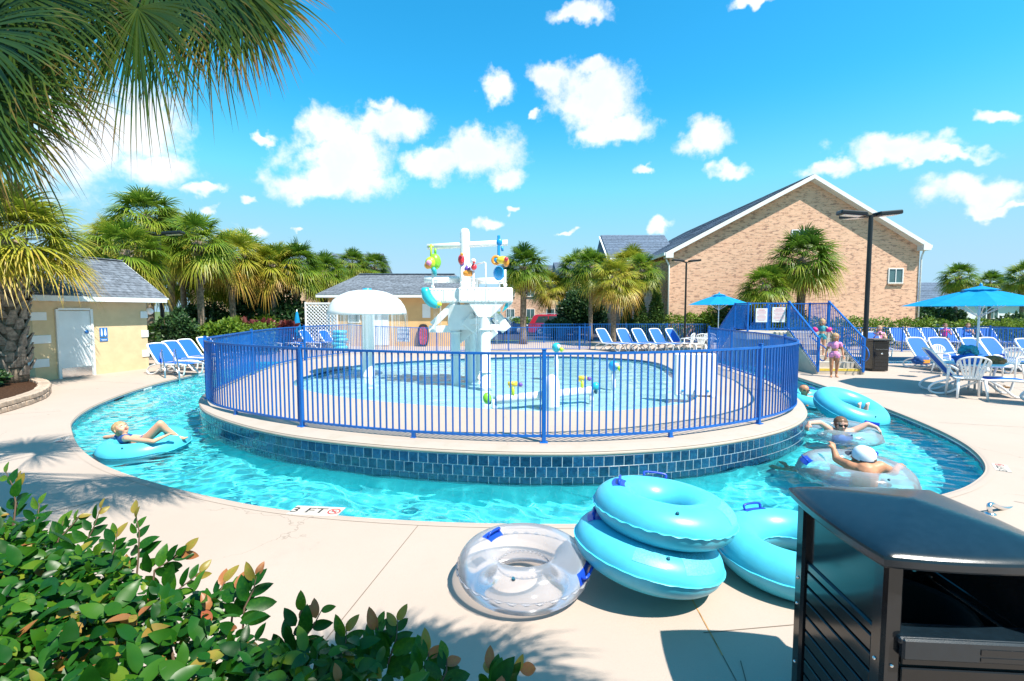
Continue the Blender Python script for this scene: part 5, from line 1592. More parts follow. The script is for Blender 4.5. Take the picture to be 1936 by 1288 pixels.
# pipe with water guns
wp = thing('water_gun_pipe', 'white pipe with two yellow water guns lying across the wading pool', 'water toy', AT(1043, 770, 9.0) * 1.0); b0 = Vector(wp.location); b0.z = 0; wp.location = b0
a, b = AT(935, 757, 8.85) - b0, AT(1118, 738, 9.6) - b0
rod('pipe', a, b, .085, 'white_gel', wp, 16)
q = MB(); q.lathe([(.15, -.14), (.15, .62), (.14, .72), (.10, .80), (.001, .84)], 20); q.build('hub', 'white_gel', wp)
for (p, e) in ((a, -1), (b, 1)):
    q = MB(); q.tube([p + Vector((0, 0, .02)), p + Vector((0, 0, -.45))], .05, 10); q.build('leg', 'white_gel', wp)
    q = MB(); q.torus(p + Vector((e * .09, 0, 0)), .05, .03, 16, 8, Matrix.Rotation(PI / 2, 3, 'Y')); q.build('end_ring', 'vinyl_dark', wp)
q = MB(); q.ball(AT(933, 757, 8.8) - b0 + Vector((-.12, 0, .04)), .10, 14, sq=(.8, .9, 1.1)); q.build('end_ball', 'toy_green', wp)
q = MB(); q.ball(AT(1126, 731, 9.6) - b0, .09, 14, sq=(1, .9, 1)); q.build('end_ball', 'toy_teal', wp)
for px, py, Y, px2 in ((970, 726, 8.95, 985), (1101, 715, 9.5, 1115)):
    g_ = AT(px, py, Y) - b0; q = MB(); q.tube([g_ + Vector((0, 0, -.05)), Vector((g_.x, g_.y, .40))], .03, 8); q.build('gun_stand', 'toy_lime', wp)
    q = MB(); q.tube([g_ + Vector((-.10, 0, .01)), g_ + Vector((.08, 0, 0))], [.035, .05], 10); q.box(g_ + Vector((-.06, 0, -.03)), (.04, .04, .08)); gn = q.build('water_gun', 'toy_yellow', wp)
    q = MB(); q.ball(g_ + Vector((.14, 0, -.015)), .045, 10); q.build('gun_ball', 'toy_purple', gn)
for i, (px, py, Y, m1, lab) in enumerate(((1160, 692, 11.2, 'toy_blue', 'blue spray ball on a white post right of the water guns'), (1052, 657, 12.6, 'toy_teal', 'taller teal spray ball on a white post behind the big fence post'))):
    g_ = AT(px, py, Y); sp = thing('spray_post', lab, 'water toy', (g_.x, g_.y, 0), 0, 'spray posts in the wading pool')
    rod('post', (0, 0, -.14), (0, 0, g_.z - .05), .055, 'white_gel', sp); q = MB(); q.ball((0, 0, g_.z), .125, 16); q.build('ball', m1, sp)
    q = MB(); q.tube([(.08, -.05, g_.z), (.16, -.09, g_.z - .08)], [.04, .06], 10); q.build('nozzle', 'toy_lime', sp); q = MB(); q.ball((.05, -.09, g_.z + .03), .055, 10); q.build('eye', 'white_gel', sp)
wp_ = thing('splash_board', 'plain white upright spray panel on the right deck inside the railing', 'water toy', (3.72, 9.62, .3), -.12)
q = MB(); q.box((0, 0, .45), (.80, .10, .86), bev=.035); q.build('panel', 'white_gel', wp_)
for x in (-.34, .34):
    q = MB(); q.box((x, 0, .03), (.08, .3, .06), bev=.01); q.build('foot', 'white_gel', wp_)
for x in (-.25, 0, .25):
    q = MB(); q.ball((x, -.055, .12), .025, 10); q.build('nozzle', 'toy_blue', wp_)

# things by the pool house
sg = thing('no_diving_sign', 'white sign with blue no diving lettering on the far railing', 'sign', (-5.02, 21.45, .45), .0)
Y_ = 21.45; g_ = AT(763, 633, 22.2); sg.location = (g_.x, g_.y - .05, g_.z - .32); sg.rotation_euler = (0, 0, -.55 + .25)
q = MB(); q.box((0, 0, .32), (.66, .012, .64), bev=.004); q.build('panel', 'white_paint', sg)
for s_, z, sz_ in (('POOL RULES', .54, .09), ('NO DIVING', .34, .125), ('ALLOWED', .13, .125)): text('lettering', s_, sz_, 'print_navy', (0, -.008, z), (PI / 2, 0, 0), sg)
bd = thing('bodyboard', 'black rimmed red bodyboard leaning on the orange wall', 'bodyboard', (-5.05, 27.0, 0)); bd.rotation_euler = (-.07, 0, 0)
def oval(w, h, n=24): return [(w / 2 * math.copysign(abs(math.cos(a)) ** .6, math.cos(a)), h / 2 + h / 2 * math.copysign(abs(math.sin(a)) ** .8, math.sin(a))) for a in [2 * PI * k / n for k in range(n)]]
q = MB(); q.prism(oval(.62, 1.28), 1, -.05, .05); q.build('hull', 'board_black', bd, fixn=True)
q = MB(); q.prism([(x, z + .10) for x, z in oval(.46, 1.02)], 1, -.062, -.045); q.build('deck_print', 'board_red', bd, fixn=True)
q = MB(); q.box((0, -.066, .62), (.05, .006, .9)); q.build('centre_stripe', 'towel_brown', bd)
tu = 'stacked teal tubes'
for k in range(5):
    o = thing('stacked_tube', 'small teal tube in the pile before the lattice screen, ' + ('bottom', 'second from bottom', 'middle', 'second from top', 'top')[k] + ' of the pile', 'float', (-9.05 + (.05, -.03, .06, -.02, .03)[k], 24.9, .11 + k * .2), k * .6, tu)
    q = MB(); q.torus((0, 0, 0), .28, .105, 28, 12); q.build('ring', 'tube_blue', o); q = MB(); q.torus((0, 0, 0), .386, .006, 28, 6); q.build('seam', 'tube_seam', o)
o = thing('folded_umbrella', 'furled blue umbrella at the left of the lattice screen', 'umbrella', (-12.0, 26.6, 0)); q = MB(); q.lathe([(.16, .5), (.20, .7), (.17, 1.3), (.07, 1.9), (.02, 2.0)], 14); q.build('furled_canopy', 'umbrella_blue', o); rod('pole', (0, 0, 0), (0, 0, 2.1), .025, 'white_plastic', o); q = MB(); q.lathe([(.26, 0), (.26, .08), (.05, .12)], 16); q.build('base', 'concrete', o)
o = thing('towel_cart', 'cart covered in blue cloth left of the lattice screen', 'cart', (-12.9, 26.4, 0)); q = MB(); q.box((0, 0, .62), (1.0, .7, .95), bev=.06); q.build('cover', 'umbrella_blue', o)
for x in (-.4, .4):
    for y in (-.25, .25):
        q = MB(); q.lathe([(.001, -.02), (.06, -.02), (.06, .02), (.001, .02)], 12, (x, y, .06), Matrix.Rotation(PI / 2, 3, 'X')); q.build('wheel', 'rubber', o)

# ---------------------------------------------------------------- lamps
def lamp(label, px, Y, h, heads, rz=0.0, r_=.06, sc=1.0):
    x = (px - 968) / FPX * Y; t = thing('lamp_post', label, 'lamp post', (x, Y, 0), rz, 'black lamp posts')
    q = MB(); q.lathe([(r_ * 2, 0), (r_ * 2, .08), (r_ * 1.15, .12), (r_, .3), (r_ * .9, h - .12)], 14); q.build('pole', 'black_metal', t)
    for a in heads:
        d = Vector((math.cos(a), math.sin(a), 0)); M = Matrix.Rotation(a, 3, 'Z')
        q = MB(); q.bar(Vector((0, 0, h - .16)), d * .22 * sc + Vector((0, 0, h - .10)), .05, .06); q.build('arm', 'black_metal', t)
        q = MB(); Mt = M @ Matrix.Rotation(-.10, 3, 'Y'); q.box(d * .52 * sc + Vector((0, 0, h - .04)), (.72 * sc, .34 * sc, .12 * sc), Mt, bev=.05); hd = q.build('lamp_head', 'black_metal', t)
        q = MB(); q.box(d * .54 * sc + Vector((0, 0, h - .04 - .066 * sc)), (.5 * sc, .24 * sc, .012), Mt); q.build('lens', 'headlamp', hd)
    return t


lamp('tall black lamp post with three heads right of the bridge stairs', 1637, 18.2, 5.75, (.10, PI - .12, PI / 2 + .3), r_=.085, sc=1.3)
lamp('slender black lamp post with two heads before the brick corner', 1295, 29.6, 5.15, (.05, PI + .05))
lamp('black lamp post with two heads above the left palms', 308, 20.6, 5.4, (.15, PI + .1), r_=.085, sc=1.1)

# ---------------------------------------------------------------- furniture
def lounger_proto(name, back=R(52)):
    t = thing(name, '', 'lounger')
    hx, hz = .72, .36; ca, sa = math.cos(back), math.sin(back); bl = .78
    for y in (-.31, .31):
        q = MB(); q.tube(spline([(hx - .08, y, hz), (1.1, y, hz - .015), (1.6, y, hz + .005), (1.88, y, hz - .02)], 5), .026, 8); q.build('side_rail', 'white_plastic', t)
        q = MB(); q.tube(spline([(1.12, y, hz - .02), (.85, y, .22), (.55, y, .045), (.34, y, .025), (.24, y, .11), (.34, y, .24), (.60, y, hz - .02)], 6), .024, 8); q.build('leg', 'white_plastic', t)
        q = MB(); q.tube(spline([(1.25, y, hz - .02), (1.45, y, .2), (1.62, y, .045), (1.74, y, .025), (1.80, y, .12), (1.84, y, hz - .03)], 6), .024, 8); q.build('leg', 'white_plastic', t)
    def B(u, y): return (hx - u * ca, y, hz + u * sa)
    q = MB(); q.tube(spline([B(0, -.31), B(bl * .5, -.32), B(bl * .92, -.29), B(bl, -.16), B(bl, .16), B(bl * .92, .29), B(bl * .5, .32), B(0, .31)], 5), .026, 8); q.build('back_frame', 'white_plastic', t)
    q = MB(); n = 6; vs_ = []
    for i in range(n + 1):
        u = .03 + (bl - .05) * i / n; w = .29 if i < n - 1 else (.275 if i == n - 1 else .19)
        for k in range(5):
            y = -w + 2 * w * k / 4; p = Vector(B(u, y)); sag = .03 * math.sin(PI * i / n) * (1 - (y / w) ** 2); vs_.append(p + Vector((-sa * -sag, 0, -ca * sag)))
    q.add(vs_, [(i * 5 + k, i * 5 + k + 1, i * 5 + k + 6, i * 5 + k + 5) for i in range(n) for k in range(4)], True); q.build('back_sling', 'sling_blue', t)
    q = MB(); vs_ = []
    for i in range(n + 1):
        x = hx + .03 + 1.10 * i / n
        for k in range(5):
            y = -.29 + .58 * k / 4; vs_.append((x, y, hz + .012 - .03 * math.sin(PI * i / n) * (1 - (y / .29) ** 2)))
    q.add(vs_, [(i * 5 + k, i * 5 + k + 5, i * 5 + k + 6, i * 5 + k + 1) for i in range(n) for k in range(4)], True); q.build('seat_sling', 'sling_blue', t)
    for x in (.80, 1.45): rod('cross_bar', (x, -.30, hz - .03), (x, .30, hz - .03), .018, 'white_plastic', t, 8)
    return t


LP = lounger_proto('sun_lounger'); LP_used = [False]
def lounger(x, y, rz, label, group, s=1.0):
    o = LP if not LP_used[0] else copy_tree(LP); LP_used[0] = True
    o.location = (x, y, .002); o.rotation_euler = (0, 0, rz + rnd.uniform(-.09, .09)); o.scale = (s, s, s); tag(o, label, 'lounger', group); return o


ORD = ('first', 'second', 'third', 'fourth', 'fifth', 'sixth', 'seventh')
g1 = 'blue loungers beside the restroom'
for i, (px, py) in enumerate(((282, 706), (308, 698), (336, 692), (373, 684))):
    p = G(px, py); lounger(p.x, p.y + .1, -.28, 'blue and white lounger beside the restroom, ' + ORD[i] + ' from its wall', g1)
g2 = 'far loungers behind the left railing'
for i in range(5): lounger(-14.6 + i * .98 + .25, 25.3 + .1 * i, -.44, 'blue lounger seen through the left railing, ' + ORD[i] + ' from the left', g2)
g3 = 'row of loungers beyond the wading pool'
for i, px in enumerate((1128, 1168, 1196, 1229, 1257)):
    lounger((px - 968) / FPX * 25.0, 25.0, -1.05, 'blue lounger in the row beyond the wading pool, ' + ORD[i] + ' from the left', g3, 1.12)
g4 = 'loungers round the umbrella table'
for i, (px, py, rz) in enumerate(((1712, 690, -1.55), (1757, 690, -1.55), (1812, 692, -1.55), (1846, 690, -1.55), (1914, 694, -1.55))):
    p = G(px, py + 2); lounger(p.x, p.y, rz, 'blue lounger behind the umbrella table, ' + ORD[i] + ' from the trash bin', g4, 1.08)
p = G(1718, 738); lounger(p.x, p.y - .05, -.48, 'blue lounger lying sideways behind the near white chair', g4, 1.12)
p = G(1908, 762); lounger(p.x, p.y, -.5, 'blue lounger cut off by the right edge of the view', g4, 1.12)
g5 = 'far loungers behind the pool fence'
for i, px in enumerate((1698, 1728, 1757, 1790, 1822, 1868)):
    lounger((px - 968) / FPX * 26.2, 26.6, -1.6, 'far blue lounger behind the pool fence, ' + ORD[i] + ' from the lamp post', g5, 1.1)


def chair_proto():
    t = thing('plastic_chair', '', 'chair')
    q = MB(); n = 6; vs_ = []
    for i in range(n + 1):
        for k in range(n + 1):
            u, v = i / n * 2 - 1, k / n * 2 - 1; vs_.append((u * .225 * (1 - .06 * v), v * .21, .42 - .022 * (1 - u * u) * (1 - v * v) + (.012 if k == n else 0)))
    m_ = len(vs_); vs_ += [(x, y, z - .022) for x, y, z in vs_]; fs = []
    for i in range(n):
        for k in range(n):
            a = i * (n + 1) + k; fs.append((a, a + n + 1, a + n + 2, a + 1)); fs.append((m_ + a, m_ + a + 1, m_ + a + n + 2, m_ + a + n + 1))
    q.add(vs_, fs, True); q.build('seat', 'white_plastic', t)
    # fan back: slats between a curved rim
    def rim(a): return Vector((.26 * math.sin(a), -.20 - .13 * (.5 + .5 * math.cos(a)) + .03, .46 + .42 * (.30 + .70 * math.cos(a * .62))))
    q = MB(); q.tube([rim(-2.0 + 4.0 * k / 16) for k in range(17)], .018, 8); q.build('back_rim', 'white_plastic', t)
    for k in range(7):
        x = -.15 + .05 * k; a = (k - 3) * .33; b = rim(a * 1.15); q = MB(); q.bar((x * .75, -.205, .41), b, .034, .012, up=(0, 1, 0)); q.build('slat', 'white_plastic', t)
    for s in (-1, 1):
        q = MB(); q.tube(spline([(s * .235, -.21, .60), (s * .275, -.05, .645), (s * .28, .14, .64), (s * .265, .22, .60)], 4), .022, 8); q.build('armrest', 'white_plastic', t)
        q = MB(); q.tube([(s * .265, .215, .61), (s * .255, .225, .42), (s * .275, .26, .0)], [.022, .026, .020], 8); q.build('leg', 'white_plastic', t)
        q = MB(); q.tube([(s * .21, -.18, .42), (s * .24, -.27, .0)], [.030, .020], 8); q.build('leg', 'white_plastic', t)
    return t


CP = chair_proto(); CP_used = [False]
def chair(x, y, rz, label, s=1.0):
    o = CP if not CP_used[0] else copy_tree(CP); CP_used[0] = True
    o.location = (x, y, .002); o.rotation_euler = (0, 0, rz); o.scale = (s, s, s); tag(o, label, 'chair', 'white plastic chairs'); return o


p = G(1828, 752); chair(p.x, p.y, -.45, 'white fan back plastic chair nearest the river, turned to the table', 1.12)
p = G(1800, 708); chair(p.x - .1, p.y + .1, PI + .3, 'white plastic chair behind the near chair facing the water', 1.05)
p = G(1905, 716); chair(p.x, p.y, 1.9, 'white plastic chair on the right side of the umbrella table', 1.05)
for i, (px, rz, lab) in enumerate(((1300, .9, 'white plastic chair left at the far umbrella table'), (1322, .1, 'white plastic chair showing its back at the far umbrella table'), (1347, -.8, 'white plastic chair right at the far umbrella table'))):
    chair((px - 968) / FPX * (22.6 + .5 * (i != 1)), 22.6 + .5 * (i != 1), rz, lab, 1.08)


def umbrella(label, x, y, rad, zr, zt, rz=0.0, pole_m='white_plastic', sides=8):
    t = thing('patio_umbrella', label, 'umbrella', (x, y, 0), rz, 'blue patio umbrellas')
    rod('pole', (0, 0, 0), (0, 0, zt + .03), .024, pole_m, t, 10)
    q = MB(); vs_ = []; K = 5
    for k in range(K + 1):
        f = .14 + .86 * k / K
        for i in range(sides * 2):
            a = PI * i / sides; rr = rad * f * (1 if i % 2 == 0 else math.cos(PI / sides) * 1.01)
            z = zt - (zt - zr) * (f ** 1.12) - (0 if i % 2 == 0 else .035 * math.sin(PI * min(1, f)) * rad * .5)
            vs_.append((rr * math.cos(a), rr * math.sin(a), z))
    N = sides * 2
    q.add(vs_, [(k * N + i, k * N + (i + 1) % N, (k + 1) * N + (i + 1) % N, (k + 1) * N + i)[::-1] for k in range(K) for i in range(N)])
    q.build('canopy', 'umbrella_blue', t)
    q = MB(); c0 = [(.24 * rad * math.cos(PI * i / sides), .24 * rad * math.sin(PI * i / sides), zt - (zt - zr) * .12) for i in range(N)]
    q.add(c0 + [(0, 0, zt + .05)], [(i, (i + 1) % N, N) for i in range(N)]); q.build('vent_cap', 'umbrella_blue', t)
    for i in range(sides):
        a = 2 * PI * i / sides; q = MB(); d = Vector((math.cos(a), math.sin(a), 0)); q.tube([(0, 0, zt - .04), d * rad * .5 + Vector((0, 0, zt - (zt - zr) * .47 - .03)), d * rad * .985 + Vector((0, 0, zr - .0))], .009, 5); rb = q.build('rib', 'white_plastic', t)
        q = MB(); q.tube([(0, 0, zr - .28), d * rad * .5 + Vector((0, 0, zt - (zt - zr) * .47 - .035))], .008, 5); q.build('strut', 'white_plastic', rb)
    q = MB(); q.lathe([(.03, zt + .03), (.035, zt + .07), (.02, zt + .11), (.001, zt + .12)], 10); q.build('finial', 'toy_blue', t)
    return t


UX, UY = (1850 - 968) / FPX * 12.0, 12.0
umbrella('large bright blue umbrella over the white table at the right', UX, UY, 1.55, 2.16, 2.62, .2)
umbrella('far blue umbrella left of the bridge before the brick gable', (1358 - 968) / FPX * 24.0, 24.0, 1.55, 2.33, 2.86, .1)


def table(label, x, y, r_=.58, h=.72):
    t = thing('round_table', label, 'table', (x, y, .002), .3, 'white round tables')
    q = MB(); q.lathe([(.03, h), (r_ - .02, h), (r_, h - .012), (r_, h - .035), (r_ - .03, h - .045), (.03, h - .03)], 36); q.build('table_top', 'white_plastic', t)
    for k in range(4):
        a = PI / 4 + k * PI / 2; d = Vector((math.cos(a), math.sin(a), 0)); q = MB(); q.tube(spline([d * .40 + Vector((0, 0, h - .05)), d * .34 + Vector((0, 0, .4)), d * .42 + Vector((0, 0, .0))], 4), [.03] * 4 + [.026] * 5, 8); q.build('leg', 'white_plastic', t)
    q = MB(); q.torus((0, 0, .34), .30, .016, 24, 6); q.build('stretcher', 'white_plastic', t)
    return t


table('white round table under the large blue umbrella', UX, UY, .66)
table('white round table under the far blue umbrella', (1330 - 968) / FPX * 23.4, 23.4)


def lump(name, label, cat, loc, size, m, seed, extra=None):
    t = thing(name, label, cat, loc); r = random.Random(seed); bm = bmesh.new(); bmesh.ops.create_icosphere(bm, subdivisions=4, radius=1)
    for v in bm.verts:
        n = .32 * noise.noise(v.co * 1.6 + Vector((seed, 0, 0))) + .14 * noise.noise(v.co * 4 + Vector((0, seed, 0)))
        v.co = Vector((v.co.x * size[0] * (1 + n), v.co.y * size[1] * (1 + n), max(-.02, (v.co.z * (1 + n) + .55)) * size[2]))
    me = bpy.data.meshes.new('body'); bm.to_mesh(me); bm.free(); me.materials.append(MATS[m])
    for f in me.polygons: f.use_smooth = True
    link('cloth', me, t); return t


bag = lump('beach_bag', 'crumpled royal blue beach bag lying on the umbrella table', 'bag', (UX - .36, UY - .12, .725), (.30, .22, .16), 'cloth_blue', 3)
q = MB(); q.tube(spline([(-.12, 0, .18), (-.06, -.02, .30), (.06, -.02, .31), (.12, 0, .18)], 5), .012, 6); q.build('strap', 'cloth_navy', bag)
hat = lump('sun_hat', 'teal cloth hat on top of the blue bag under the umbrella', 'hat', (UX - .20, UY + .02, .93), (.20, .18, .16), 'cloth_teal', 5)
q = MB(); q.lathe([(.13, .04), (.26, .03), (.27, .02), (.13, .02)], 20); q.build('brim', 'cloth_teal', hat)
tb = lump('brown_towel', 'brown patterned towel heaped right of the umbrella pole', 'towel', (UX + .30, UY - .10, .725), (.27, .2, .12), 'towel_brown', 8)
q = MB(); q.box((.05, -.1, .10), (.3, .02, .02)); q.build('hem', 'yellow_paint', tb)
tt = lump('striped_towel', 'navy and orange towel hung over a lounger behind the table', 'towel', (12.6, 14.6, .40), (.22, .2, .16), 'cloth_navy', 9); q = MB(); q.box((0, -.2, .1), (.2, .02, .1)); q.build('stripe', 'toy_orange', tt)
sn = thing('sandals', 'pair of brown sandals on the deck right of the white chair', 'sandals', G(1897, 733))
for s in (-1, 1):
    q = MB(); q.prism([(x + s * .06, y) for x, y in ((-.04, -.12), (.04, -.12), (.05, .05), (.03, .13), (-.03, .13), (-.045, .05))], 2, .004, .03); so_l = q.build('sole', 'towel_brown', sn, fixn=True)
    q = MB(); q.tube([(s * .06 - .045, .03, .02), (s * .06, .05, .065), (s * .06 + .045, .03, .02)], .01, 6); q.build('strap', 'trunk', so_l)

# far trash bin by the stairs
fb_ = thing('trash_bin', 'black square trash bin beside the bridge stairs', 'trash bin', (*G(1655, 701).xy, 0), -.1)
q = MB(); q.box((0, 0, .52), (.50, .50, 1.0), bev=.015); q.build('body', 'black_plastic', fb_)
q = MB(); q.box((0, 0, 1.06), (.58, .58, .07), bev=.03); q.build('lid', 'lid_plastic', fb_)
q = MB(); q.box((0, -.252, .86), (.36, .01, .20)); q.build('opening', 'dark_hole', fb_)
q = MB(); q.box((0, -.258, .74), (.40, .03, .035), bev=.01); q.build('shelf', 'lid_plastic', fb_)
for z in (.60, .48, .36, .24, .12):
    q = MB(); q.box((0, -.254, z), (.40, .012, .10)); q.build('slat', 'black_plastic', fb_)
q = MB(); q.ball((.02, -.262, .60), .025, 10, sq=(1.6, .3, 1)); q.build('badge', 'steel', fb_)

# ---------------------------------------------------------------- cars
def car(name, label, x, y, rz, L, H_, paint, suv=True):
    t = thing(name, label, 'car', (x, y, 0), rz, 'parked cars'); w = .88
    if suv: prof = [(-L / 2, .45), (-L / 2 + .02, .95), (-L / 2 + .10, 1.02), (-L / 2 + .38, H_ - .10), (-L / 2 + .62, H_), (L * .08, H_), (L * .16, H_ - .07), (L * .29, 1.05), (L * .44, .95), (L / 2 - .03, .80), (L / 2, .5), (L / 2 - .05, .30), (-L / 2 + .05, .30)]
    else: prof = [(-L / 2, .45), (-L / 2 + .03, .88), (-L / 2 + .35, .95), (-L * .26, H_ - .06), (-L * .10, H_), (L * .05, H_ - .02), (L * .20, .98), (L * .42, .84), (L / 2 - .02, .68), (L / 2, .45), (L / 2 - .05, .28), (-L / 2 + .05, .28)]
    belt = 1.0 if suv else .93
    q = MB(); n = len(prof); vs_ = []
    for s in (-1, -.8, .8, 1):
        for (px, pz) in prof:
            inn = 1.0 - (.16 * max(0, pz - belt) / (H_ - belt)); k = (1.0 if abs(s) == 1 else 1.0)
            yy = math.copysign((w * inn if abs(s) == 1 else w * inn - .10), s); zz = pz - (.05 if abs(s) == 1 and pz > belt + .1 else 0)
            vs_.append((px, yy, zz))
    fs = [tuple(range(n - 1, -1, -1)), tuple(range(3 * n, 4 * n))]
    for k in range(3):
        for i in range(n): fs.append((k * n + i, k * n + (i + 1) % n, (k + 1) * n + (i + 1) % n, (k + 1) * n + i))
    q.add(vs_, fs); bd_ = q.build('body', paint, t, fixn=True)
    for s in (-1, 1):
        wins = [[(-L * .39, 1.06), (-L * .33, H_ - .14), (-L * .17, H_ - .12), (-L * .17, 1.06)], [(-L * .155, 1.06), (-L * .155, H_ - .12), (L * .045, H_ - .12), (L * .045, 1.06)], [(L * .06, 1.06), (L * .06, H_ - .12), (L * .13, H_ - .16), (L * .25, 1.06)]] if suv else [[(-L * .27, .97), (-L * .20, H_ - .12), (-L * .06, H_ - .09), (-L * .06, .97)], [(-L * .045, .97), (-L * .045, H_ - .09), (L * .04, H_ - .11), (L * .16, .97)]]
        for wn in wins:
            q = MB(); pts = []
            for (px, pz) in wn: pts.append((px, s * (w * (1 - .16 * max(0, pz - belt) / (H_ - belt)) + .006), pz))
            pts2 = [(p[0], p[1] - s * .02, p[2]) for p in pts]
            q.add(pts + pts2, [(0, 1, 2, 3), (7, 6, 5, 4), (0, 4, 5, 1), (1, 5, 6, 2), (2, 6, 7, 3), (3, 7, 4, 0)]); q.build('side_window', 'car_glass', t, fixn=True)
        for dx in (-L * .16, L * .05):
            q = MB(); q.box((dx - .12, s * (w + .012), .92), (.16, .02, .03)); q.build('door_handle', 'car_chrome', t)
        for px in (-L * .30, L * .31):
            q = MB(); q.lathe([(.22, -.11), (.33, -.10), (.34, 0), (.33, .10), (.22, .11)], 24, (px, s * (w - .09), .34), Matrix.Rotation(PI / 2, 3, 'X')); wl_ = q.build('wheel', 'rubber', t)
            q = MB(); q.lathe([(.001, -.09), (.20, -.10), (.22, -.08), (.22, .08), (.20, .10), (.001, .09)], 20, (px, s * (w - .09), .34), Matrix.Rotation(PI / 2, 3, 'X')); q.build('rim', 'car_silver', wl_)
        q = MB(); q.box((L / 2 - .10, s * (w - .22), .74), (.16, .34, .14), bev=.04); q.build('headlight', 'headlamp', t)
        q = MB(); q.box((-L / 2 + .06, s * (w - .16), .86), (.12, .22, .24), bev=.03); q.build('tail_light', 'taillamp', t)
        q = MB(); q.box((L * .20, s * (w + .09), 1.05), (.12, .16, .12), bev=.04); q.build('mirror', paint, t)
        if suv:
            q = MB(); q.tube([(-L * .33, s * .55, H_ + .03), (-L * .30, s * .56, H_ + .07), (L * .02, s * .56, H_ + .07), (L * .05, s * .55, H_ + .03)], .02, 6); q.build('roof_rail', 'car_silver', t)
    q = MB(); a_, b_ = (prof[6], prof[7]) if suv else (prof[5], prof[6]); a_ = Vector((a_[0], 0, a_[1])); b_ = Vector((b_[0], 0, b_[1])); a_, b_ = a_.lerp(b_, .1), a_.lerp(b_, .93); nrm = Vector((.5, 0, .8)).normalized() * .012
    q.quad(Vector((a_.x, -.62, a_.z)) + nrm, Vector((a_.x, .62, a_.z)) + nrm, Vector((b_.x, .74, b_.z)) + nrm, Vector((b_.x, -.74, b_.z)) + nrm); q.build('windscreen', 'car_glass', t)
    q = MB(); q.box((L / 2 - .01, 0, .45), (.10, 1.5, .16), bev=.04); q.build('bumper', 'rubber', t)
    return t


car('parked_car', 'red station wagon with roof rails parked beyond the blue fence', 3.75, 38.6, -.12, 4.7, 1.72, 'car_red')
car('parked_car', 'dark blue car parked left of the red one', -1.0, 41.5, .3, 4.5, 1.45, 'car_navy', False)
car('parked_car', 'silver car nosed in between the blue and red cars', .9, 44.5, .15, 4.5, 1.5, 'car_silver', False)

# ---------------------------------------------------------------- swim tubes
def tube(name, label, loc, rx, ry, rz, R_, r_, m='tube_blue', cat='swim tube', group='blue swim tubes', handles=((.6, 0),), prints=(), scallop=.0, valve=True, sz=1.0):
    t = thing(name, label, cat, loc, 0, group); t.rotation_euler = (rx, ry, rz)
    q = MB(); q.torus((0, 0, 0), R_, r_, 72, 28); q.build('ring', m, t)
    # welded outer and inner seams, a little wavy
    for nm, rad, fl in (('outer_seam', R_ + r_, .014), ('inner_seam', R_ - r_, -.010)):
        q = MB(); n = 180; vs_ = []
        for i in range(n):
            a = 2 * PI * i / n; w = scallop * .5 * math.sin(a * 34) * .012 + .002 * math.sin(a * 17)
            c, s = math.cos(a), math.sin(a)
            for (dr, dz) in ((0, .004), (fl, .002 + w), (fl, -.002 + w), (0, -.004)): vs_.append(((rad - math.copysign(.003, fl) + dr) * c, (rad - math.copysign(.003, fl) + dr) * s, dz))
        q.add(vs_, [(i * 4 + k, ((i + 1) % n) * 4 + k, ((i + 1) % n) * 4 + (k + 1) % 4, i * 4 + (k + 1) % 4) for i in range(n) for k in range(4)], True)
        q.build(nm, 'tube_seam' if m == 'tube_blue' else m, t, fixn=True)
    def P(a, b, lift=0.0):
        rr = r_ + lift; return Vector(((R_ + rr * math.cos(b)) * math.cos(a), (R_ + rr * math.cos(b)) * math.sin(a), rr * math.sin(b)))
    def patch(a0, a1, b0, b1, lift, na=8, nb=5):
        q = MB(); vs_ = [P(a0 + (a1 - a0) * i / na, b0 + (b1 - b0) * k / nb, lift) for i in range(na + 1) for k in range(nb + 1)]
        q.add(vs_, [(i * (nb + 1) + k, (i + 1) * (nb + 1) + k, (i + 1) * (nb + 1) + k + 1, i * (nb + 1) + k + 1) for i in range(na) for k in range(nb)], True); return q
    for (a, b) in handles:
        da = .11 / R_ * .9; o = patch(a - da, a + da, b - .28, b + .28, .0025).build('handle_pad', 'vinyl_handle', t)
        q = MB(); l0, l1 = P(a - da * .75, b, .004), P(a + da * .75, b, .004); up = (P(a, b, .1) - P(a, b, 0)).normalized()
        q.tube(spline([l0, l0 + up * .032, l0.lerp(l1, .25) + up * .042, l0.lerp(l1, .75) + up * .042, l1 + up * .032, l1], 4), .010, 8); q.build('handle', 'vinyl_handle', o)
    for (a, b, wa, wb) in prints:
        patch(a - wa, a + wa, b - wb, b + wb, .0016).build('printed_panel', 'tube_print', t)
    if valve:
        q = MB(); q.tube([P(-1.9, 1.0, 0), P(-1.9, 1.0, .02)], [.014, .01], 8); q.build('valve', 'vinyl_dark', t)
    t.scale = (1, 1, sz)
    return t


tube('swim_tube', 'blue swim tube at the bottom of the pair, leaning on the clear ring', (1.02, 3.50, .255), 0, R(10.5), .3, .36, .185, handles=((2.6, 1.2),), prints=((-2.15, .95, .22, .40), (-1.42, .90, .26, .45)), scallop=.3, sz=.84)
tube('swim_tube', 'blue swim tube on top of the pair by the pool edge', (1.15, 3.54, .535), R(-2), R(6.5), .2, .345, .175, handles=((2.65, 1.55), (1.25, 1.15)), prints=((-.75, .85, .26, .45),), scallop=1.0, sz=.84)
tube('swim_tube', 'blue swim tube lying flat partly behind the near black bin', (2.22, 3.62, .165), 0, 0, .4, .41, .165, handles=((1.45, 1.3), (.2, .4)), prints=((2.5, .8, .22, .4),), scallop=.2)
ct = tube('clear_swim_tube', 'clear plastic swim ring with blue handles lying on the deck', (.085, 3.46, .15), 0, 0, .15, .345, .148, 'clear_vinyl', group='clear swim rings', handles=((2.35, 1.9), (-.55, .35)), scallop=1.6)
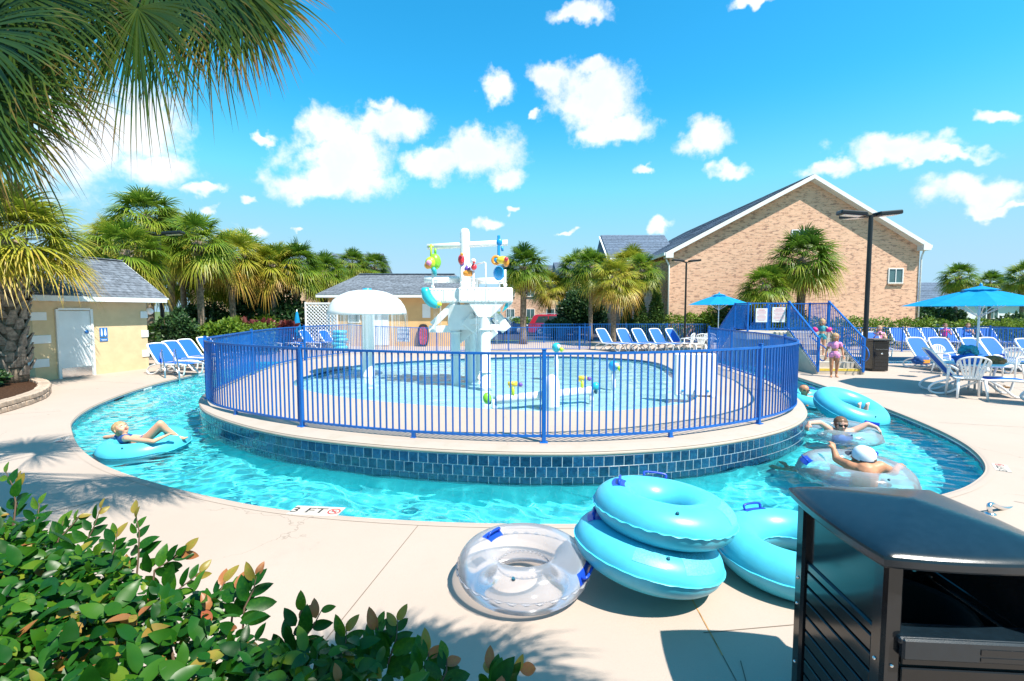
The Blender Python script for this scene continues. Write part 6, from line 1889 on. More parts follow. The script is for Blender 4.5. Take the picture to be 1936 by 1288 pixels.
tube('swim_tube', 'blue swim tube floating on the left under the reclining swimmer', (-5.80, 7.40, -.10), R(2), R(-4), .5, .43, .185, handles=((2.3, .3),), scallop=.2)
tube('swim_tube', 'large blue swim tube tipped up with bare feet showing through it', (6.72, 9.35, .10), R(22), R(2), .4, .45, .21, handles=((-2.0, .2),), scallop=.2)
tube('swim_tube', 'spotted blue swim tube round the man in sunglasses', (6.95, 10.85, -.04), R(6), 0, .3, .42, .18, handles=((.9, 1.2), (2.4, 1.2)), prints=((1.6, 1.0, .2, .35), (.2, .9, .2, .3)), scallop=.2)
tube('clear_swim_tube', 'clear ring round the swimmer with outstretched arms', (5.62, 8.02, -.07), R(3), 0, 0, .42, .17, 'clear_vinyl', group='clear swim rings', handles=(), scallop=.6)
tube('clear_swim_tube', 'clear ring round the man in the white cap', (4.42, 6.02, -.07), R(2), 0, .3, .46, .19, 'clear_vinyl', group='clear swim rings', handles=((.35, 1.2), (2.6, .9)), scallop=.6)

# ---------------------------------------------------------------- near trash can
tc_ = thing('trash_can', 'large black louvred trash can with domed lid in the near right corner', 'trash can', (1.80, 2.09, 0), R(-4))
s_ = .66; hb = s_ / 2
q = MB()
for sx in (-1, 1):
    for sy in (-1, 1):
        q = MB(); q.box((sx * (hb - .04), sy * (hb - .04), .545), (.075, .075, 1.09), bev=.012); q.build('corner_post', 'black_plastic', tc_)
def face_M(k): return Matrix.Rotation(k * PI / 2, 3, 'Z')
for k in range(4):          # k=0 looks at the camera (-Y), 3 = left (-X)
    M = face_M(k); F = lambda x, y, z: M @ Vector((x, y, z))
    q = MB(); q.box(F(0, -hb + .045, .36), (s_ - .14, .02, .70), M); pn = q.build('side_panel', 'black_plastic', tc_)
    for i in range(9):
        q = MB(); q.box(F(0, -hb + .030, .06 + i * .078), (s_ - .18, .022, .066), M, bev=.004); q.build('slat', 'black_plastic', pn)
    q = MB(); q.box(F(0, -hb + .038, .745), (s_ - .15, .035, .045), M, bev=.008); q.build('belt_rail', 'black_plastic', tc_)
    for sx in (-1, 1):
        for z in (.66, .52, .2):
            q = MB(); q.ball(F(sx * (hb - .04), -hb + .002, z), .008, 8); q.build('screw', 'steel', tc_)
    if k in (0, 2):
        q = MB(); q.box(F(0, -hb + .03, .775), (s_ - .10, .10, .03), M, bev=.012); q.box(F(0, -hb - .012, .745), (s_ - .12, .03, .085), M, bev=.012); sh_ = q.build('deposit_shelf', 'lid_plastic', tc_)
        q = MB(); q.box(F(.10, -hb - .028, .750), (.18, .003, .022), M); q.box(F(.10, -hb - .028, .722), (.18, .003, .014), M); q.build('label_plate', 'black_metal', sh_)
    else:
        q = MB(); q.box(F(0, -hb + .042, .93), (s_ - .14, .02, .33), M); q.build('hood_panel', 'black_plastic', tc_)
# domed lid: curved edges rising to the middle of each side
def lid_pt(u, v, lift=0.0):
    hx = .355; m_ = max(abs(u), abs(v))
    x = u * hx * (1 + .085 * (1 - v * v) * abs(u)); y = v * hx * (1 + .085 * (1 - u * u) * abs(v))
    return Vector((x, y, 1.125 + .085 * (1 - m_) ** .9 - .012 * (1 - (1 - m_)) ** 6 + lift))
N = 24
q = MB(); vs_ = [lid_pt(2 * i / N - 1, 2 * k / N - 1) for i in range(N + 1) for k in range(N + 1)]
fs = [(i * (N + 1) + k, (i + 1) * (N + 1) + k, (i + 1) * (N + 1) + k + 1, i * (N + 1) + k + 1) for i in range(N) for k in range(N)]
edge = [i * (N + 1) for i in range(N + 1)] + [N * (N + 1) + k for k in range(1, N + 1)] + [i * (N + 1) + N for i in range(N - 1, -1, -1)] + [k for k in range(N - 1, 0, -1)]
ring1 = []
q.add(vs_, fs, True); lidq = q
prev = edge
for (ins, dz) in ((1.010, -.010), (1.006, -.036), (.985, -.046), (.90, -.044)):
    base = len(q.v); new = []
    for e in edge:
        p = Vector(vs_[e]); q.v.append((p.x * ins, p.y * ins, p.z + dz)); q.tone.append(0); new.append(len(q.v) - 1)
    for i in range(len(edge)):
        j = (i + 1) % len(edge); q.f.append((prev[i], prev[j], new[j], new[i])); q.sm.append(False)
    prev = new
q.build('lid', 'lid_plastic', tc_, fixn=True)
q = MB(); q.box((0, 0, .45), (s_ - .16, s_ - .16, .86)); 
q = MB(); q.lathe([(.24, .02), (.26, .70), (.25, .72), (.235, .70), (.225, .04), (.001, .04)], 24); q.build('liner', 'dark_hole', tc_)
q = MB(); q.box((0, .0, .012), (s_ - .03, s_ - .03, .024)); q.build('base_plate', 'black_plastic', tc_)

# grab rails
rl = thing('grab_rail', 'chrome grab rail at the right river edge behind the black bin', 'rail', G(1880, 968))
b0 = Vector(rl.location)
pts = [G(1872, 972) - b0, G(1872, 972) - b0 + Vector((0, 0, .10)), AT(1900, 962, 4.85) - b0 + Vector((.05, 0, .0)), AT(1990, 945, 5.15) - b0, G(2040, 960) - b0 + Vector((0, 0, .0))]
q = MB(); q.tube(spline(pts, 6), .022, 10); q.build('bar', 'steel', rl)
for p in (pts[0], pts[-1]):
    q = MB(); q.lathe([(.05, 0), (.05, .008), (.024, .02)], 14, p); q.build('flange', 'steel', rl)
for i, (px, py) in enumerate(((308, 712), (334, 712))):
    rl = thing('hand_rail', ('chrome stair hand rail nearer the restroom', 'chrome stair hand rail nearer the blue railing')[i], 'rail', G(px, py), 0, 'chrome hand rails by the left steps')
    q = MB(); q.tube(spline([(-.45, .55, 0), (-.45, .55, .62), (-.30, .40, .80), (-.02, .05, .62), (.25, -.25, .30), (.35, -.38, -.10)], 6), .024, 8); q.build('bar', 'steel', rl)
    q = MB(); q.lathe([(.05, 0), (.05, .01), (.025, .02)], 12, (-.45, .55, 0)); q.build('flange', 'steel', rl)

# painted depth marks on the deck
mat('mark_ground', (.47, .42, .37), .8, var=.12, vscale=12)
def mark(label, px, py, txt, rz, size, sx=1.25, icon=True, tcol='print_black'):
    p = G(px, py); t = thing('depth_marking', label, 'marking', (p.x, p.y, 0), rz, 'painted depth markings')
    wd = size * 3.3; q = MB(); q.box((0, 0, .0035), (wd, size * 1.35, .005)); q.build('plate', 'mark_ground', t)
    text('lettering', txt, size, tcol, (-wd * .16, 0, .0075), (0, 0, 0), t, ext=.0006, sx=sx)
    if icon:
        q = MB(); q.torus((wd * .36, 0, .0075), size * .36, size * .045, 24, 6, sz=.1); q.bar((wd * .36 - size * .25, size * .25, .008), (wd * .36 + size * .25, -size * .25, .008), size * .08, .002); ic = q.build('no_diving_ring', 'print_red', t)
        q = MB(); q.bar((wd * .36 - size * .15, -size * .05, .0078), (wd * .36 + size * .15, size * .1, .0078), size * .06, .001); q.build('diver', 'print_black', ic)
    return t


mark('3 FT depth marking with red no diving ring on the near edge', 598, 967, '3 FT', -.10, .16, 1.3)
mark('faint depth marking on the deck left of the reclining swimmer', 116, 832, '3 FT', -1.0, .11)
mark('depth marking on the deck right of the river bend', 1893, 885, '3 FT', .9, .11)
mark('depth marking on the far side of the wading pool edge', 760, 832, '1 FT', 0, .09) if False else None

# ---------------------------------------------------------------- people
def capsules_mesh(caps, voxel, smooth=2):
    """one continuous skin over tapered limbs: closed round cones merged by a voxel remesh"""
    q = MB()
    for (a, b, ra, rb) in caps:
        a, b = Vector(a), Vector(b); d = b - a; L = d.length
        if L < 1e-5: q.ball(a, ra, 12); continue
        e = d.normalized(); u = e.orthogonal().normalized(); w = e.cross(u); n = 12
        prof = [(ra * math.sin(t), -ra * math.cos(t)) for t in (.02, .5, 1.0, 1.57)] + [(rb * math.sin(t), L + rb * -math.cos(t)) for t in (1.57, 2.1, 2.6, 3.12)]
        vs_ = [a + e * z + (u * math.cos(2 * PI * k / n) + w * math.sin(2 * PI * k / n)) * r_ for (r_, z) in prof for k in range(n)]
        m = len(prof); fs = [(i * n + k, i * n + (k + 1) % n, (i + 1) * n + (k + 1) % n, (i + 1) * n + k) for i in range(m - 1) for k in range(n)]
        fs += [tuple(range(n - 1, -1, -1)), tuple((m - 1) * n + k for k in range(n))]
        q.add(vs_, fs, True)
    me = bpy.data.meshes.new('tmp'); me.from_pydata(q.v, [], q.f)
    bm = bmesh.new(); bm.from_mesh(me); bmesh.ops.recalc_face_normals(bm, faces=bm.faces); bm.to_mesh(me); bm.free()
    o = bpy.data.objects.new('tmp', me); COL.objects.link(o)
    md = o.modifiers.new('r', 'REMESH'); md.mode = 'VOXEL'; md.voxel_size = voxel
    sm = o.modifiers.new('s', 'SMOOTH'); sm.factor = .5; sm.iterations = smooth
    bpy.context.view_layer.update()
    out = bpy.data.meshes.new_from_object(o.evaluated_get(bpy.context.evaluated_depsgraph_get()))
    bpy.data.objects.remove(o)
    for f in out.polygons: f.use_smooth = True
    return out


def hand(wrist, d, nrm, s=1.0, curl=.5, thumb=1):
    """palm, four bent fingers of different length and a thumb from the side of the palm"""
    d = Vector(d).normalized(); n = Vector(nrm); sd = d.cross(n).normalized(); n = sd.cross(d).normalized()
    w = Vector(wrist); c = [(w, w + d * .03 * s, .022 * s, .028 * s)]
    for k in range(4):
        off = sd * ((k - 1.5) * .019 * s); b0 = w + d * .03 * s + off * .5; b1 = w + d * .085 * s + off
        c.append((b0, b1, .018 * s, .012 * s))
        l = (.062, .072, .068, .052)[k] * s; m1 = b1 + (d * math.cos(curl) - n * math.sin(curl)) * l * .55; m2 = m1 + (d * math.cos(curl * 2) - n * math.sin(curl * 2)) * l * .5
        c.append((b1, m1, .0105 * s, .0095 * s)); c.append((m1, m2, .0095 * s, .008 * s))
    t0 = w + d * .025 * s - sd * thumb * .022 * s; t1 = t0 + (d * .6 - sd * thumb * .75 - n * .2).normalized() * .042 * s; t2 = t1 + (d * .9 - sd * thumb * .3 - n * .3).normalized() * .034 * s
    c += [(t0, t1, .014 * s, .011 * s), (t1, t2, .011 * s, .009 * s)]
    return c


def foot(ankle, d, up, s=1.0):
    d = Vector(d).normalized(); u = Vector(up).normalized(); a = Vector(ankle); sd = d.cross(u).normalized()
    heel = a - u * .05 * s - d * .025 * s; ball = a - u * .062 * s + d * .115 * s
    c = [(a, heel, .036 * s, .032 * s), (a, ball, .036 * s, .026 * s), (heel, ball, .03 * s, .028 * s)]
    for k in range(5): c.append((ball + sd * (k - 2) * .014 * s, ball + d * (.045 - .006 * k) * s + sd * (k - 2) * .017 * s, .016 * s, .010 * s if k else .013 * s))
    return c


def face(root, hc, fwd, up, s, hair_m, style='long', skin='skin', glasses=False):
    """head dressing on a head ball of radius .1*s centred at hc: eyes, nose, mouth, ears, hair"""
    f = Vector(fwd).normalized(); u = Vector(up); sd = f.cross(u).normalized(); u = sd.cross(f).normalized(); hc = Vector(hc)
    M = Matrix((sd, f, u)).transposed()
    P = lambda x, y, z: hc + M @ (Vector((x, y, z)) * s)
    for x in (-.036, .036):
        q = MB(); q.ball(P(x, .086, .005), .014 * s, 10, M, (1.2, .6, .8)); ey = q.build('eye', 'eye_white', root)
        q = MB(); q.ball(P(x, .0935, .005), .0065 * s, 8, M, (1, .6, 1)); q.build('iris', 'print_black', ey)
        q = MB(); q.tube([P(x - .017, .090, .026), P(x, .098, .031), P(x + .017, .090, .026)], .004 * s, 6); q.build('eyebrow', hair_m, root)
        q = MB(); q.ball(P(x * 2.72, -.005, -.005), .024 * s, 10, M, (.35, .7, 1.1)); q.build('ear', skin, root)
    q = MB(); q.tube([P(-.024, .087, -.050), P(0, .096, -.052), P(.024, .087, -.050)], .006 * s, 6); q.build('mouth', 'lips', root)
    if glasses:
        for x in (-.036, .036):
            q = MB(); q.ball(P(x, .096, .008), .028 * s, 12, M, (1.1, .35, .8)); q.build('sunglass_lens', 'sunglass', root)
        q = MB(); q.tube([P(-.1, .0, .012), P(-.06, .09, .014), P(.06, .09, .014), P(.1, .0, .012)], .005 * s, 6); q.build('sunglass_frame', 'sunglass', root)
    if hair_m and style != 'bald':
        caps = [(P(0, -.012, .030), P(0, -.02, .034), .106 * s, .106 * s), (P(0, -.04, 0), P(0, -.05, -.03), .088 * s, .075 * s)]
        if style == 'long': caps += [(P(-.055, -.045, 0), P(-.06, -.05, -.13), .048 * s, .03 * s), (P(.055, -.045, 0), P(.06, -.05, -.13), .048 * s, .03 * s), (P(0, -.07, 0), P(0, -.075, -.16), .06 * s, .035 * s)]
        if style == 'bun': caps += [(P(0, -.12, .04), P(0, -.145, .05), .045 * s, .035 * s), (P(0, -.09, .03), P(0, -.12, .04), .05 * s, .035 * s)]
        me = capsules_mesh(caps, .011 * s, 1)
        # keep the face free
        bm = bmesh.new(); bm.from_mesh(me)
        dl = []
        for v in bm.verts:
            l = M.transposed() @ (v.co - hc) / s
            if l.y > .048 and l.z < .052: dl.append(v)
            elif l.y > .015 and l.z < -.02 and abs(l.x) < .075: dl.append(v)
        bmesh.ops.delete(bm, geom=dl, context='VERTS'); bm.to_mesh(me); bm.free()
        me.materials.append(MATS[hair_m]); link('hair', me, root)
    return M, P


def head_caps(hc, fwd, up, s):
    f = Vector(fwd).normalized(); u = Vector(up); sd = f.cross(u).normalized(); u = sd.cross(f).normalized(); hc = Vector(hc)
    P = lambda x, y, z: hc + (sd * x + f * y + u * z) * s
    return [(P(0, -.012, .025), P(0, .0, .03), .094 * s, .094 * s), (P(0, .018, -.035), P(0, .03, -.06), .072 * s, .052 * s), (P(0, .078, .01), P(0, .104, -.022), .010 * s, .017 * s), (P(0, .045, -.075), P(0, .055, -.085), .03 * s, .026 * s), (P(-.04, .05, -.02), P(-.03, .06, -.04), .035 * s, .03 * s), (P(.04, .05, -.02), P(.03, .06, -.04), .035 * s, .03 * s)]


def person(label, caps, clothes, voxel, skin, base, group=None):
    """caps and clothes in world coordinates; the root stands at base"""
    t = thing('person', label, 'person', base, 0, group); o0 = Vector(base)
    sh = lambda cs: [(Vector(a) - o0, Vector(b) - o0, ra, rb) for a, b, ra, rb in cs]
    me = capsules_mesh(sh(caps), voxel); me.materials.append(MATS[skin]); link('body', me, t)
    for nm, m, cs in clothes:
        me = capsules_mesh(sh(cs), voxel * .9, 1); me.materials.append(MATS[m]); link(nm, me, t)
    return t, (lambda p: Vector(p) - o0)


def limb(*pr):
    out = []
    for i in range(len(pr) - 1): out.append((pr[i][0], pr[i + 1][0], pr[i][1], pr[i + 1][1]))
    return out


# girl in pink on the deck before the stairs
def standing(label, base, h, fwd, skin, hair, style, top_m, bot_m, arms, step=.0, spread=.07, sleeves=True, leg_bend=0.0, look=None):
    s = h / 1.35; b = Vector(base); f = Vector(fwd).normalized(); sd = f.cross(Vector((0, 0, 1))).normalized(); up = Vector((0, 0, 1))
    P = lambda x, y, z: b + sd * x * s + f * y * s + up * z * s
    caps = []
    for sg in (-1, 1):
        y0 = step * sg
        hip, kn, an = P(sg * .068, 0, .66), P(sg * (.065 + .01), y0 * .6 + .02, .36), P(sg * spread, y0, .07)
        caps += limb((hip, .078 * s), (kn, .05 * s)) + limb((kn, .05 * s), (kn.lerp(an, .35) - f * .012 * s, .047 * s), (an, .028 * s)) + foot(an, f + sd * sg * .15, up, s * .85)
    caps += limb((P(0, 0, .70), .098 * s), (P(0, .0, .82), .085 * s), (P(0, 0, .98), .095 * s), (P(0, 0, 1.06), .07 * s)) + limb((P(-.06, 0, .69), .082 * s), (P(.06, 0, .69), .082 * s)) + limb((P(-.12, 0, 1.045), .045 * s), (P(.12, 0, 1.045), .045 * s)) + limb((P(0, 0, 1.06), .045 * s), (P(0, .01, 1.15), .04 * s))
    hc = P(0, .015, 1.235); lk = look or f
    caps += head_caps(hc, lk, up, s * 1.02)
    ends = []
    for sg, (el, wr, curl) in zip((-1, 1), arms):
        shd = P(sg * .135, 0, 1.04); e = P(*el); w = P(*wr)
        caps += limb((shd, .044 * s), (e, .032 * s)) + limb((e, .032 * s), (w, .022 * s)) + hand(w, w - e, f * -1 if sg < 0 else f, s * .82, curl, sg)
        ends.append((shd, e, w))
    cl = [('top', top_m, limb((P(0, 0, .93), .100 * s), (P(0, 0, 1.0), .104 * s), (P(0, 0, 1.05), .082 * s)) + limb((P(-.115, 0, 1.035), .054 * s), (P(.115, 0, 1.035), .054 * s)) + ([(ends[k][0], ends[k][0].lerp(ends[k][1], .38), .054 * s, .046 * s) for k in (0, 1)] if sleeves else [])),
          ('bottom', bot_m, limb((P(-.055, 0, .70), .094 * s), (P(.055, 0, .70), .094 * s)) + limb((P(0, 0, .72), .104 * s), (P(0, 0, .77), .098 * s)) + [(P(-.068, 0, .68), P(-.07, .0, .64), .088 * s, .084 * s), (P(.068, 0, .68), P(.07, .0, .64), .088 * s, .084 * s)])]
    t, rel = person(label, caps, cl, .012 * s, skin, base)
    face(t, rel(hc), lk, up, s * 1.02, hair, style, skin)
    return t, rel, P, ends, s


g0 = G(1576, 713)
standing('girl in a pink two piece swimsuit standing before the bridge stairs', tuple(g0), 1.34, (-.45, -.9, 0), 'skin_tan', 'hair_blond', 'long', 'cloth_pink', 'cloth_pink',
         (((-.20, -.02, .84), (-.22, .08, .66), .4), ((.21, .02, .84), (.24, .06, .64), .4)), step=.03)
b3 = br.matrix_basis @ Vector((.42, TR * 2.55, RI * 3))
t, rel, P, ends, s = standing('child in a teal swimsuit with pink arm floats on the bridge stairs', tuple(b3), 1.22, (-.4, -.92, 0), 'skin', 'hair_blond', 'long', 'cloth_teal', 'cloth_teal',
         (((-.27, .02, .90), (-.36, .06, .74), .4), ((.27, .02, .90), (.36, .06, .76), .4)), step=.04, sleeves=False)
for (sh_, e, w) in ends:
    q = MB(); c_ = sh_.lerp(e, .6); d = (e - sh_).normalized(); M = d.to_track_quat('Z', 'Y').to_matrix(); q.torus(rel(c_), .062 * s, .042 * s, 20, 10, M, sz=1.6); q.build('arm_float', 'cloth_hotpink', t)


# reclining swimmer on the left tube
def LP_(px, py, Y, dy=0.0): return AT(px, py, Y + dy)
sc = .82
hd = LP_(229, 811, 7.30); fw = Vector((.75, -.25, .50)); upv = Vector((-.55, .05, .83))
shL, shR = LP_(240, 829, 7.10), LP_(216, 826, 7.54); chest = LP_(236, 830, 7.33); hip = LP_(272, 836, 7.40); hipL, hipR = LP_(272, 836, 7.30), LP_(270, 833, 7.50)
kn1, kn2 = LP_(303, 801, 7.28), LP_(309, 806, 7.50); an1, an2 = LP_(337, 827, 7.43), LP_(330, 829, 7.73)
el1, wr1 = LP_(290, 835, 7.00), LP_(314, 824, 7.10); el2, wr2 = LP_(199, 827, 7.60), LP_(218, 826, 7.50)
caps = head_caps(hd, fw, upv, .98) + limb((LP_(231, 820, 7.32), .045), (chest, .07), (chest.lerp(hip, .5), .092), (hip, .10)) + limb((shL, .045), (chest, .085), (shR, .045)) + limb((hipL, .085), (hipR, .085))
for h_, k_, a_ in ((hipL, kn1, an1), (hipR, kn2, an2)):
    caps += limb((h_, .078), (k_, .052)) + limb((k_, .052), (k_.lerp(a_, .35) + Vector((-.01, 0, -.015)), .048), (a_, .03)) + foot(a_, Vector((.9, -.15, .35)), Vector((-.35, 0, .94)), .85)
caps += limb((shL, .042), (el1, .034)) + limb((el1, .034), (wr1, .022)) + hand(wr1, wr1 - el1, (0, 0, 1), .82, .3, 1) + limb((shR, .042), (el2, .034)) + limb((el2, .034), (wr2, .022)) + hand(wr2, wr2 - el2, (0, 0, 1), .8, .5, 1)
cl = [('swim_top', 'cloth_navy', limb((shL.lerp(chest, .35), .060), (chest, .094), (shR.lerp(chest, .35), .060)) + limb((chest, .094), (chest.lerp(hip, .22), .092))), ('swim_bottom', 'cloth_navy', limb((hipL, .092), (hipR, .092)) + limb((hip, .108), (hip + (hip - chest) * .1, .10)))]
t, rel = person('swimmer with a blond bun reclining on the left blue tube', caps, cl, .012, 'skin', (hip.x, hip.y, WATER_Z))
face(t, rel(hd), fw, upv, .98, 'hair_blond', 'bun', 'skin')
q = MB(); q.torus(rel(hd) + Matrix((fw.cross(upv).normalized(), fw.normalized(), upv.normalized())).transposed() @ Vector((0, -.115, .04)), .034, .012, 16, 8, Matrix.Rotation(1.0, 3, 'Y')); q.build('hair_tie', 'toy_lime', t)

# man in the white cap, seen from behind, in the clear ring
hd = LP_(1630, 866, 5.87); fw = Vector((-.55, .80, .12)); upv = Vector((.05, -.22, .97))
c0 = LP_(1636, 893, 5.77); c1 = Vector((c0.x + .05, c0.y + .12, c0.z - .38)); shL = LP_(1607, 880, 5.87); shR = LP_(1664, 882, 5.75)
elL, wrL = LP_(1582, 868, 6.05), LP_(1577, 852, 6.13); elR, wrR = LP_(1690, 893, 5.95), LP_(1700, 880, 6.20)
caps = head_caps(hd, fw, upv, 1.08) + limb((hd + Vector((0, -.01, -.1)), .06), (c0 + Vector((0, 0, .04)), .10), (c0, .14), (c1, .15)) + limb((shL, .07), (c0, .12), (shR, .07))
caps += limb((shL, .068), (elL, .05)) + limb((elL, .05), (wrL, .034)) + hand(wrL, (wrL - elL) + Vector((0, 0, .05)), (0, -1, 0), 1.0, .6, 1) + limb((shR, .068), (elR, .05)) + limb((elR, .05), (wrR, .034)) + hand(wrR, wrR - elR, (0, 0, 1), 1.0, .5, -1)
hp = c1 + Vector((-.1, .15, -.05))
for sg in (-1, 1):
    k_ = hp + Vector((-.28 + .1 * sg, .35, .16)); a_ = k_ + Vector((-.15, .35, -.2)); caps += limb((hp + Vector((.1 * sg, .06, 0)), .10), (k_, .065)) + limb((k_, .065), (a_, .038)) + foot(a_, (0, .6, .6), (0, -.6, .6), 1.0)
t, rel = person('man in a white cap floating with his back turned in a clear ring', caps, [('swim_shorts', 'cloth_navy', limb((hp + Vector((-.1, 0, 0)), .15), (hp + Vector((.1, 0, 0)), .15)))], .013, 'skin_tan', (c0.x, c0.y, WATER_Z - .4))
M, P = face(t, rel(hd), fw, upv, 1.08, 'hair_brown', 'short', 'skin_tan')
q = MB(); q.lathe([(.127, -.01), (.128, .03), (.120, .085), (.085, .125), (.04, .142), (.001, .146)], 24, rel(hd) + M @ Vector((0, -.012, .012)), M @ Matrix.Rotation(.12, 3, 'X')); cp = q.build('cap', 'cap_white', t)
q = MB(); vs_ = [P(.10 * math.sin(a) * 1.02, .085 + .09 * math.cos(a) * k, .035 - .02 * k) for k in (0.0, .5, 1.0) for a in [-1.35 + 2.7 * i / 10 for i in range(11)]]
q.add(vs_, [(k * 11 + i, k * 11 + i + 1, (k + 1) * 11 + i + 1, (k + 1) * 11 + i) for k in range(2) for i in range(10)], True); q.build('brim', 'cap_dark', cp)
q = MB(); q.ball(P(0, -.126, .022), .036, 12, M, (1.1, .25, .55)); q.build('strap_opening', 'hair_brown', cp)
q = MB(); q.tube([P(.120 * math.sin(a), -.012 - .119 * math.cos(a) * 1.0, .008) for a in [-1.5 + 3.0 * i / 14 for i in range(15)]], .008, 6); q.build('cap_band', 'cap_dark', cp)

# swimmer with arms spread over a clear ring
hd = LP_(1590, 803, 7.78); fw = Vector((-.25, -.95, -.05)); upv = Vector((0, 0, 1))
c0 = LP_(1592, 821, 7.83); c1 = c0 + Vector((0, .10, -.35)); shL = LP_(1574, 815, 7.83); shR = LP_(1612, 815, 7.83)
elL, wrL = LP_(1549, 799, 7.78), LP_(1530, 800, 7.68); elR, wrR = LP_(1640, 802, 7.78), LP_(1657, 808, 7.68)
caps = head_caps(hd, fw, upv, 1.0) + limb((hd + Vector((0, 0, -.08)), .05), (c0, .10), (c1, .11)) + limb((shL, .055), (c0, .10), (shR, .055)) + limb((shL, .055), (elL, .042)) + limb((elL, .042), (wrL, .03)) + hand(wrL, (-.5, -.3, -.6), (0, 0, 1), .95, .5, 1) + limb((shR, .055), (elR, .042)) + limb((elR, .042), (wrR, .03)) + hand(wrR, (.5, -.3, -.6), (0, 0, 1), .95, .5, -1)
for sg in (-1, 1):
    k_ = c1 + Vector((.1 * sg, -.25, .02)); caps += limb((c1 + Vector((.08 * sg, 0, 0)), .085), (k_, .06)) + limb((k_, .06), (k_ + Vector((0, -.2, -.28)), .035)) + foot(k_ + Vector((0, -.2, -.28)), (0, -1, 0), (0, 0, 1), .9)
t, rel = person('swimmer with arms stretched wide over a clear ring', caps, [('swim_top', 'cloth_blue', limb((c0 + Vector((-.06, -.01, -.05)), .10), (c0 + Vector((.06, -.01, -.05)), .10)) + limb((c0 + Vector((0, 0, -.1)), .115), (c1, .12)))], .012, 'skin_pink', (c0.x, c0.y, WATER_Z - .4))
face(t, rel(hd), fw, upv, 1.0, 'hair_brown', 'short', 'skin_pink', True)

# man in sunglasses at the bend
hd = LP_(1520, 738, 10.90); fw = Vector((.65, -.72, -.1)); c0 = LP_(1522, 757, 10.95); c1 = c0 + Vector((.05, .1, -.35)); shL = LP_(1510, 753, 10.97); shR = LP_(1536, 753, 10.95)
elL, wrL = LP_(1511, 766, 10.60), LP_(1529, 762, 10.47); elR, wrR = LP_(1545, 768, 10.75), LP_(1530, 765, 10.50)
caps = head_caps(hd, fw, upv, 1.05) + limb((hd + Vector((0, .01, -.09)), .055), (c0, .12), (c1, .13)) + limb((shL, .062), (c0, .12), (shR, .062)) + limb((shL, .062), (elL, .046)) + limb((elL, .046), (wrL, .03)) + hand(wrL, wrL - elL, (0, 0, 1), 1.0, .6, 1) + limb((shR, .062), (elR, .046)) + limb((elR, .046), (wrR, .03)) + hand(wrR, wrR - elR, (0, 0, 1), 1.0, .6, -1)
for sg in (-1, 1):
    k_ = c1 + Vector((.25 + .08 * sg, .2, .05)); caps += limb((c1 + Vector((.05, .08 * sg, 0)), .095), (k_, .06)) + limb((k_, .06), (k_ + Vector((.25, .1, -.2)), .035)) + foot(k_ + Vector((.25, .1, -.2)), (1, 0, 0), (0, 0, 1), .9)
t, rel = person('bald man in sunglasses resting on a tube at the river bend', caps, [('swim_shorts', 'cloth_navy', limb((c1 + Vector((-.06, 0, 0)), .145), (c1 + Vector((.06, 0, 0)), .145)))], .013, 'skin_tan', (c0.x, c0.y, WATER_Z - .4))
face(t, rel(hd), fw, upv, 1.05, 'hair_brown', 'bald', 'skin_tan', True)

# swimmer under the tipped tube: only the soles show through the hole
cx = Vector((6.74, 9.30, 0)); a1, a2 = LP_(1621, 775, 9.25), LP_(1635, 775, 9.27)
k1, k2 = a1 + Vector((-.02, .32, -.22)), a2 + Vector((.05, .32, -.22)); hp = Vector((cx.x + .03, cx.y + .72, -.42)); ch = hp + Vector((.12, .42, .10)); hd = ch + Vector((.10, .32, .16))
caps = foot(a1, (0, .12, 1), (0, 1, -.1), .95) + foot(a2, (.1, .12, 1), (0, 1, -.1), .95) + limb((a1, .032), (k1, .05), (hp + Vector((-.08, 0, 0)), .085)) + limb((a2, .032), (k2, .05), (hp + Vector((.08, 0, 0)), .085)) + limb((hp, .12), (ch, .13)) + limb((ch, .08), (hd, .06)) + head_caps(hd, (.3, .2, .9), (.3, .9, -.1), .95)
for sg in (-1, 1):
    e_ = ch + Vector((.30 * sg, .05, -.05)); w_ = e_ + Vector((.1 * sg, -.22, .02)); caps += limb((ch + Vector((.16 * sg, 0, 0)), .055), (e_, .042)) + limb((e_, .042), (w_, .028)) + hand(w_, w_ - e_, (0, 0, 1), .9, .5, sg)
t, rel = person('swimmer whose bare soles show through the tipped blue tube', caps, [('swim_shorts', 'cloth_navy', limb((hp + Vector((-.07, 0, 0)), .125), (hp + Vector((.07, 0, 0)), .125)))], .012, 'skin_pink', (hp.x, hp.y, -.8))
face(t, rel(hd), (.3, .2, .9), (.3, .9, -.1), .95, 'hair_brown', 'short', 'skin_pink')


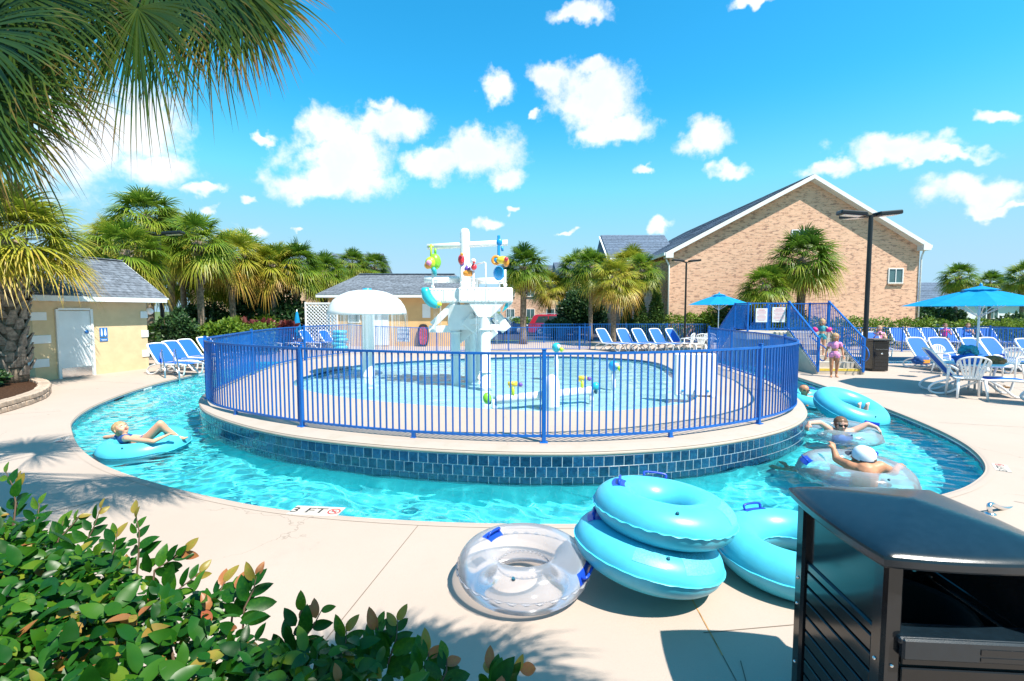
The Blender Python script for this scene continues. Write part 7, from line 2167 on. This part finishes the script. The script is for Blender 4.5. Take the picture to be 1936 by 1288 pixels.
# seated guests by the far fence
def seated(label, x, y, fwd, skin, hair, style, top_m, bot_m, seat=.40, arms='phone'):
    b = Vector((x, y, 0)); f = Vector(fwd).normalized(); sd = f.cross(Vector((0, 0, 1))).normalized(); up = Vector((0, 0, 1))
    P = lambda a, b_, c: b + sd * a + f * b_ + up * c
    hc = P(0, .0, seat + .80); caps = head_caps(hc, f, up, 1.05) + limb((P(0, 0, seat + .68), .05), (P(0, -.02, seat + .50), .13), (P(0, -.02, seat + .25), .12), (P(0, 0, seat + .1), .14)) + limb((P(-.17, 0, seat + .55), .06), (P(0, 0, seat + .52), .12), (P(.17, 0, seat + .55), .06))
    for sg in (-1, 1):
        k_ = P(.12 * sg, .45, seat + .12); a_ = P(.13 * sg, .5, .09); caps += limb((P(.09 * sg, .02, seat + .09), .09), (k_, .06)) + limb((k_, .058), (a_, .035)) + foot(a_, f, up, 1.0)
        e_ = P(.25 * sg, .08, seat + .34); w_ = P(.10 * sg, .28, seat + .50); caps += limb((P(.18 * sg, 0, seat + .55), .055), (e_, .042)) + limb((e_, .042), (w_, .028)) + hand(w_, w_ - e_, -f, .95, .7, sg)
    cl = [('top', top_m, limb((P(0, -.02, seat + .54), .135), (P(0, -.02, seat + .28), .13)) + limb((P(-.15, 0, seat + .55), .07), (P(.15, 0, seat + .55), .07))), ('shorts', bot_m, limb((P(-.08, 0, seat + .1), .125), (P(.08, 0, seat + .1), .125)) + [(P(.09 * sg, .02, seat + .1), P(.11 * sg, .25, seat + .11), .10, .08) for sg in (-1, 1)])]
    t, rel = person(label, caps, cl, .014, skin, tuple(b)); face(t, rel(hc), f, up, 1.05, hair, style, skin)
    if arms == 'phone':
        q = MB(); q.box(rel(P(0, .32, seat + .56)), (.08, .012, .15)); q.build('phone', 'print_black', t)
    return t


lounger(16.9, 22.6, -1.9, 'blue lounger under the seated woman behind the trash bin', g5, 1.05)
seated('seated woman in a pink top behind the far trash bin', 17.15, 22.2, (-.55, -.83, 0), 'skin_pink', 'hair_blond', 'long', 'cloth_pink', 'cloth_floral', .42)
seated('guest in red sitting on a far lounger behind the fence', 23.3, 25.6, (-.6, -.8, 0), 'skin_tan', 'hair_brown', 'short', 'cloth_hotpink', 'cloth_navy', .42, 'none')
seated('guest in navy sitting near the fence corner behind the umbrella pole', 25.1, 26.2, (-.6, -.8, 0), 'skin', 'hair_brown', 'long', 'cloth_navy', 'cloth_navy', .42, 'none')
